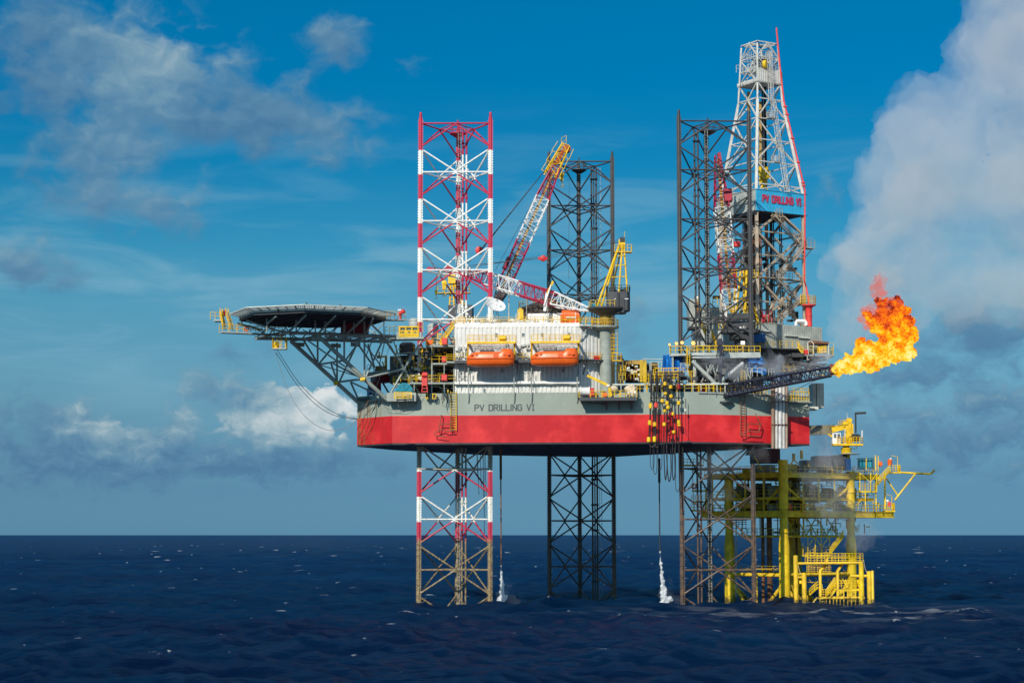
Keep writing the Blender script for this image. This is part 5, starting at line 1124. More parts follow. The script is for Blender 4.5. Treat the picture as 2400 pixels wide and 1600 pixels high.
# houses behind the leg
t = thing('drill_house', 'grey ribbed house with yellow landing behind the near dark leg', 'house', q('a4', 700, 1200, 358)); b = MB()
def pxbox(mb, k, x0, x1, y0, y1, d, dep, D=(1, 0), ribs=0, ext=0):
    a = q(k, x0, y1, d); c = q(k, x1, y1, d); h = q(k, x0, y0, d).z-a.z; m = (a+c)/2; m.z = a.z; nrm = V((-D[1], D[0], 0)); ln = (c.x-a.x)/max(.3, D[0]); mb.box(m+nrm*dep/2, ln, dep, h, D)
    for i in range(ribs): mb.box(m+L3(D)*((i+.5)/ribs-.5)*ln+nrm*-.02, ln/ribs*.5, .12, h*.97, D)
    return m, ln, h
pxbox(b, 'a4', 545, 690, 430, 900, 358, 6, (1,0), 6); pxbox(b, 'a4', 740, 1090, 570, 930, 359, 6, (1,0), 12); b.build('cladding', M['clad'], t)
b = MB(); pxbox(b, 'a4', 625, 1100, 930, 1230, 358, 6); b.build('lower_wall', M['lgrey'], t)
b = MB(); b.rail([q('a4', 640, 670, 357), q('a4', 800, 670, 357)], 1.6, 1.0, .06, (.5, 1)); b.rail([q('a4', 930, 560, 357), q('a4', 1010, 560, 357)], 1.6, .7, .06); b.rail([q('a4', 640, 560, 357), q('a4', 690, 560, 357)], 1.6, .7, .06); b.stair(q('a4', 850, 1090, 356.5), q('a4', 740, 870, 356.5), .9, (0,1,0)); b.stair(q('a4', 985, 1220, 356), q('a4', 905, 1030, 356), .8, (0,1,0)); b.rail([q('a4', 1030, 930, 356), q('a4', 1240, 930, 356)], 1.6, .8, .06); b.build('landings', M['yel'], t)
b = MB(); pxbox(b, 'a4', 940, 1055, 375, 415, 358, 1.6); pxbox(b, 'a4', 1065, 1140, 600, 900, 360, 2); pxbox(b, 'a4', 640, 700, 480, 660, 357.6, 1.5); b.build('rusty_boxes', M['rust'], t)
b = MB(); pxbox(b, 'a4', 540, 700, 890, 925, 355, 4); b.tube(q('a4', 570, 1050, 357), q('a4', 620, 1130, 357), .07, 5); b.build('dark_hood', M['mach'], t)
# cantilever box
ud = unit(.857, .515); un = (-ud[1], ud[0])
DK = V((47.35, 374.0))                            # drill centre
zf = q('z6', 1000, 1290, 366).z
t = thing('cantilever', 'dark cantilever beams and grey clad house carrying the tall derrick', 'cantilever', (DK.x, DK.y, ZDECK))
k = 'a5'
b = MB(); a = q(k, 500, 860, 358.5); c = q(k, 985, 880, 362.5); z0 = q(k, 700, 1010, 358).z
b.prism([(a.x, a.y), (c.x, c.y), (c.x-3, c.y+16), (a.x-6, a.y+14)], z0, a.z-.1)
for i in range(9): p = a.lerp(c, (i+.5)/9); b.box(V((p.x, p.y-.05, z0)), .22, .25, a.z-z0-.15, unit(c.x-a.x, c.y-a.y))
b.prism([(a.x+4, a.y+3), (c.x+.5, c.y+4), (c.x-2, c.y+12), (a.x+2, a.y+12)], z0-2.6, z0-.02)
b.build('beams', paint('cantilever_steel', (.06, .063, .066), .6, rust=.2), t)
b = MB(); m0 = q(k, 512, 575, 359); m1 = q(k, 1210, 612, 366.5); zb = a.z
Dh = unit(m1.x-m0.x, m1.y-m0.y); xs = (m0.xy-m1.xy).length
b.prism([(m0.x, m0.y), (m1.x, m1.y), (m1.x-4, m1.y+11), (m0.x-6, m0.y+9)], zb, m0.z)
nn = 34
for i in range(nn): p = m0.lerp(m1, (i+.5)/nn); b.box(V((p.x, p.y, zb+.1)), xs/nn*.48, .16, m0.z-zb-.2, Dh)
b.build('house_cladding', M['clad'], t)
b = MB()
for x, y, l in ((560,670,2.2),(855,725,3.0),(1000,748,2.6)): p = q(k, x, y, 359+(x-512)/700*7.5-.3); b.box(p, l, .4, .25, Dh)
b.build('wall_lamps', M['pale'], t)
b = MB(); a1_ = q(k, 500, 858, 357.6); c1_ = q(k, 945, 868, 361.4); b.rail([a1_, c1_], 1.35, 1.3, .05); b.stair(q(k, 990, 935, 361), q(k, 925, 850, 361), .9, (0,1,0)); b.build('walkway_railing', M['yelr'], t)
b = MB(); b.bar(a1_+V((0,.5,-.1)), c1_+V((0,.5,-.1)), 1.6, .2); b.build('walkway', M['dgrey'], t)
b = MB()                                          # texas deck and clutter under the beams
for i in range(60): p = q(k, random.uniform(600, 1180), random.uniform(960, 1120), random.uniform(360, 368)); b.box(p, random.uniform(.3, 2.6), random.uniform(.3, 1.4), random.uniform(.15, .8))
for y in (985, 1035): b.bar(q(k, 700, y, 362), q(k, 1240, y+12, 369), .5, .3)
b.build('under_deck_gear', M['mach'], t); b = MB()
for i in range(14): p = q(k, random.uniform(700, 1230), random.uniform(980, 1180), random.uniform(359, 366)); b.tube(p, p+V((random.uniform(.5,3),.3,0)), .08, 5)
b.rail([q(k, 770, 1130, 359), q(k, 820, 1130, 359)], 1.6, .7, .05); b.rail([q(k, 840, 1170, 359), q(k, 900, 1170, 359)], 1.6, .7, .05); b.rail([q(k, 880, 1090, 361), q(k, 960, 1100, 362)], 1.2, .9, .05); b.build('yellow_pipework', M['yelr'], t)
container('storage_container', 'blue container beside the dark crane on the cantilever', 'container', 'a5', 410, 555, 700, 790, 357, M['blue'], 3)
# shelter balcony at the stern
t = thing('stern_shelter', 'small brown roofed shelter with yellow rail hung off the stern by the flame', 'shelter', q(k, 1160, 930, 362)); b = MB()
a = q(k, 985, 935, 361.5); c = q(k, 1340, 940, 363); c.z = a.z; b.obox((a+c)/2+V((0,1.5,-.1)), (c-a)/2, V((0,1.8,0)), V((0,0,.14))); b.bar(q(k, 1040, 1000, 361.5), q(k, 1040, 940, 361.5), .2, .2); b.bar(q(k, 1045, 1000, 361.5), q(k, 1100, 945, 361.5), .15, .15); b.bar(q(k, 1250, 975, 362), q(k, 1320, 945, 362.5), .3, .5); b.build('floor', M['steel'], t)
b = MB(); r0 = q(k, 1078, 775, 362.6); r1 = q(k, 1285, 790, 364); e0 = q(k, 1042, 808, 361.4); e1 = q(k, 1285, 815, 362.6); bk0 = e0+V((.6,3.2,0)); bk1 = e1+V((.6,3.2,0)); b.quad(r0, r1, e1, e0); b.quad(r1, r0, bk0, bk1); b.quad(r0+V((0,0,.06)), e0+V((0,0,.06)), e1+V((0,0,.06)), r1+V((0,0,.06))); b.build('roof', M['rust'], t)
b = MB()
for p in (q(k, 1110, 810, 361.4), e1, bk0, bk1): MB().bar(V((p.x, p.y, a.z)), p, .13, .13).build('post', M['pale'], t)
b.bar(V((e0.x, e0.y, a.z)), e0, .13, .13)
b.bar(e0, r0, .12, .12); b.bar(r0, q(k, 1110, 808, 361.5), .12, .12); b.build('gable_frame', M['pale'], t)
b = MB(); b.rail([a, c, c+V((0,3,0))], 1.5, 1.0, .05, (.33,.66,1)); b.build('railing', M['yelr'], t)
for x, lb in ((1185, 'left of the two'), (1210, 'middle of the'), (1240, 'right of the')): pass
b = MB()
for x in (1178, 1212, 1244): p = q(k, x, 920, 363); b.lathe(p, [(.36,0),(.36,1.2),(.2,1.4)], 12)
b.build('yellow_drums', M['yelr'], t); b = MB(); pxbox(b, k, 995, 1050, 880, 930, 361.2, .8); b.build('red_pump', M['red'], t)
b = MB(); b.path([q(k, 1340, 935, 363), q(k, 1340, 800, 363), q(k, 1290, 800, 363)], .05, 5); b.build('lamp_arm', M['yelr'], t)

# ---------------------------------------------------------------- derrick
dt = thing('drilling_derrick', 'tall pale lattice derrick with ladders and a walled crown on the stern', 'derrick', (DK.x, DK.y, zf))
def dsq(s, z): return [V((DK.x+(ud[0]*i+un[0]*j)*s/2, DK.y+(ud[1]*i+un[1]*j)*s/2, z)) for i, j in ((-1,-1),(1,-1),(1,1),(-1,1))]
SB, SK, STP = 11.1, 5.9, 4.9
zw0, zw1, zk, zc, ztop_ = q('z6', 860, 345, 368).z, q('z6', 865, 170, 368).z, q('z5', 935, 765, 371).z, q('z5', 940, 600, 371).z, q('z5', 970, 235, 372).z
def size(z): return SB if z < zw1 else SB+(SK-SB)*(z-zw1)/(zk-zw1) if z < zk else SK+(STP-SK)*(z-zk)/(ztop_-zk)
def bay(mb, z0, z1, r, rb, kind=0):
    A, Bq = dsq(size(z0), z0), dsq(size(z1), z1)
    for i in range(4):
        j = (i+1) % 4
        mb.bar(Bq[i], Bq[j], r*1.7, r*1.7)
        if kind == 0: m = (Bq[i]+Bq[j])/2; mb.bar(A[i], m, rb*1.8, rb*1.8); mb.bar(A[j], m, rb*1.8, rb*1.8)
        elif kind == 1: m = (A[i]+A[j])/2; mb.bar(Bq[i], m, rb*1.8, rb*1.8); mb.bar(Bq[j], m, rb*1.8, rb*1.8)
        else: mb.bar(A[i], Bq[j], rb*1.8, rb*1.8)
lo = [zf, q('z6', 840, 1090, 367).z, q('z6', 845, 890, 367).z, q('z6', 845, 700, 367).z, q('z6', 845, 505, 367).z, zw0]
for i in range(4):                                # four corner legs, low weathered length and upper length
    MB().bar(dsq(SB, zf)[i], dsq(SB, zw1)[i], .62, .62).build('corner_post', M['derlow'], dt)
    b = MB(); zz = [zw1, zk, ztop_-.4]
    for z0, z1 in zip(zz, zz[1:]): b.bar(dsq(size(z0), z0)[i], dsq(size(z1), z1)[i], .48 if z0 < zk else .3, .48 if z0 < zk else .3)
    b.build('upper_corner_post', M['der'], dt)
b = MB()
for i, (z0, z1) in enumerate(zip(lo, lo[1:])): bay(b, z0, z1, .15, .2, i % 2)
b.build('lower_bracing', M['derlow'], dt)
hi = [zw1, q('z5', 925, 1545, 369).z, q('z5', 930, 1335, 369.5).z, q('z5', 930, 1130, 370).z, q('z5', 932, 935, 370.5).z, q('z5', 935, 750, 371).z, zc]
b = MB()
for i, (z0, z1) in enumerate(zip(hi, hi[1:])):
    if z1-z0 > .8: bay(b, z0, z1, .12, .12, i % 2)
b.build('upper_bracing', M['der'], dt)
# crown: walled platform, top frame
b = MB(); A = dsq(size(zc)+.5, zc); 
for i in range(4):
    j = (i+1) % 4; d = (A[j]-A[i]); h = 2.4
    b.bar(A[i]+V((0,0,h*.5)), A[j]+V((0,0,h*.5)), .12, h) if i in (0, 1) else b.bar(A[i]+V((0,0,.3)), A[j]+V((0,0,.3)), .12, .6)
    for k in range(12): p = A[i].lerp(A[j], (k+.5)/12); b.bar(p+V((0,0,.1)), p+V((0,0,h if i in (0,1) else .6)), .18, .2)
b.prism([(p.x, p.y) for p in A], zc-.12, zc+.05); b.build('crown_walls', M['der'], dt)
b = MB(); P_ = dsq(size(zc)*.95, zc+2.4); b.rail(P_+P_[:1], 1.3, .9, .05, (.33,.66,1)); b.rail([P_[0]+V((-1.8,0,-.6)), P_[0]+V((-.6,-.4,-.6))], 1.5, .6, .06); b.rail([P_[3]+V((-.7,0,.4)), P_[3]+V((.6,0,.4))], 1.4, .6, .06); b.build('crown_railing', M['der'], dt)
b = MB(); zs = [zc+.1, zc+2.6, zc+5.0, ztop_]
for i, (z0, z1) in enumerate(zip(zs, zs[1:])): bay(b, z0, z1, .11, .10, i % 2)
T = dsq(STP, ztop_)
for i in range(4): b.bar(T[i], T[(i+2)%4], .16, .2)
b.bar((T[0]+T[3])/2+V((0,0,.0)), (T[1]+T[2])/2, .3, .4); b.box(dsq(STP*.55, ztop_-3.2)[0]+V((1,1,0)), 2.4, 2.2, .15, ud); b.rail(dsq(STP*.8, ztop_-3)+dsq(STP*.8, ztop_-3)[:1], 1.4, .7, .05)
b.build('crown_frame', M['der'], dt)
b = MB(); b.box(V((DK.x, DK.y, zc+2.4)), 2.2, 2.0, 2.6, ud)
for i in range(16): b.box(V((DK.x+random.uniform(-1.8,1.8), DK.y+random.uniform(-1.6,1.6), random.uniform(zc+.3, zc+4.6))), random.uniform(.3,1.2), .5, random.uniform(.2,.8))
b.build('crown_block', M['lgrey'], dt); p = q('z5', 978, 440, 371); MB().lathe(p+V((0,-.2,0)), [(.75,0),(.8,.1),(.8,.5),(.7,.6)], 14, ax=(1,-.5,0)).build('crown_sheave', M['yel'], dt)
# ladders up the right face
def facept(f, z, out=.3):
    A = dsq(size(z), z); n_ = V((ud[1], -ud[0], 0)) if False else V((-un[0], -un[1], 0)); return A[0].lerp(A[1], f)+n_*out
b = MB()
for z0, z1, f0, f1 in ((zw1, (zw1+zk)/2, .60, .58), ((zw1+zk)/2, zk, .55, .52), (zk, zc+6, .45, .45)):
    n_ = 1; a = facept(f0, z0, .5); e = facept(f1, z1, .5); b.ladder(a, e, .6, L3(ud), .5, .06); o = V((-un[0], -un[1], 0))*.7
    for sg in (-.35, .35, 0): b.tube(a+L3(ud)*sg+o, e+L3(ud)*sg+o, .045, 4)
    m = int((e-a).length/1.1)
    for i in range(m+1): p = a.lerp(e, i/m); b.path([p+L3(ud)*-.4, p+L3(ud)*-.35+o, p+L3(ud)*.35+o, p+L3(ud)*.4], .045, 4)
b.build('caged_ladder', M['der'], dt)
b = MB()
for x, y in ((1045, 930), (1088, 1335)):
    p = q('z5', x, y, 370); b.box(p, 1.3, 1.3, .1, ud); b.rail([p+V((-.7,-.6,0)), p+V((.7,-.6,0)), p+V((.7,.6,0)), p+V((-.7,.6,0)), p+V((-.7,-.6,0))], 1.2, .6, .05, (.33,.66,1))
b.build('ladder_landings', M['der'], dt)
# wind wall round the racking board
W0 = dsq(SB+.9, zw0); hW = zw1-zw0; wl = []
for i, (mat, nm) in enumerate(((M['cyan'], 'blue_wind_wall'), (M['clad'], 'wind_wall'), (M['clad'], 'wind_wall'), (M['clad'], 'wind_wall'))):
    j = (i+1) % 4; a, c = W0[i], W0[j]; D = unit(c.x-a.x, c.y-a.y); ln = (c-a).length; b = MB(); m = (a+c)/2; nrm = V((D[1], -D[0], 0)); b.box(m, ln-.02*i, .14, hW, D)
    for k in range(int(ln/.34)): b.box(m+L3(D)*((k+.5)/int(ln/.34)-.5)*ln+nrm*.07+V((0,0,.05)), .16, .10, hW-.1, D)
    b.box(m+nrm*.05+V((0,0,hW*.48)), ln, .2, .09, D); b.box(m+nrm*.08+V((0,0,hW-.05)), ln+.1, .28, .12, D); b.box(m+nrm*.08+V((0,0,-.05)), ln+.1, .28, .14, D)
    wl.append(b.build(nm, mat, dt))
D = ud; b = MB(); a = W0[0].lerp(W0[1], .12)+V((0,0,hW*.44)); letters(b, 'PV DRILLING VJ', a, D, 1.2, (W0[1]-W0[0]).length*.75, .26, .27); lt = b.build('lettering', M['redtext'], wl[0])
b = MB(); b.prism([(p.x, p.y) for p in dsq(SB+.7, 0)], zw0-.12, zw0-.02); b.bar(W0[3]+V((0,0,-.6)), W0[0]+V((0,0,-.35)), .4, .6); b.build('racking_floor', M['mach'], dt)
# racked drill pipe, mast guide and travelling block
b = MB(); 
for i in range(9):
    for j in range(5):
        p = V((DK.x, DK.y))+V(ud)*(-3.8+i*.34)+V(un)*(-1.2+j*.5); b.tube(L3(p, zf), L3(p, zw0+.2), .12, 5, cap=False)
b.build('racked_pipe', M['rust'], dt)
b = MB()
for i in range(6): p = V((DK.x, DK.y))+V(ud)*(2+i*.6)+V(un)*random.uniform(-3, 3); b.tube(L3(p, zf), L3(p, zw0), .13, 5, cap=False)
for i in range(40): p = V((DK.x, DK.y))+V(ud)*random.uniform(-3, 5)+V(un)*random.uniform(-4, 4); b.box(L3(p, random.uniform(zf, zf+14)), random.uniform(.3, 1.6), .5, random.uniform(.2, 1.4))
b.build('floor_gear', M['mach'], dt)
b = MB()
for x, y0, y1, w in ((840, 690, 1568, .55), (948, 780, 1400, .5)): b.bar(q('z5', x, y0, 376), q('z5', x+(12 if x < 900 else 0), y1, 376), w, w)
b.build('guide_rails', paint('tan_steel', (.40, .25, .07), .6, rust=.3), dt)
b = MB()
for x, y0, y1 in ((985, 640, 1568), (993, 640, 1568)): b.bar(q('z5', x, y0, 374.5), q('z5', x+12, y1, 374.5), .3, .3)
for i in range(5): b.tube(q('z5', 960+i*3, 560, 373.5), q('z5', 965+i*4, 1410, 373.5), .035, 4)
for x in (770, 1000, 700): b.tube(q('z5', 770, 560, 372), q('z5', x, 1568, 370), .03, 4)
b.build('drill_lines', M['mach'], dt)
p = q('z5', 975, 1448, 373); b = MB(); b.lathe(p+V((0,-.35,0)), [(.9,0),(1.15,.12),(1.15,.65),(.9,.75)], 20, ax=(.5,-1,0)); b.box(p+V((0,0,.2)), 1.6, .9, 1.3, ud); b.box(p+V((0,0,-2.0)), 1.3, .9, 1.4, ud); b.box(p+V((0,0,-5.2)), .5, .7, 3.6, ud)
b.path([p+V((.1,-.3,-2)), p+V((.9,-.3,-3.2)), p+V((.7,-.3,-4.8)), p+V((0,-.3,-5.2))], .2, 6); b.path([p+V((-.1,-.3,-2)), p+V((-.8,-.3,-3.2)), p+V((-.6,-.3,-4.8)), p+V((0,-.3,-5.2))], .2, 6); b.build('travelling_block', M['yel'], dt)
# stairs and landings on the right face
k = 'z6'; st = MB(); O = V((-un[0], -un[1], 0))
def fp(x, y, out=.9): return onp('z6', x, y, (DK.x+un[0]*-SB/2-un[0]*out, DK.y+un[1]*-SB/2-un[1]*out), ud)
for x0, y0, x1, y1 in ((1205, 635, 965, 370), (1030, 885, 1240, 620), (1180, 1090, 985, 900), (1020, 1260, 1190, 1085)): st.stair(fp(x0, y0), fp(x1, y1), 1.0, O, .055)
st.build('stairs', M['derlow'], dt)
b = MB(); r_ = MB()
for x0, x1, y in ((1205, 1300, 638), (860, 1040, 885), (1030, 1170, 900), (1180, 1225, 1095), (875, 1030, 1265), (985, 1030, 380)):
    a, c = fp(x0, y), fp(x1, y); c.z = a.z; MB().bar(a-O*.2+V((0,0,-.1)), c-O*.2+V((0,0,-.1)), 1.7, .15).build('landing', M['derlow'], dt); r_.rail([a+O*.6, c+O*.6], 1.4, .8, .055, (.33,.66,1))
a = fp(1300, 645); b.bar(a, fp(1225, 740, .2), .15, .15); b.bar(fp(1240, 560), fp(1300, 560), .05, .05); b.build('landing_bracket', M['derlow'], dt); r_.build('landing_railing', M['derlow'], dt)
b = MB(); b.bar(fp(985, 560, -2), fp(1050, 640, -2), .3, .3)
for x0, y0, x1, y1 in ((905,900,960,1060),(940,1190,1030,960),(1110,1080,1160,1260),(1010,1200,1060,1010),(1090,1060,1125,1180)): MB().bar(fp(x0, y0, -1.5), fp(x1, y1, -1.5), .55, .5).build('floor_brace', M['derlow'], dt)
b.build('floor_strut', M['derlow'], dt)
b = MB(); b.rail([fp(880, 1265, 1.6), fp(960, 1265, 1.6)], 2.0, .7, .07); b.bar(fp(885, 1200, 1.6), fp(885, 1265, 1.6), .5, .5); b.build('red_gate', M['red'], dt)
# vent line
t = thing('vent_stack', 'red vent pipe climbing the right edge of the derrick from a red drum', 'vent pipe', q('z6', 1268, 1290, 369)); b = MB()
pts = [q('z5', 1097, 100, 371.5), q('z5', 1110, 260, 371.5), q('z5', 1132, 480, 371.4), q('z5', 1164, 770, 371.2), q('z5', 1207, 950, 371), q('z5', 1337, 1500, 370.4), q('z5', 1352, 1570, 370.2), q('z6', 1234, 160, 370.2), q('z6', 1234, 560, 370.2), q('z6', 1230, 920, 370), q('z6', 1245, 970, 371), q('z6', 1268, 1090, 369.5), q('z6', 1268, 1140, 369)]
b.path(pts, .15, 8)
for p_ in (4, 5, 6): 
    for f in (.3, .7): p = pts[p_-1].lerp(pts[p_], f); b.lathe(p, [(.4,-.1),(.4,.1)], 8)
b.build('pipe', M['lred'], t)
a = q('z6', 1268, 1300, 369); h = q('z6', 1268, 1132, 369).z-a.z; rr = q('z6', 1295, 1300, 369).x-a.x
b = MB().lathe(a, [(rr,0),(rr,h*.5),(rr*1.12,h*.5),(rr*1.12,h*.54),(rr,h*.54),(rr,h-.4),(rr*1.5,h),(rr*2.2,h+.1),(rr*2.2,h+.3),(.3,h+.3)], 22); b.build('drum', M['lred'], t)
b = MB().rail([a+V((rr*2.2*cos(g), rr*2.2*sin(g), h+.3)) for g in [2*pi*i/12 for i in range(13)]], 1.6, .8, .05, (.33,.66,1)); b.rail([q('z6', 1200, 1110, 368.5), q('z6', 1235, 1110, 368.5)], 1.8, .5, .06); b.build('railing', M['yelr'], t)
t = thing('bent_pipe', 'white bent pipe hoop on the clad house beside the red drum', 'pipe', q('z6', 1200, 1290, 367)); MB().path([q('z6', 1160, 1292, 367), q('z6', 1160, 1265, 367), q('z6', 1168, 1253, 367), q('z6', 1235, 1253, 367), q('z6', 1244, 1265, 367), q('z6', 1244, 1292, 367)], .3, 8).build('hoop', M['white'], t)
# ---------------------------------------------------------------- right-hand deck: sponson, hoses, tarpaulins, flare boom
t = thing('deck_sponson', 'grey cantilevered sponson with yellow rail left of the hanging hoses', 'sponson', Lp('z2', 1820, 1140, -2))
a = Lp('z2', 1555, 1143, -3.0); c = Lp('z2', 2088, 1138, -3.0); c.z = a.z; dp = V((*LN,0))*3.1
b = MB().obox((a+c)/2+dp/2+V((0,0,-.12)), (c-a)/2, dp/2, V((0,0,.16))); b.bar(a+V((0,0,-.35)), c+V((0,0,-.35)), .2, .35)
for x in (1808, 1925, 2042): b.quad(Lp('z2', x, 1148, -2.8), Lp('z2', x, 1148, -.02), Lp('z2', x, 1255, -.02)); b.bar(Lp('z2', x, 1150, -2.8), Lp('z2', x, 1253, -.1), .16, .16); b.bar(Lp('z2', x, 1150, -.15), Lp('z2', x, 1250, -.15), .16, .16)
b.tube(Lp('z2', 1545, 1145, -2.4), Lp('z2', 1600, 1200, -.3), .07, 5); b.path([Lp('z2', 1560, 1170, -.6), Lp('z2', 1700, 1195, -.5), Lp('z2', 1810, 1205, -.4)], .06, 5); b.build('floor', M['dgrey'], t)
b = MB()
for x0, x1 in ((1662, 1708), (1718, 1762), (1772, 1830), (1840, 1930), (1940, 1985), (1985, 2088)): p, e = Lp('z2', x0, 1140, -3), Lp('z2', x1, 1140, -3); p.z = e.z = a.z; b.rail([p, e], 1.15, .75, .06, (.5, 1))
p = Lp('z2', 1556, 1140, -3); p.z = a.z; b.rail([p, p+dp], 1.15, 1, .05); p = Lp('z2', 2088, 1140, -3); p.z = a.z; b.rail([p, p+dp], 1.15, 1, .05); b.build('railing', M['yel'], t)
def blob(mb, c, rx, ry, rz, seed, n=14, m=9, amp=.18):
    o = len(mb.v)
    for i in range(m+1):
        th = pi*i/m
        for j in range(n):
            ph = 2*pi*j/n; dx = V((sin(th)*cos(ph), sin(th)*sin(ph), cos(th))); k = 1+amp*(mnoise.noise(dx*2.2+V((seed*3.1, seed, 0)))*1.6); mb.v.append((c.x+rx*dx.x*k, c.y+ry*dx.y*k, c.z+rz*dx.z*k))
    for i in range(m):
        for j in range(n): jj = (j+1) % n; mb.f.append((o+i*n+j, o+(i+1)*n+j, o+(i+1)*n+jj, o+i*n+jj))
    return mb
t = thing('covered_winch', 'pile under cream canvas with white bundle on the sponson, nearer the hoses', 'covered winch', Lp('z2', 2032, 1138, -1.4)); p = Lp('z2', 2030, 1065, -1.3); blob(MB(), p, 1.05, .9, .75, 2).build('canvas', M['cream'], t); blob(MB(), Lp('z2', 2045, 1108, -1.9), 1.0, .7, .6, 4, amp=.3).build('white_bundle', M['white'], t)
t = thing('covered_winch', 'cream canvas bundle at the foot of the yellow davit arm', 'covered winch', Lp('z2', 1875, 1095, -.8)); blob(MB(), Lp('z2', 1878, 1062, -.5), .7, .7, .5, 7).build('canvas', M['cream'], t)
t = thing('rope_reel', 'white rope reel at the left end of the sponson', 'reel', Lp('z2', 1605, 1135, -1.5)); p = Lp('z2', 1572, 1085, -1.5); b = MB().lathe(p, [(.85,0),(.85,.1),(.7,.12)]+[(.72 if i % 2 else .66, .15+i*.08) for i in range(16)]+[(.7,1.45),(.85,1.47),(.85,1.57)], 18, ax=L3(LD)); b.build('rope', M['white'], t)
bin_('red fire box between rope reel and yellow davit on the sponson', 'z2', 1650, 1698, 1058, 1130, 335.5, M['red'], name='fire_box', cat='box')
t = thing('small_davit', 'yellow davit arm leaning left over the sponson', 'davit', Lp('z2', 1840, 1130, -1)); b = MB().bar(Lp('z2', 1632, 940, -1.4), Lp('z2', 1832, 1035, -1.0), .34, .42); b.bar(Lp('z2', 1830, 1030, -1), Lp('z2', 1850, 1130, -1), .4, .4); b.build('arm', M['yel'], t); MB().box(Lp('z2', 1825, 1043, -1.2), .45, .45, .35).build('winch', M['white'], t)
for i, (x, lb) in enumerate(((1795, 'small orange box behind the sponson rail near the davit foot'), (2120, 'red box behind the deck rail just right of the sponson'), (2150, 'orange box behind the deck rail next to the red one'), (2215, 'orange box behind the deck rail in front of the hoses'))):
    p = Lp('z2', x, 1135, .8 if i else -1.2); t = thing('deck_box', lb, 'box', p); b = MB().box(p, .75, .7, .62); b.box(p+V((0,0,.62)), .8, .76, .07); b.box(p+V((0,-.36,.25)), .3, .06, .1); b.build('body', M['red'] if i == 1 else M['org'], t)
# brown canvas shelter and yellow frames
t = thing('canvas_shelter', 'brown canvas walled shelter with dark open front right of the crane post', 'shelter', q('a3', 460, 650, 346)); b = MB()
pxbox(b, 'a3', 355, 565, 358, 410, 346, 4); pxbox(b, 'a3', 352, 375, 380, 600, 346, 4); pxbox(b, 'a3', 480, 500, 380, 560, 346.4, .3); b.build('roof_canvas', M['brown'], t)
b = MB(); pxbox(b, 'a3', 562, 648, 355, 640, 345.2, 2.6, (1,0), 5); b.build('yellow_wall', paint('mustard_panel', (.62, .42, .03), .6, rust=.1), t)
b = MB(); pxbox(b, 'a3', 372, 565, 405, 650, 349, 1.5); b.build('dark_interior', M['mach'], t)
b = MB()
for i in range(26): p = q('a3', random.uniform(375, 560), random.uniform(470, 640), random.uniform(345.5, 347.5)); e = random.choice([V((random.uniform(.3,1.4),0,0)), V((0,0,random.uniform(.3,1.6)))]); b.tube(p, p+e, random.uniform(.07,.2), 6)
b.build('engine_pipes', M['rust'], t); b = MB()
for i in range(12): p = q('a3', random.uniform(380, 560), random.uniform(430, 640), 345.6); b.box(p, random.uniform(.2,.9), .4, random.uniform(.15,.5))
b.build('pale_fittings', M['pale'], t)
b = MB()
for x in (200, 255, 300, 345): b.bar(q('a3', x, 440, 344), q('a3', x, 660, 344), .16, .16)
b.rail([q('a3', 195, 560, 343.6), q('a3', 370, 555, 343.6)], 1.6, .8, .06); b.rail([q('a3', 195, 490, 344), q('a3', 340, 490, 344)], 1.6, .8, .06); b.rail([q('a3', 285, 620, 342), q('a3', 370, 620, 342)], 1.6, .7, .05); b.rail([q('a3', 440, 590, 344), q('a3', 560, 590, 344)], 1.2, .6, .05); b.build('yellow_frame', M['yel'], t)
t = thing('pipe_rack_frame', 'white framed open rack with brown cover between canvas shelter and blue tarpaulin', 'rack', q('a3', 740, 640, 346)); b = MB()
for x in (690, 705, 800, 845): b.bar(q('a3', x, 375, 345), q('a3', x, 640, 345), .12, .12)
b.bar(q('a3', 600, 338, 345), q('a3', 860, 345, 345), .14, .14); b.bar(q('a3', 685, 378, 345), q('a3', 850, 378, 345), .14, .14); b.bar(q('a3', 605, 338, 345), q('a3', 605, 370, 345), .1, .1); b.build('frame', M['lgrey'], t)
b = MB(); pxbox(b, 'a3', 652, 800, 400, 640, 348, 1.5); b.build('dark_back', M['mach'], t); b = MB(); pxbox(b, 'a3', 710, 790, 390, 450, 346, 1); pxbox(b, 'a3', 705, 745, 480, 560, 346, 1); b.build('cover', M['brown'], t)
# pipe rail deck
t = thing('pipe_rail_deck', 'long grey pipe railed deck edge running behind the hanging hoses', 'deck edge', Lp('a3', 700, 672, 1.5)); b = MB(); a = Lp('a3', 200, 676, 1.5); c = Lp('a3', 1720, 668, 1.5); b.bar(a, c, .22, .2); b.obox((a+c)/2+V((0,2.5,-.15)), (c-a)/2, V((0,2.4,0)), V((0,0,.06)))
for x in range(205, 1700, 105): p = Lp('a3', x, 672, 1.55); b.bar(p, V((p.x, p.y, ZDECK)), .12, .12)
b.build('beam', M['pale'], t)
b = MB(); b.rail([Lp('a3', 740, 600, 2.5), Lp('a3', 1070, 595, 2.5)], 1.7, .8, .06, (.33,.66,1)); b.rail([Lp('a3', 700, 640, 2), Lp('a3', 1060, 640, 2)], 1.3, .7, .06); b.rail([Lp('a3', 760, 560, 5), Lp('a3', 1200, 555, 5)], 1.3, 1.0, .05); b.build('yellow_railing', M['yel'], t)
b = MB()
for i in range(30): p = Lp('a3', random.uniform(690, 1260), random.uniform(560, 660), random.uniform(2.5, 4)); b.box(p, random.uniform(.3, 1.6), .5, random.uniform(.2, .9))
b.build('deck_machinery', M['mach'], t)
b = MB(); pxbox(b, 'a3', 690, 1200, 690, 770, 343, 2); b.build('dark_bulkhead', M['mach'], t)
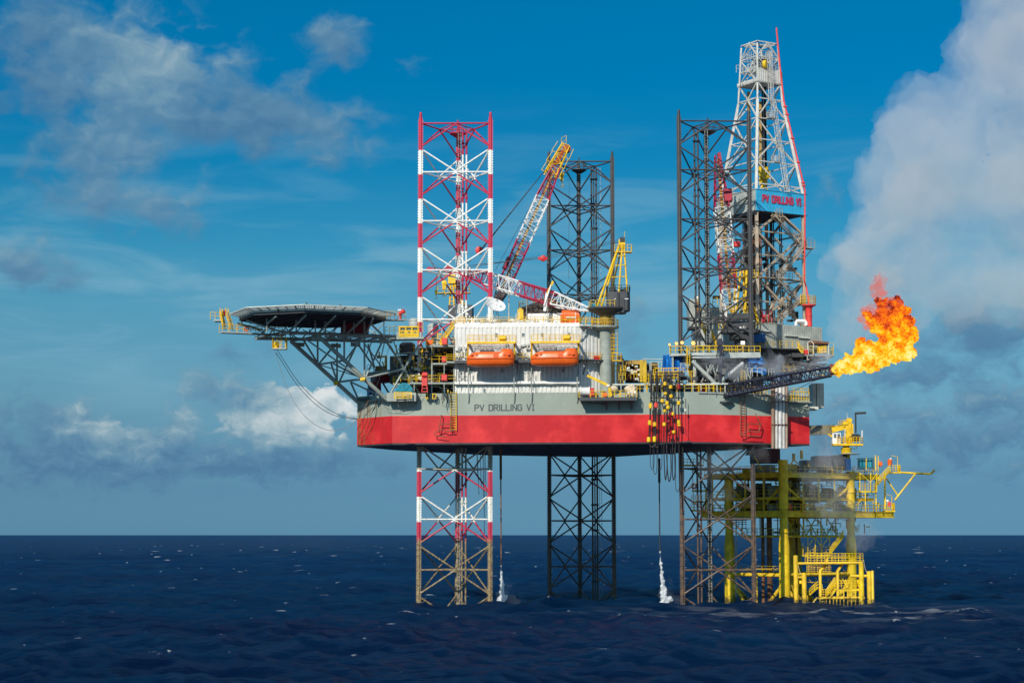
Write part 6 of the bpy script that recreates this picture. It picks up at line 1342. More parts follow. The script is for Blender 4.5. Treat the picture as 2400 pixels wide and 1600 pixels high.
for x0, x1, mat, nm, lb in ((255, 400, 'blue', 'storage_container', 'dark blue container behind the davit arm on deck'), (505, 600, 'blue', 'storage_container', 'blue container just left of the hanging hoses'), (1125, 1290, 'blue', 'storage_container', 'bright blue container right of the hanging hoses'), (1298, 1420, 'lred', 'storage_container', 'orange red container next to the blue one right of the hoses')):
    container(nm, lb, 'container', 'a3', x0, x1, 680, 775, 340.5, M[mat], 2.4)
# tarpaulins
def tarp(label, k, outline, d, dep, frame=None):
    ctr = q(k, sum(p[0] for p in outline)/len(outline), sum(p[1] for p in outline)/len(outline), d)
    t = thing('tarpaulin', label, 'tarpaulin', ctr); b = MB(); n = len(outline)
    # front sheet as a fan of wrinkled strips between top and bottom edge
    top = outline[:n//2]; bot = outline[n//2:][::-1]; cols = 22; rows = 9; o = 0
    def lerp_poly(P_, f): 
        g = f*(len(P_)-1); i = min(int(g), len(P_)-2); u = g-i; return (P_[i][0]*(1-u)+P_[i+1][0]*u, P_[i][1]*(1-u)+P_[i+1][1]*u)
    for side in (0, 1):
        o = len(b.v)
        for r in range(rows+1):
            for c_ in range(cols+1):
                a_ = lerp_poly(top, c_/cols); e_ = lerp_poly(bot, c_/cols); v = r/rows; x = a_[0]*(1-v)+e_[0]*v; y = a_[1]*(1-v)+e_[1]*v
                wr = .55*mnoise.noise(V((c_*.45, r*.12, side*9)))+.2*mnoise.noise(V((c_*1.3, r*.5, 3))); dd = d+wr-sin(pi*min(1, v*1.3))*.4 if side == 0 else d+dep; b.v.append(tuple(q(k, x, y, dd)))
        for r in range(rows):
            for c_ in range(cols): p = o+r*(cols+1)+c_; f = (p, p+cols+1, p+cols+2, p+1); b.f.append(f if side == 0 else f[::-1])
    N = (rows+1)*(cols+1)
    edge = [c_ for c_ in range(cols+1)]+[r*(cols+1)+cols for r in range(1, rows+1)]+[rows*(cols+1)+c_ for c_ in range(cols-1, -1, -1)]+[r*(cols+1) for r in range(rows-1, 0, -1)]
    for i in range(len(edge)): j = edge[(i+1) % len(edge)]; e = edge[i]; b.f.append((e, j, N+j, N+e))
    b.build('sheet', M['tarp'], t, 70); return t
tarp('big crumpled blue tarpaulin left of the yellow ladder', 'a3', [(865,290),(905,292),(945,282),(985,290),(1000,330),(1000,500),(925,500),(848,500)], 343, 3)
tarp('second blue tarpaulin sloping down to the yellow ladder', 'a3', [(1002,335),(1035,290),(1070,278),(1095,320),(1150,430),(1170,500),(1090,500),(1002,500)], 343.4, 3)
tarp('blue tarpaulin hood under the leg platform right of the grey V braces', 'a4', [(1466,1342),(1560,1348),(1690,1350),(1745,1400),(1820,1515),(1700,1520),(1670,1500),(1520,1508)], 342, 2.5)
tarp('blue tarpaulin skirt below the hood above the navy burner boom', 'a5', [(358,1030),(440,1030),(500,1040),(575,1110),(575,1170),(500,1150),(420,1130),(365,1130)], 343, 2.5)
tarp('low blue tarpaulin strip along the railed deck under the crumpled one', 'a3', [(850,498),(940,492),(1020,488),(1100,488),(1100,528),(1020,528),(940,528),(850,528)], 342.4, 1.0)
t = thing('white_ladder_frame', 'pale scaffold ladder standing below the sloping blue tarpaulin', 'scaffold', q('a3', 1135, 640, 342)); b = MB(); b.ladder(q('a3', 1138, 660, 342), q('a3', 1138, 400, 342), 1.2, (1,0,0), .6, .05); b.tube(q('a3', 1085, 400, 342), q('a3', 1165, 400, 342), .06, 5); b.build('frame', M['pale'], t)
t = thing('scaffold_landing', 'pale railed landing under the blue tarpaulin above the burner boom', 'landing', q('a5', 430, 1180, 341)); b = MB(); b.rail([q('a5', 355, 1185, 341), q('a5', 520, 1182, 341)], 1.4, .8, .05); b.rail([q('a5', 595, 1175, 342), q('a5', 660, 1175, 342)], 1.2, .6, .05); b.build('railing', M['pale'], t)
# hoses with floats
def spline(P_, s=6):
    out = []; n = len(P_)
    for i in range(n-1):
        p0, p1, p2, p3 = P_[max(i-1,0)], P_[i], P_[i+1], P_[min(i+2,n-1)]
        for k in range(s): u = k/s; out.append(.5*((2*p1)+(p2-p0)*u+(2*p0-5*p1+4*p2-p3)*u*u+(3*p1-p0-3*p2+p3)*u**3))
    return out+[P_[-1]]
HO = -1.6
def hose(label, pts, r, floats, hang=None):
    P_ = [Lp('a3', x, y, HO) for x, y in pts]; t = thing('hanging_hose', label, 'hose', P_[0], 'hoses hanging over the hull side'); 
    MB().path(spline(P_), r, 7).build('hose', M['black'], t)
    for x, y, col, h in floats:
        p = Lp('a3', x, y, HO-.1); b = MB().lathe(p, [(.12,-h/2),(.30,-h/2+.12),(.32,0),(.30,h/2-.12),(.12,h/2)], 12); b.build('float', M[col], t)
hose('leftmost thick black hose with three large yellow floats', [(715,548),(712,700),(706,860),(698,960),(690,1180),(676,1400),(680,1440),(700,1490),(740,1490),(768,1460),(770,1400),(760,1150),(752,960)], .13, [(698,958,'yel',1.0),(687,1180,'yel',.95),(674,1400,'yel',.95)])
hose('black hose with an orange float above a yellow one, second from the left', [(780,548),(780,700),(775,950),(770,1100),(760,1250),(750,1390),(752,1450),(775,1500),(800,1500)], .13, [(770,948,'lred',.95),(752,1200,'yel',.85),(750,1395,'yel',1.05)])
hose('black hose with yellow floats near its top just right of the orange float', [(888,548),(888,660),(880,800),(852,895),(872,1020),(885,1100),(876,1200),(872,1400),(880,1760),(895,1930),(915,1760),(912,1400)], .09, [(888,668,'yel',.75),(852,892,'yel',.7),(884,1024,'yel',.6),(877,1200,'yel',.75)])
hose('thin black hose with two yellow floats close together', [(912,560),(910,760),(915,920),(925,980),(915,1120),(905,1400),(920,1800),(945,1950),(968,1800),(960,1500)], .09, [(895,795,'yel',.6),(916,920,'yel',.75),(928,978,'yel',.7)])
hose('black hose with yellow floats beside the red float', [(968,555),(965,700),(968,820),(985,1050),(1002,1300),(990,1440),(985,1800),(1000,1930),(1020,1820),(1010,1500)], .09, [(963,710,'yel',.7),(968,830,'yel',.7),(988,1062,'yel',.7),(1004,1300,'yel',.6)])
hose('thin dark hose looping with dull red floats', [(940,560),(945,900),(940,1150),(945,1330),(965,1420),(985,1430),(1000,1390),(1000,1250)], .06, [(966,1062,'dred',.7),(938,1160,'dred',.6),(948,1320,'dred',.6)])
hose('rightmost black hose with a dark red sleeve and yellow floats below', [(1075,560),(1072,700),(1066,920),(1070,1170),(1070,1350),(1075,1800),(1090,2120),(1125,1900),(1120,1500)], .11, [(1068,705,'dred',1.0),(1068,920,'yel',.8),(1068,1172,'yel',.85),(1074,1215,'yel',.4)])
for i, (xs, yb, lb) in enumerate(((698, 1790, 'long thin dark hose loop hanging lowest left under the hull'), (735, 1850, 'long thin dark hose loop second from the left under the hull'), (800, 1790, 'long thin dark hose loop third from the left under the hull'), (1030, 2080, 'long thin dark hose loop hanging deepest under the hull'), (1160, 1380, 'thin dark line with pale block hanging on the red hull right of the hoses'))):
    P_ = [Lp('a3', xs, 560 if i < 4 else 860, HO+.2), Lp('a3', xs, 1200, HO+.2), Lp('a3', xs-4, yb-130, HO+.2), Lp('a3', xs+10, yb-20, HO+.2), Lp('a3', xs+24, yb, HO+.2), Lp('a3', xs+40, yb-20, HO+.2), Lp('a3', xs+48, yb-140, HO+.2), Lp('a3', xs+44, 1400, HO+.2)]
    if i == 4: P_ = P_[:4]
    t = thing('hose_loop', lb, 'hose', P_[0]); MB().path(spline(P_), .055, 5).build('hose', M['black'], t)
    if i == 4: MB().box(Lp('a3', 1155, 1025, HO), .3, .3, .4).build('block', M['pale'], t)
t = thing('hose_rack', 'dark hose saddle rack on the deck edge where the hoses hang', 'rack', Lp('a3', 880, 600, -1.3)); b = MB()
for x in (710, 780, 885, 912, 965, 1075): b.obox(Lp('a3', x, 640, -1.2), L3(LD)*.16, V((*LN,0))*.35, V((0,0,1.7))); b.bar(Lp('a3', x, 540, -1.2), Lp('a3', x, 500, -1.2), .06, .06)
b.bar(Lp('a3', 690, 850, -1.2), Lp('a3', 1100, 850, -1.2), .2, .2); b.bar(Lp('a3', 690, 655, -1.2), Lp('a3', 1120, 655, -1.2), .2, .2)
for x in (700, 900, 1100): b.bar(Lp('a3', x, 850, -1.2), Lp('a3', x, 850, .1), .16, .16)
b.build('rack', M['mach'], t)
t = thing('boat_fender_bar', 'dark steel fender bar on the red hull below the hoses', 'bar', Lp('a3', 1000, 1435, -.4)); b = MB().bar(Lp('a3', 780, 1460, -.5), Lp('a3', 1225, 1420, -.5), .16, .16); b.bar(Lp('a3', 1000, 1442, -.5), Lp('a3', 1000, 1442, 0), .12, .12); b.build('bar', M['mach'], t)
# navy king post and burner boom
kp = q('z3', 742, 1110, 338.2); kt = q('z3', 738, 650, 338.2); tip = q('z3', 1745, 905, 332.5)
t = thing('burner_boom', 'navy lattice burner boom with its king post reaching out to the flame', 'burner boom', kp); b = MB().bar(kp, kt, .42, .42); 
for dx in (-48, -30, 26, 44): b.tube(q('z3', 738+dx, 870, 338.4), kt+V((dx*.008, 0, -.3)), .08, 5)
b.box(kt+V((0,0,-.2)), 1.2, .8, .7); b.box(kt+V((0,0,.5)), .7, .5, .4); b.build('king_post', M['navy'], t)
b0 = q('z3', 770, 1085, 338.2); b = MB().lattice(b0, tip, 1.9, 1.5, (0, 0, 1), 22, .13, .075); b.build('boom', M['navy'], t)
b = MB(); b.bar(b0+V((0,-.3,-.85)), tip+V((0,-.3,-.7)), .5, .45); b.bar(b0+V((0,.4,-.6)), b0.lerp(tip,.6)+V((0,.4,-.6)), .9, .7); b.build('pipe_tray', M['navy'], t)
b = MB(); u = (tip-b0)
for i in range(24): p = b0+u*(.02+.04*i)+V((0,-.4,.75)); b.path([p, p+V((.05,0,.5)), p+V((.45,0,.75)), p+V((.75,0,.4)), p+V((.8,0,0))], .05, 4)
b.tube(b0+V((0,-.4,.8)), tip+V((0,-.4,.8)), .06, 5); b.tube(b0+V((0,-.4,1.2)), tip+V((0,-.4,1.1)), .04, 4); b.build('walkway_hoops', M['mach'], t)
b = MB(); b.tube(tip, tip+V((1.2,-.2,.1)), .5, 10, .7); b.lathe(tip+V((.4,0,.7)), [(.5,-.4),(.7,0),(.4,.4)], 12, ax=(1,0,.2)); b.bar(tip+V((-1,0,.6)), tip+V((1.6,0,-.5)), .15, .15); b.bar(tip+V((0,0,-.7)), tip+V((1.8,0,.1)), .12, .12); b.build('burner_head', paint('burner_rust', (.20, .05, .03), .7, rust=.4), t)
b = MB()
for x0, y0, f, s in ((1210, 792, .87, 0), (1225, 800, .80, .6), (1160, 800, .95, 0)): b.tube(q('z3', x0, y0, 346), b0+u*f+V((0,s,.9)), .06, 4)
b.tube(q('z3', 1290, 1140, 341.5), b0+u*.93+V((0,0,-.6)), .05, 4); b.build('stay_wires', M['wire'], t)
b = MB(); b.bar(q('z3', 685, 1190, 339.5), q('z3', 830, 1185, 337.2), 2.0, .3); b.bar(q('z3', 690, 1180, 338.6), q('z3', 690, 1030, 338.6), .2, .2); b.rail([q('z3', 700, 1175, 338.2), q('z3', 830, 1170, 337.2)], 1.0, .8, .05); b.bar(q('z3', 690, 1020, 338.4), q('z3', 690, 1290, 338.6), .3, .3); b.build('base_bracket', M['dgrey'], t)
# water curtain pipes hung off the stern side
t = thing('riser_pipes', 'bundle of tall pale rusty riser pipes hung on the red hull below the burner boom', 'pipes', Cp('z3', 1285, 1300, -1.2))
for i, (x, w) in enumerate(((1222, .30), (1253, .26), (1287, .30), (1319, .26), (1345, .22))): 
    MB().tube(Cp('z3', x, 1000, -1.2), Cp('z3', x, 1610, -1.2), w*1.15, 12).build('riser', paint('riser_steel_%s' % 'abcde'[i], ((.30,.20,.14),(.60,.58,.55),(.66,.65,.63),(.60,.57,.53),(.42,.30,.22))[i], .45, .2, rust=.42), t)
b = MB()
for y in (1180, 1390): b.bar(Cp('z3', 1205, y, -1.2), Cp('z3', 1360, y, -1.2), .9, .12)
for x in (1240, 1330): b.bar(Cp('z3', x, 1180, -1.2), Cp('z3', x, 1180, 0), .14, .14); b.bar(Cp('z3', x, 1390, -1.2), Cp('z3', x, 1390, 0), .14, .14)
b.build('clamps', M['rust'], t)
# second hull ladder and frame on the stern side
t = thing('hull_ladder', 'rusty ladder on the dark red stern side in the burner boom shadow', 'ladder', Cp('z3', 943, 1480, -.5)); b = MB().ladder(Cp('z3', 943, 1480, -.6), Cp('z3', 943, 1100, -.6), .9, L3(CD), .45, .06); b.build('ladder_frame', M['rust'], t)
b = MB()
for x0, y0, x1, y1 in ((920,1480,1000,1450),(1000,1450,1090,1460),(1090,1460,1110,1380),(1000,1450,985,1380),(985,1380,1110,1390),(1110,1390,1060,1290),(925,1490,1110,1500)): b.tube(Cp('z3', x0, y0, -1.1), Cp('z3', x1, y1, -1.1), .08, 5)
b.tube(Cp('z3', 930, 1480, -1.1), Cp('z3', 930, 1480, 0), .06, 5); b.build('landing_frame', M['rust'], t)
# grey box hung off the far stern corner
t = thing('stern_box', 'pale grey hanging trunk on the far stern corner right of the hull', 'trunk', q('z3', 1640, 1150, 372)); b = MB(); pxbox(b, 'z3', 1590, 1692, 1010, 1230, 372, 5); pxbox(b, 'z3', 1560, 1640, 1225, 1250, 371, 4); b.build('trunk', M['pale'], t); b = MB(); b.bar(q('z3', 1622, 1015, 371.8), q('z3', 1622, 1228, 371.8), .12, .12); b.build('seam', M['dgrey'], t)
t = thing('stern_rail_stand', 'yellow railed stand at the right end of the hull deck', 'stand', q('z3', 1450, 1175, 343)); b = MB(); b.rail([q('z3', 1365, 1175, 342), q('z3', 1555, 1180, 344)], 1.6, .55, .055, (.33,.66,1)); b.rail([q('z3', 1040, 1168, 341), q('z3', 1205, 1168, 342)], 1.7, .7, .055, (.33,.66,1)); b.build('railing', M['yelr'], t); b = MB(); b.bar(q('z3', 1365, 1182, 342), q('z3', 1560, 1187, 344), 1.2, .2); pxbox(b, 'z3', 1440, 1540, 1190, 1225, 343.4, .6); b.build('floor', M['grey'], t)
bin_('blue pump box behind the stern rail under the burner boom', 'z3', 980, 1025, 1100, 1155, 342.5, M['teal'], name='pump_box', cat='box'); bin_('navy tank box above the burner boom by the yellow ladder', 'a5', 680, 830, 1145, 1230, 345, M['blue'], 2, name='tank_box', cat='box')
# sea water discharge pipes under the hull
for (xt, yt, yb, d, lb, jl) in ((828, 230, 1065, 352, 'rusty discharge pipe under the hull between striped and far legs', 'white water jet falling from the pipe right of the striped leg'), (2041, 300, 960, 352, 'dark discharge hose under the hull left of the near dark leg', 'white water jet falling left of the near dark leg')):
    p0 = q('z8', xt, yt-60, d); p1 = q('z8', xt+(4 if xt < 1000 else 6), yb, d); t = thing('discharge_pipe', lb, 'pipe', p0); b = MB().tube(p0, p0.lerp(p1, .26), .22, 10); b.tube(p0.lerp(p1, .26), p1, .11, 8); b.build('pipe', M['rust'] if xt < 1000 else M['mach'], t)
# spare hoses hung inside the striped leg
t = thing('leg_hoses', 'bundle of thin dark hoses hanging beside the striped leg below the hull', 'hoses', q('z8', 690, 200, 349))
b = MB()
for x, y1 in ((652, 520), (672, 480), (692, 640), (710, 590), (758, 575), (645, 400), (700, 900)): b.path([q('z8', x, 180, 349), q('z8', x+2, (180+y1)/2, 349), q('z8', x+(10 if y1 < 700 else 4), y1, 349)], .05, 5)
b.build('hoses', M['black'], t)
# ---------------------------------------------------------------- yellow wellhead platform behind the rig
E1, E2 = unit(.75, .66), unit(-.66, .75)
K2 = V((49.2, 362.0)); K1 = K2+V(E2)*13.3; K3 = K2+V(E1)*19.0; K4 = K1+V(E1)*19.0
Y = M['yelg']
wp = thing('wellhead_platform', 'yellow four legged wellhead platform standing in the sea behind the near dark leg', 'wellhead platform', (K2.x, K2.y, 0))
def zat(k, x, y, d): return q(k, x, y, d).z
zL, zM, zU = zat('z7', 890, 640, 362), zat('z7', 890, 535, 362), zat('z7', 870, 345, 362)
zS = zat('z7', 1150, 830, 370); zG = zat('z7', 900, 1135, 362)
def pl(a, b_, z): p = K2+V(E1)*a+V(E2)*b_; return V((p.x, p.y, z))
for (P_, r, zt) in ((K2, .82, zU+2.2), (K1, .80, zU-1.2), (K3, .78, zU+.5), (K4, .78, zU)):
    b = MB().lathe((P_.x, P_.y, -8), [(1.05*r/.8,0),(1.0*r/.8,8+zG-3),(.95*r/.8,8+zG+1),(.98*r/.8,8+zG+5),(.74*r/.8,8+zG+7.4),(.74*r/.8,8+zL+.2),(.85*r/.8,8+zL+.3),(.85*r/.8,8+zt)], 24)
    for z in (zG-4, zG+2, zL-4, zM+1): b.lathe((P_.x, P_.y, z), [(1.02,0),(1.02,.06)], 24)
    b.build('column', M['yelg'] if r > .79 else Y, wp)
def braces(lst, name, mat=Y):
    for p0, p1, r in lst: MB().tube(p0, p1, r, 9).build(name, mat, wp)
br = []
for A, Bq in ((K1, K2), (K2, K3), (K3, K4), (K4, K1)):
    br += [(L3(A, zG), L3(Bq, zG), .36)]
    m = (A+Bq)/2; br += [(L3(A, zG-1), L3(m, -3), .34), (L3(Bq, zG-1), L3(m, -3), .34)]
braces(br, 'water_level_brace', M['yelr'])
br = []
for A, Bq in ((K1, K2), (K2, K3), (K3, K4), (K4, K1)):
    m = (A+Bq)/2
    br += [(L3(A, zU-2.2), L3(A.lerp(Bq, .38), zL+.6), .24), (L3(Bq, zU-2.2), L3(Bq.lerp(A, .38), zL+.6), .24)]
braces(br, 'deck_brace')
def deck(z, th, b0, b1, a1, name, rail=True, a0=0, post=1.5):
    c = [pl(a0, b0, z), pl(a1, b0, z), pl(a1, b1, z), pl(a0, b1, z)]; n = len(c)
    b = MB()
    for i in range(4):
        p, e = c[i], c[(i+1) % 4]; b.bar(p+V((0,0,-th/2)), e+V((0,0,-th/2)), .35, th); b.bar(p+V((0,0,-.06)), e+V((0,0,-.06)), .6, .12); b.bar(p+V((0,0,-th+.04)), e+V((0,0,-th+.04)), .5, .1)
        m = int((e-p).length/1.5)
        for j in range(m): g = p.lerp(e, (j+.5)/m); b.bar(g+V((0,0,-.1)), g+V((0,0,-th)), .42, .08)
    for f in (.2, .4, .6, .8): b.bar(c[0].lerp(c[1], f)+V((0,0,-th*.6)), c[3].lerp(c[2], f)+V((0,0,-th*.6)), .3, th*.8); b.bar(c[0].lerp(c[3], f)+V((0,0,-th*.55)), c[1].lerp(c[2], f)+V((0,0,-th*.55)), .25, th*.7)
    b.build(name+'_beams', Y, wp)
    MB().prism([(p.x, p.y) for p in c], z-.02, z+.05).build(name+'_floor', M['mach'], wp)
    if rail: MB().rail([p+V((0,0,.05)) for p in c+c[:1]], 1.2, post, .05, (.5, 1)).build(name+'_railing', Y, wp)
deck(zL, 1.15, -.6, 19.5, 31.0, 'lower_deck', a0=-.6)
deck(zM, .5, .2, 17.5, 26.0, 'middle_deck', a0=-.2)
deck(zU, .95, -.4, 19.0, 27.0, 'upper_deck', a0=-.5)
deck(zS, .35, 2, 13, 17.5, 'hanging_deck', a0=3)
b = MB()
for a_ in (3, 8, 13, 17.3):
    for b_ in (2.2, 12.8): MB().bar(pl(a_, b_, zS), pl(a_, b_, zL-1), .2, .2).build('hanger_post', Y, wp)
for i in range(5): b.bar(pl(3+i*2.9, 2.2, zS), pl(3+(i+1)*2.9, 2.2, zL-1) if i % 2 == 0 else pl(3+(i+1)*2.9, 2.2, zS), .14, .14); b.bar(pl(3+i*2.9, 2.2, zL-1), pl(5.9+i*2.9, 2.2, zS), .14, .14)
b.build('hanging_deck_bracing', Y, wp)
b = MB()                                          # posts between decks
for a_ in (5, 9.5, 14, 19, 23, 26.2): 
    b.bar(pl(a_, -.3, zL), pl(a_, -.3, zU-.9), .32 if a_ in (9.5, 19) else .2, .32); b.bar(pl(a_, 17, zL), pl(a_, 17, zU-.9), .3, .3)
for b_ in (4.5, 9, 17.2): b.bar(pl(-.3, b_, zL), pl(-.3, b_, zU-.9), .3, .3)
b.bar(pl(-.4, 3, zM-.2), pl(-.4, 14, zM-.2), .3, .4)
for a_, s in ((10, 3), (14, -3), (19, 3)): b.bar(pl(a_, -.3, zL+.2), pl(a_+s, -.3, zM-.2), .18, .18)
b.build('deck_posts', Y, wp)
b = MB()                                          # dark plant filling the decks
rr = random.Random(21)
for i in range(80):
    z0, z1 = rr.choice(((zL, zM), (zM, zU-1), (zU, zU+2.4), (zM, zU-1))); a_, b_ = rr.uniform(1.5, 25), rr.uniform(2.5, 16); h = rr.uniform(.5, max(.6, (z1-z0)*.85)); MB().box(pl(a_, b_, z0+.06), rr.uniform(.5, 2.6), rr.uniform(.5, 1.8), h, E1).build('process_skid', M[rr.choice(('dgrey', 'grey', 'grey', 'lgrey', 'yelg', 'yelg'))], wp)
for nm, mat, n, r0, r1 in (('grey_piping', 'lgrey', 60, .05, .13), ('yellow_piping', 'yelg', 150, .05, .14), ('pale_piping', 'white', 26, .05, .1), ('brown_piping', 'rust', 24, .06, .14)):
    b = MB()
    for i in range(n):
        z0, z1 = rr.choice(((zL, zM), (zM, zU-1), (zL, zU-1), (zS, zL-1), (zU, zU+1.6))); a_, b_ = rr.uniform(.5, 26), rr.uniform(.0, 5) if rr.random() < .6 else rr.uniform(0, 17)
        p = pl(a_, b_, rr.uniform(z0+.1, z1-.3)); k_ = rr.random()
        if k_ < .45: b.tube(p, V((p.x, p.y, min(z1, p.z+rr.uniform(.5, 2.4)))), rr.uniform(r0, r1), 6)
        elif k_ < .8: e = p+L3(E1)*rr.uniform(.8, 3.5); b.tube(p, e, rr.uniform(r0, r1), 6); b.tube(e, e-V((0,0,.8)), rr.uniform(r0, r1), 6)
        else: b.tube(p, p+L3(E2)*rr.uniform(.8, 3), rr.uniform(r0, r1), 6)
    tag(b.build(nm, M[mat], wp), kind='stuff')
b = MB()
for a_, b_, h in ((6.8, 1.2, 1.3), (2.5, .8, .9), (11.5, .8, .8)): b.lathe(pl(a_, b_, zL+.1), [(.45,0),(.5,.1),(.5,h),(.3,h+.2)], 12)
b.build('red_drums', M['lred'], wp)
for x0, x1, y0, y1, d, mat in (('z7', 0,0,0,0,0),): pass
t_ = MB(); a = q('a7', 1010, 1020, 363.5); c = q('a7', 1350, 1020, 362.3); t_.obox((a+c)/2+V((0,.3,.55)), (c-a)/2, V((0,.3,0)), V((0,0,.55))); t_.build('name_board', paint('ochre_board', (.55,.30,.03), .6, rust=.2), wp)
# gratings, side cantilevers with stair and lights on the right
k = 'a6'
def right(x, y, dd=0): return q(k, x, y, 372+dd)
b = MB(); rl = MB(); st = MB()
a, c = right(1250, 880), right(1390, 888); c.z = a.z; b.obox((a+c)/2+V((0,1,-.1)), (c-a)/2, V((0,1,0)), V((0,0,.12))); rl.rail([a, c, c+V((0,2,0))], 1.3, .5, .05, (.33,.66,1))
a, c = right(812, 1148, -5), right(1058, 1150, -4); c.z = a.z; b.obox((a+c)/2+V((0,1,-.08)), (c-a)/2, V((0,1,0)), V((0,0,.14))); rl.rail([a, c, c+V((0,2,0))], 1.35, .6, .05, (.33,.66,1))
for x in (816, 968, 1055): b.bar(right(x, 885, -5), right(x, 1150, -5), .14, .14)
b.bar(right(820, 890, -5), right(960, 1020, -5), .1, .1); b.bar(right(1050, 900, -5), right(960, 1030, -5), .1, .1)
st.stair(right(1060, 1060, -4), right(1245, 850, -1), 1.0, (0,1,0)); 
a, c = right(1170, 1422), right(1310, 1425); c.z = a.z; b.obox((a+c)/2+V((0,1,-.12)), (c-a)/2, V((0,1.4,0)), V((0,0,.15))); rl.rail([a, c, c+V((0,2,0))], 1.35, .5, .05, (.33,.66,1))
a, c = right(0, 1420, -9.5), right(150, 1418, -9); b.bar(a+V((0,.5,-.12)), c+V((0,.5,-.12)), 1.2, .2); rl.rail([a, c], 1.2, .6, .05)
b.build('side_landings', Y, wp); rl.build('side_railing', Y, wp); st.build('side_stair', Y, wp)
b = MB()                                          # flare or vent arm reaching right
b.path([right(1380, 885), right(1810, 905), right(1835, 890), right(1872, 848)], .19, 8); b.tube(right(1600, 905), right(1310, 1275), .17, 8); b.tube(right(1190, 965), right(1350, 1205), .13, 8); b.bar(right(1170, 900), right(1170, 1400), .3, .3); b.build('outrigger_arm', Y, wp)
b = MB(); b.path([right(1350, 870), right(1350, 665), right(1265, 648)], .07, 6); b.path([right(1268, 1400), right(1268, 1215), right(1195, 1195)], .07, 6); b.bar(right(1075, 860, -3), right(1075, 650, -3), .16, .16); b.bar(right(1040, 860, -3), right(1035, 640, -3), .2, .2); b.bar(right(905, 850, -5), right(905, 680, -5), .14, .14); b.build('lamp_posts', M['yelr'], wp)
b = MB(); b.lathe(right(1240, 785), [(.38,0),(.42,.1),(.42,1.0),(.25,1.15)], 12); b.box(right(1100, 800), .8, .6, .9); b.build('orange_cylinder', M['org'], wp); MB().lathe(right(1253, 700), [(.16,-.1),(.2,.05),(.15,.25)], 10).build('white_cap', M['white'], wp)
b = MB(); b.lathe(right(1208, 1300), [(.25,0),(.25,.4)], 8); b.box(right(235, 1365, -7), 1.4, .8, .6); b.build('white_fittings', M['white'], wp); b = MB(); b.box(right(1232, 1360), .5, .4, .8); b.build('red_box', M['lred'], wp)
b = MB(); p = right(200, 1410, -8)
for dx in (0, .9): b.quad(p+V((dx,0,0)), p+V((dx+.75,0,0)), p+V((dx+.38,0,.75)))
b.bar(p+V((-.1,.2,-.05)), p+V((1.8,.2,-.05)), .4, .2); b.build('pipe_cradle', M['yel'], wp)
# rooftop plant, helmet roofed dark house, tanks
b = MB(); 
def rx(mb, x0, x1, y0, y1, d, dep, kk='a6'): return pxbox(mb, kk, x0, x1, y0, y1, d, dep, E1 if False else (1, 0))
rx(b, 180, 420, 650, 850, 371, 5); rx(b, 410, 640, 640, 850, 373, 5); rx(b, 0, 130, 710, 850, 369, 4); b.build('roof_house', M['dgrey'], wp)
b = MB(); rx(b, 625, 690, 690, 850, 371, 2); b.build('blue_panel', M['blue'], wp)
b = MB()
for x in (830, 880, 930, 965): b.lathe(right(x, 820, 0), [(.42,0),(.42,1.5),(.3,1.75)], 14)
b.build('teal_tanks', M['teal'], wp); b = MB()
for x in (790, 905, 1005): b.bar(right(x, 850, -1), right(x, 690, -1), .13, .13)
b.bar(right(775, 690, -1), right(1010, 688, -1), .16, .16); b.bar(right(790, 820, -1), right(1010, 820, -1), .1, .1); b.build('tank_frame', M['mach'], wp)
# maroon box seen under the rig between leg and platform, yellow diagonals rising to the rig
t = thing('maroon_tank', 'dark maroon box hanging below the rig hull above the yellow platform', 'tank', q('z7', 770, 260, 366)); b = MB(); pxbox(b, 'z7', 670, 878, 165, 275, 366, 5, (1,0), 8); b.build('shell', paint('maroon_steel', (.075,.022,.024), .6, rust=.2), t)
b = MB(); b.tube(q('a7', 2040, 20, 365), q('a7', 2040, 150, 365), .28, 9); b.tube(q('a7', 2040, 130, 365), q('a7', 1930, 320, 364), .14, 7); b.tube(q('a7', 2040, 130, 365), q('a7', 2120, 200, 366), .12, 7); b.tube(q('a7', 2185, -40, 366), q('a7', 2185, 120, 366), .28, 9); b.tube(q('a7', 1300, 40, 366), q('a7', 1460, 330, 364), .12, 7); b.build('rising_braces', M['yelr'], wp)
# left cantilevers
b = MB(); rl = MB()
def lf(x, y, d=374): return q('z7', x, y, d)
for x0, x1, y in ((195, 330, 640), (205, 320, 490), (200, 330, 575), (140, 290, 295)): a, c = lf(x0, y), lf(x1, y); c.z = a.z; b.bar(a, c, 1.2, .3); rl.rail([a, c], 1.2, .6, .05)
b.bar(lf(205, 300), lf(215, 640), .12, .12); b.bar(lf(310, 480), lf(310, 700), .3, .3); b.bar(lf(190, 320), lf(300, 400), .16, .16); b.bar(lf(385, 540), lf(480, 410, 372.5), .3, .3); b.build('left_landings', Y, wp); rl.build('left_railing', Y, wp)
p = lf(218, 452, 373.5); MB().path([p+V((.45*cos(g), 0, .45*sin(g))) for g in [2*pi*i/16 for i in range(17)]], .12, 6).build('lifebuoy', M['lred'], wp)
b = MB()
for y in (715, 730, 745, 775): b.tube(q('z7', 500, y, 371), q('z7', 620, y, 371), .07, 5)
for x in (515, 560, 615): b.tube(q('z7', x, 690, 371), q('z7', x, 785, 371), .06, 5)
b.tube(q('z7', 540, 480, 370.5), q('z7', 540, 1300, 370.5), .12, 7); b.tube(q('z7', 765, 810, 366), q('z7', 765, 975, 366), .12, 7); b.build('pale_caisson', M['lgrey'], wp)
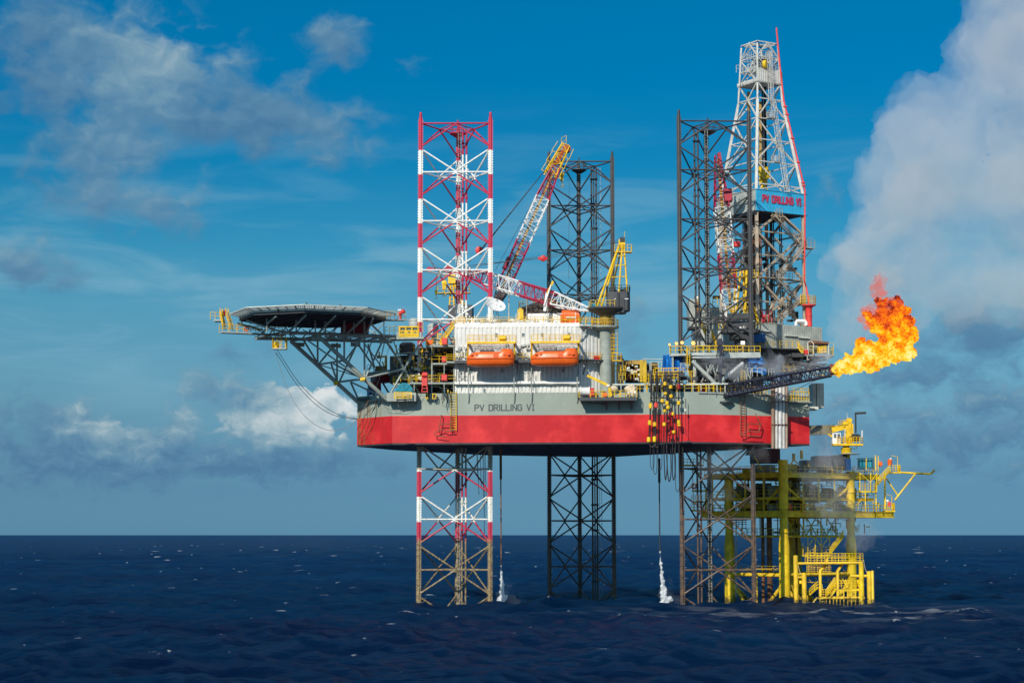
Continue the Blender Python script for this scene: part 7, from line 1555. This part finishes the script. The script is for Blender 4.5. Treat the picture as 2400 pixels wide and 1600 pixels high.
# conductors
for x, r, mat in ((672, .42, 'dgrey'), (742, .30, 'rust'), (793, .50, 'rust'), (690, .25, 'yelr'), (955, .42, 'yelr'), (1000, .22, 'rust')):
    d = 371 if x < 900 else 376; p = q('z7', x, 700, d); MB().tube(V((p.x, p.y, -6)), V((p.x, p.y, zL-.3 if x != 690 else zG)), r, 14).build('conductor', M[mat], wp)
b = MB()
for a_ in range(0, 12): 
    p = pl(2+a_*1.5, 6, zG+.2); 
b.bar(L3(K1, zG+1.0), L3(K2, zG+1.0), .3, .1); b.rail([L3(K1, zG+.7), L3(K2, zG+.7)], .9, 2.5, .035); b.build('conductor_guide_walkway', M['yelr'], wp)
# stair from the hanging deck to the boat landing
k = 'a8'
def al(x, y, d=366): return q(k, x, y, d)
b = MB(); st = MB(); rl = MB()
a, c = al(470, 470, 369), al(985, 472, 367); c.z = a.z; b.obox((a+c)/2+V((0,.7,-.1)), (c-a)/2, V((0,.9,0)), V((0,0,.12))); rl.rail([a+V((0,1.4,0)), a, c], 1.5, .7, .055, (.33,.66,1))
st.stair(al(985, 440, 367), al(1240, 110, 369), 1.1, (0,1,0), .06)
for x0, y0, x1, y1 in ((595,290,705,140),(705,140,820,320),(820,320,970,140),(710,140,710,470),(820,140,820,470),(575,140,575,600),(975,140,975,470),(485,250,485,470)): b.bar(al(x0, y0, 367.5), al(x1, y1, 367.5), .13, .13)
b.build('stair_tower', Y, wp); st.build('stair', Y, wp); rl.build('stair_railing', Y, wp)
# boat landing
bl = thing('boat_landing', 'yellow boat landing with fenders and stairs at the waterline of the platform', 'boat landing', al(1000, 1300, 358))
d0 = 358
def bp(x, y, dd=0): return q(k, x, y, d0+dd)
for x0, y0, r in ((350, 490, .42), (505, 810, .42), (1555, 640, .45), (1700, 780, .42), (1760, 770, .26)):
    p = bp(x0, y0); b = MB().lathe((p.x, p.y, -5), [(r,0),(r,p.z+5),(r*.6,p.z+5.15)], 16); b.build('fender_post', M['yelr'] if x0 != 1555 else Y, bl)
for x in (800, 1120): p = bp(x, 760 if x < 1000 else 770); b = MB().path([V((p.x, p.y, bp(1, 1240).z)), p, bp(x+100, 660 if x < 1000 else 620, 2)], .27, 10); b.build('frame_post', M['yelr'], bl)
b = MB(); b.tube(bp(385, 625), bp(1575, 612), .24, 10); b.tube(bp(370, 880), bp(500, 880), .2, 8); b.tube(bp(1350, 855), bp(1680, 855), .24, 8); b.tube(bp(1560, 860), bp(1450, 1080, 2), .2, 8); b.box(bp(922, 600), .35, .35, .55); b.build('top_beam', M['yelr'], bl)
b = MB(); a, c = bp(565, 600), bp(1590, 580); c.z = a.z; b.rail([a, c], 1.55, .62, .055, (.2,.45,.72,1)); b.rail([a+V((0,2.5,0)), c+V((0,2.5,0))], 1.5, 1.0, .05); a, c = bp(1130, 1085), bp(1510, 1075); b.rail([a, c], 1.4, .6, .06, (.33,.66,1)); b.rail([bp(815, 1235), bp(900, 1235)], 1.3, .5, .05, (.33,.66,1)); b.rail([bp(800, 1400), bp(890, 1400)], .8, .5, .07); b.build('landing_railing', Y, bl)
b = MB(); a, c = bp(565, 605), bp(1590, 588); b.bar(a+V((0,1.2,-.05)), c+V((0,1.2,-.05)), 2.4, .1); a, c = bp(1110, 1105), bp(1570, 1090); b.bar(a+V((0,1,-.15)), c+V((0,1,-.15)), 2.2, .35); a, c = bp(780, 1250), bp(1220, 1235); b.bar(a+V((0,.6,-.1)), c+V((0,.6,-.1)), 1.4, .4); b.build('grating', Y, bl)
b = MB(); b.stair(bp(910, 1225), bp(1075, 985, 1), 1.1, (0,1,0), .06); b.stair(bp(990, 1230), bp(1095, 1085), .9, (0,1,0), .055); b.stair(bp(600, 1200, 2), bp(760, 1060, 3), .9, (0,1,0), .05); b.build('steps', Y, bl)
for x in (915, 980, 1045, 1105, 1170, 1235, 1305, 1375, 1448, 1520, 1595):
    p = bp(x, 1120 if x > 1230 else 1270); b = MB().tube(V((p.x, p.y, p.z)), V((p.x, p.y, -4)), .11, 8); MB_y = bp(x, 1260).z
    b.lathe((p.x, p.y-.05, MB_y), [(.26,-.2),(.26,.2)], 10, ax=(1,0,0)); b.build('fender_pile', M['yelr'], bl)
b = MB(); b.tube(bp(780, 1265), bp(1600, 1250), .18, 8); b.tube(bp(640, 1385), bp(745, 1250), .16, 8); b.tube(bp(830, 1000), bp(840, 1120), .12, 6); b.tube(bp(1270, 920), bp(1310, 1080), .12, 6); b.tube(bp(1210, 900), bp(1290, 1060), .10, 6); b.tube(bp(800, 1260), bp(800, 1420), .14, 7); b.build('lower_beam', M['yelr'], bl)
for x0, x1, y0, y1 in ((395, 470, 640, 830), (1600, 1670, 560, 810)): 
    b = MB().path([bp(x0, y0), bp((x0+x1)/2-8, (y0+y1)/2+40), bp(x1, y1)], .04, 4); b.build('rope', M['cream'], bl)
b = MB(); b.lathe(bp(440, 1010, 1), [(.02,0),(.5,.15),(.55,.5),(.4,.8),(.02,.9)], 12); b.lathe(bp(1470, 960, 1), [(.02,0),(.45,.1),(.6,.5),(.4,.9),(.02,1)], 12, ax=(1,0,0)); b.build('buoy', Y, bl)
b = MB()                                           # fine scaffolding behind the landing
for i in range(16): x = 560+i*28; b.tube(bp(x, 650, 6), bp(x, 800, 6), .04, 4)
for y in (670, 700, 735, 770): b.tube(bp(550, y, 6), bp(1010, y, 6), .04, 4)
for i in range(12): b.tube(bp(1150+i*11, random.uniform(740, 900), 5), bp(1160+i*14, random.uniform(900, 1060), 4), .05, 4)
for x in (720, 950, 990): b.tube(bp(x, 880, 6), bp(x, 1040, 6), .05, 4)
b.tube(bp(600, 920, 6), bp(740, 1080, 6), .05, 4); b.tube(bp(550, 970, 6), bp(1070, 970, 6), .05, 4)
for i in range(10): b.tube(bp(560+i*12, 1180+i*6, 4), bp(580+i*14, 1380, 4), .05, 4)
b.build('scaffold', M['yelr'], bl)
# platform crane
k = 'a6'; d = 374
pc = thing('platform_crane', 'yellow box boom crane with white cab on top of the platform', 'crane', q(k, 625, 690, d)); 
c = q(k, 625, 690, d); cz = lambda y: q(k, 625, y, d).z
b = MB().lathe((c.x, c.y, cz(690)), [(.7,0),(.7,cz(640)-cz(690)),(.95,cz(610)-cz(690)),(.95,cz(560)-cz(690)),(1.0,cz(555)-cz(690)),(1.0,cz(540)-cz(690)),(.6,cz(535)-cz(690)),(.6,cz(490)-cz(690))], 22); b.build('pedestal', M['yelg'], pc)
b = MB(); a, e = q(k, 440, 482, d-1.3), q(k, 860, 482, d-1.3); e.z = a.z; b.obox((a+e)/2+V((0,1.2,-.12)), (e-a)/2, V((0,1.3,0)), V((0,0,.18))); b.prism([(c.x-1.6, c.y-1), (c.x+1.6, c.y-1), (c.x+1.3, c.y+1), (c.x-1.3, c.y+1)], cz(500), cz(488)); b.build('slew_platform', M['yel'], pc)
b = MB(); b.rail([q(k, 500, 480, d-1.3), q(k, 860, 480, d-1.3), q(k, 860, 480, d+1)], 1.25, .6, .06, (.4,.7,1)); b.tube(q(k, 700, 548, d), q(k, 770, 548, d), .05, 5); b.tube(q(k, 770, 548, d), q(k, 770, 500, d), .05, 5); b.build('railing', M['yel'], pc)
b = MB(); a = q(k, 585, 470, d-.6); b.prism([(a.x, d-.7), (a.x+1.6, d-.7), (a.x+1.6, d+.6), (a.x, d+.6)], cz(475), cz(400)); b.bar(q(k, 625, 410, d), q(k, 665, 130, d), 1.0, 1.0); b.bar(q(k, 690, 340, d), q(k, 685, 200, d), .9, .7); b.lathe(q(k, 672, 150, d-.6), [(.45,0),(.5,.1),(.5,1.1),(.45,1.2)], 12, ax=(0,1,0)); b.lathe(q(k, 600, 185, d-.4), [(.35,0),(.35,.9)], 10, ax=(0,1,0))
for i in range(10): b.box(q(k, random.uniform(600, 690), random.uniform(280, 440), d-.75), .3, .2, .35)
b.build('mast', M['yel'], pc)
b = MB(); b.bar(q(k, 660, 225, d), q(k, 415, 280, d), .9, 1.1); b.bar(q(k, 365, 345, d-.3), q(k, 425, 380, d-.3), .35, .3); b.build('boom_root', M['yel'], pc); b = MB(); b.bar(q(k, 440, 280, d), q(k, -120, 300, d+6), 1.0, 1.75); b.build('boom', paint('weathered_yellow_grey', (.20,.18,.10), .6, rust=.3), pc)
b = MB(); a, e = q(k, 430, 480, d-1), q(k, 548, 480, d-1); h = cz(325)-cz(480); b.obox((a+e)/2+V((0,.7,h/2)), (e-a)/2, V((0,.7,0)), V((0,0,h/2))); cb = b.build('cab', M['white'], pc)
b = MB()
for x0, x1 in ((450, 482), (500, 535)): a, e = q(k, x0, 390, d-1.05), q(k, x1, 390, d-1.05); b.obox((a+e)/2+V((0,0,.33)), (e-a)/2, V((0,.05,0)), V((0,0,.36)))
b.build('cab_window', M['win'], cb)
blob(MB(), q(k, 750, 395, d), 1.0, .9, .8, 11, amp=.35).build('winch_drum', M['mach'], pc); b = MB(); b.path([q(k, 758, 330, d), q(k, 755, 45, d)], .16, 6); b.bar(q(k, 750, 52, d), q(k, 903, 42, d), .4, .42); b.build('exhaust_arm', M['mach'], pc); b = MB(); b.tube(q(k, 637, 130, d), q(k, 637, 45, d), .04, 4); b.tube(q(k, 848, 400, d-1), q(k, 848, 290, d-1), .12, 6); b.tube(q(k, 607, 480, d-1), q(k, 607, 280, d-1), .1, 6); b.build('aerial', M['white'], pc)
MB().rail([q(k, 515, 235, d-.3), q(k, 625, 215, d-.3)], 1.0, .5, .05).build('boom_railing', M['yel'], pc)
t = thing('roof_sunshade', 'thin grey disc shade below the platform crane', 'shade', q(k, 650, 625, d)); MB().lathe(q(k, 660, 630, d), [(2.2,0),(.6,.35),(.5,.4)], 20).build('disc', M['grey'], t)
# ---------------------------------------------------------------- flame, smoke, mist, water jets
def remeshed(name, balls, vox, disp, dscale, mat, seed=0, parent=None, oct2=True):
    bm = bmesh.new()
    for c, r, sz in balls:
        g = bmesh.ops.create_icosphere(bm, subdivisions=3, radius=r)
        for v in g['verts']: v.co = V((v.co.x, v.co.y, v.co.z*sz))+V(c)
    me0 = bpy.data.meshes.new(name+'_source'); bm.to_mesh(me0); bm.free()
    ob = bpy.data.objects.new(name, me0); COL.objects.link(ob); md = ob.modifiers.new('remesh', 'REMESH'); md.mode = 'VOXEL'; md.voxel_size = vox
    dg = bpy.context.evaluated_depsgraph_get(); me = bpy.data.meshes.new_from_object(ob.evaluated_get(dg)); ob.modifiers.clear(); ob.data = me; bpy.data.meshes.remove(me0); me.name = name
    n = len(me.vertices); co = np.empty(n*3, np.float32); me.vertices.foreach_get('co', co); co = co.reshape(-1, 3); no = np.empty(n*3, np.float32); me.vertices.foreach_get('normal', no); no = no.reshape(-1, 3)
    for i in range(n):
        p = V(co[i])
        a = mnoise.fractal(p*dscale+V((seed, 0, 0)), .55, 2.1, 5)
        w = mnoise.noise_vector(p*dscale*.8+V((0, seed, 9)))
        co[i] += no[i]*disp*a*1.5+np.array(w)*disp*.7
    me.vertices.foreach_set('co', co.ravel()); me.update(); me.shade_smooth(); me.materials.clear(); me.materials.append(mat)
    if parent: ob.parent = parent
    return ob
FD = 332.0
def fb(x, y, r, dd=0, sz=1.0): return (q('b1', x, y, FD+dd), r*.2551*FD/FPX, sz)
flame_m = bpy.data.materials.new('burning_gas'); flame_m.use_nodes = True; t = NT(flame_m.node_tree)
P = t.n('ShaderNodeNewGeometry').outputs['Position']
w = t.n('ShaderNodeTexNoise', {'Vector': P, 'Scale': .8, 'Detail': 4}).outputs['Color']
Pw = t.vm('ADD', P, t.vm('MULTIPLY', t.vm('SUBTRACT', w, (.5,.5,.5)), (1.8,1.8,1.8)))
n1 = t.noise(Pw, .55, 6, .6); n2 = t.noise(Pw, 1.5, 5, .65)
rid = t.m('SUBTRACT', 1.0, t.m('MULTIPLY', t.m('ABSOLUTE', t.m('SUBTRACT', n2, .5)), 7.0), clamp=True)      # bright filaments
sp = t.n('ShaderNodeSeparateXYZ', {0: P})
tipx, tipz = q('b1', 200, 1060, FD), q('b1', 640, 160, FD)
hot = t.lin(sp.outputs[2], q('b1', 1, 900, FD).z, q('b1', 1, 330, FD).z, .72, .10)          # cooler, redder gas towards the top
f = t.m('ADD', t.m('ADD', t.m('MULTIPLY', t.m('SUBTRACT', n1, .5), 1.7), t.m('MULTIPLY', rid, .30)), t.m('SUBTRACT', hot, .17))
col = t.ramp(f, [(.0, (.10,.012,.008)), (.14, (.42,.035,.012)), (.30, (.90,.10,.015)), (.44, (1.0,.23,.008)), (.58, (1.0,.38,.006)), (.72, (1.0,.60,.012)), (.88, (1.0,.84,.12)), (1.0, (1.0,.92,.42))])
em = t.n('ShaderNodeEmission', {0: col, 1: .80})
lw = t.n('ShaderNodeLayerWeight', {0: .35}).outputs['Facing']
op = t.ss(t.m('ADD', lw, t.m('MULTIPLY', t.m('SUBTRACT', n2, .5), 1.1)), .95, .40)
ms = t.n('ShaderNodeMixShader', {0: op, 1: t.n('ShaderNodeBsdfTransparent').outputs[0], 2: em.outputs[0]})
t.n('ShaderNodeOutputMaterial', {0: ms.outputs[0]})
balls = [fb(215,1060,26), fb(255,1035,42,-.1), fb(300,1010,62), fb(360,1010,78), fb(420,985,88,.4), fb(480,960,100,-.6), fb(560,960,96), fb(640,945,92,.5), fb(520,870,80), fb(470,820,48), fb(450,860,46,1), fb(600,860,80,1), fb(690,890,92), fb(760,900,86,-.5), fb(820,880,92),
         fb(860,800,92,.6), fb(900,760,72), fb(945,745,40), fb(700,790,78,.5), fb(760,720,108), fb(860,690,100), fb(690,680,88,.5), fb(640,620,92), fb(580,600,66), fb(740,600,110), fb(840,600,92), fb(905,620,52), fb(540,560,46), fb(520,530,34), fb(700,520,88,.5), fb(770,480,74), fb(800,430,40), fb(880,520,40), fb(680,460,60), fb(640,430,44), fb(600,650,50), fb(350,930,34), fb(930,680,40), fb(900,860,50), fb(790,405,26), fb(985,750,18)]
fl = remeshed('flare_flame', balls, .16, .50, .85, flame_m, 3)
tag(fl, 'big orange and yellow gas flame blowing right from the tip of the navy boom', 'flame')
# dull red tongue of half burnt gas licking above the flame
tm = bpy.data.materials.new('red_flame_tongue'); tm.use_nodes = True; t = NT(tm.node_tree)
P = t.n('ShaderNodeTexCoord').outputs['Object']; n = t.noise(P, .75, 6, .62, .8); n3 = t.noise(P, 1.6, 4, .6)
d = t.m('MULTIPLY', t.ss(n, .36, .58), 1.5)
v = t.n('ShaderNodeVolumePrincipled', {'Color': (.35, .25, .24, 1), 'Density': d, 'Emission Strength': t.m('MULTIPLY', d, .42), 'Emission Color': t.ramp(n3, [(.3, (.35,.06,.09)), (.5, (.95,.16,.12)), (.7, (1.0,.30,.12))])})
t.n('ShaderNodeOutputMaterial', {'Volume': v.outputs[0]}); tm.cycles.volume_step_rate = .35
tg = remeshed('flame_tongue', [fb(660,440,62), fb(720,450,60), fb(640,370,52), fb(610,330,50), fb(590,290,42), fb(620,260,42), fb(655,235,40), fb(680,205,32), fb(655,180,30), fb(630,170,18), fb(560,270,20), fb(600,195,14), fb(480,570,46), fb(455,570,24), fb(500,520,44), fb(520,630,44), fb(800,400,36), fb(760,420,40), fb(560,500,44)], .16, .55, .9, tm, 8)
tag(tg, 'dull red flame tongue curling up from the top of the big flame', 'flame')
# smoke plume
def volmat(name, dens, col, aniso, scale, lo, hi, absorb=(0,0,0), step=1.0, detail=5):
    m = bpy.data.materials.new(name); m.use_nodes = True; t = NT(m.node_tree)
    P = t.n('ShaderNodeNewGeometry').outputs['Position'] if False else t.n('ShaderNodeTexCoord').outputs['Object']
    n = t.noise(P, scale, detail, .6, .4)
    d = t.m('MULTIPLY', t.ss(n, lo, hi), dens)
    v = t.n('ShaderNodeVolumePrincipled', {'Color': (*col, 1), 'Density': d, 'Anisotropy': aniso})
    t.n('ShaderNodeOutputMaterial', {'Volume': v.outputs[0]}); m.cycles.volume_step_rate = step; return m
SD = 352.0
def sb(x, y, r, dd=0, k='s', sz=1.0): return (q(k, x, y, SD+dd), r*SD/FPX*ZM[k][2], sz)
smoke = volmat('flare_smoke', .052, (1.0,.975,.925), .0, .07, .24, .58, step=.6)
sm = remeshed('flare_smoke', [sb(2050,620,80,10), sb(2060,600,80,-6), sb(2090,520,90,11), sb(2140,440,100,13), sb(2030,680,60,8), sb(2190,630,90,2), sb(2160,560,80,2), sb(2390,20,120,7), sb(1960,640,45,-1), sb(2070,640,80,4), sb(2010,690,70,2), sb(2300,480,110,4), sb(2040,720,70,-2), sb(2120,700,90,0), sb(1990,760,50,-2), sb(2280,660,110,4), sb(2380,680,110,6), sb(2450,600,120,7), sb(2000,600,55,-1), sb(2010,660,52), sb(2080,640,90,2), sb(2040,590,80), sb(2120,560,110,3), sb(2020,700,50,-1), sb(2060,520,70), sb(2110,470,110,1), sb(2180,450,120,4), sb(2130,400,80), sb(2200,360,110,2), sb(2130,320,95,3), sb(2110,290,60), sb(2190,270,110,5), sb(2260,300,120,3), sb(2280,220,100,5), sb(2340,160,120,6), sb(2300,130,80,6), sb(2400,80,140,8), sb(2440,230,150,6), sb(2420,380,150,6), sb(2330,420,120,5), sb(2260,520,110,4), sb(2200,600,90,3), sb(2360,560,110,7), sb(2460,-40,150,8), sb(2550,60,150,8), sb(2540,400,150,8)], 1.0, 2.0, .11, smoke, 5)
tag(sm, kind='stuff')
dark = volmat('brown_smoke', .11, (.92,.88,.83), .1, .25, .35, .6, step=.6)
ds = remeshed('brown_smoke', [fb(600,300,90,9), fb(700,260,110,9), fb(640,160,110,10), fb(780,200,110,10), fb(480,330,80,9), fb(540,120,90,10), fb(520,470,55,6), fb(480,540,50,6), fb(560,400,50,6), fb(820,330,70,6), fb(760,380,50,6), fb(850,420,40,6), fb(500,640,40,5)], .45, .9, .4, dark, 9)
tag(ds, kind='stuff')
# deluge mist between flame, hull side and the platform
mist2 = volmat('thin_mist', .085, (.97,.97,.96), .1, .12, .20, .80, step=.8)
mist = volmat('spray_mist', .26, (.90,.92,.94), .2, .16, .38, .66, step=.7)
def mb_(k, x, y, r, d, sz=1.0): return (q(k, x, y, d), r*ZM[k][2]*d/FPX, sz)
for nm, bl_, dsp in (('spray_mist', [mb_('z3', 1200, 840, 110, 338), mb_('z3', 1080, 860, 90, 337.5), mb_('z3', 900, 860, 110, 336.5), mb_('z3', 780, 850, 110, 336.2), mb_('z3', 620, 850, 90, 336), mb_('z3', 1300, 880, 110, 341), mb_('z3', 1480, 870, 110, 345), mb_('z3', 1600, 830, 90, 347), mb_('z3', 1660, 790, 60, 347), mb_('z3', 1560, 930, 80, 348), mb_('z3', 700, 780, 60, 336)], 1.0),
                   ('drifting_mist', [mb_('z7', 1150, 100, 130, 352), mb_('z7', 1080, 200, 130, 351), mb_('z7', 1180, 300, 160, 350), mb_('z7', 1260, 430, 160, 351), mb_('z7', 1120, 430, 120, 352), mb_('z7', 1330, 560, 130, 352), mb_('z7', 1230, 620, 120, 351), mb_('z7', 1420, 700, 150, 352), mb_('z7', 1500, 820, 130, 352), mb_('z7', 350, 260, 140, 341), mb_('z7', 500, 220, 110, 341), mb_('z7', 330, 380, 90, 341), mb_('z7', 420, 520, 100, 341), mb_('z7', 700, 200, 90, 342)], 1.4)):
    o = remeshed(nm, bl_, .55, dsp, .3, mist if nm == 'spray_mist' else mist2, 4); tag(o, kind='stuff')
# white water falling from the discharge pipes
jm = bpy.data.materials.new('falling_water'); jm.use_nodes = True; t = NT(jm.node_tree)
P = t.n('ShaderNodeTexCoord').outputs['Object']; n = t.noise(t.n('ShaderNodeMapping', {'Vector': P, 'Scale': (1, 1, .35)}).outputs[0], 3.0, 7, .7)
lw = t.n('ShaderNodeLayerWeight', {0: .4}).outputs['Facing']
op = t.m('MULTIPLY', t.ss(t.m('ADD', n, t.m('MULTIPLY', lw, -.35)), .12, .46), .9)
b_ = t.n('ShaderNodeBsdfDiffuse', {0: (.86,.89,.91,1)}); tr_ = t.n('ShaderNodeBsdfTranslucent', {0: (.86,.89,.91,1)})
m1 = t.n('ShaderNodeMixShader', {0: .4, 1: b_.outputs[0], 2: tr_.outputs[0]})
ms = t.n('ShaderNodeMixShader', {0: op, 1: t.n('ShaderNodeBsdfTransparent').outputs[0], 2: m1.outputs[0]}); t.n('ShaderNodeOutputMaterial', {0: ms.outputs[0]})
jt = volmat('jet_mist', .10, (.97,.98,.99), .2, .6, .35, .7)
for (xt, y0, xb, y1, lb) in ((831, 1062, 836, 1345, 'white water jet pouring into the sea beside the striped leg'), (2047, 958, 2078, 1345, 'white water jet pouring into the sea between the two dark legs')):
    a = q('z8', xt, y0, 352); c = q('z8', xb, y1, 352); s_ = .3061*352/FPX; n = 22; rj = random.Random(xt); bl_ = []
    for i in range(n+1):
        f = i/n; p = a.lerp(c, f); r = (3.5+20*f**1.1)*s_; bl_.append((p+V((.28*f*f*rj.uniform(-1, 2.2)*1.2, 0, 0)), r*rj.uniform(.8, 1.15), 1.7))
    for k in range(5): bl_.append((c+V((rj.uniform(-.3, 1.3), rj.uniform(-.3, .3), rj.uniform(.1, 1.4))), rj.uniform(.3, .5), 1.0))
    tag(remeshed('water_jet', bl_, .09, .16, 1.6, jm, xt*.01), lb, 'water jet')
    o = remeshed('jet_spray', [(c+V((.6,0,1.2)), 1.3, 1.5), (c+V((.9,0,3.0)), .9, 1.8), (c+V((2.0,0,.5)), 1.2, .6)], .3, .5, .6, jt, 2); tag(o, kind='stuff')
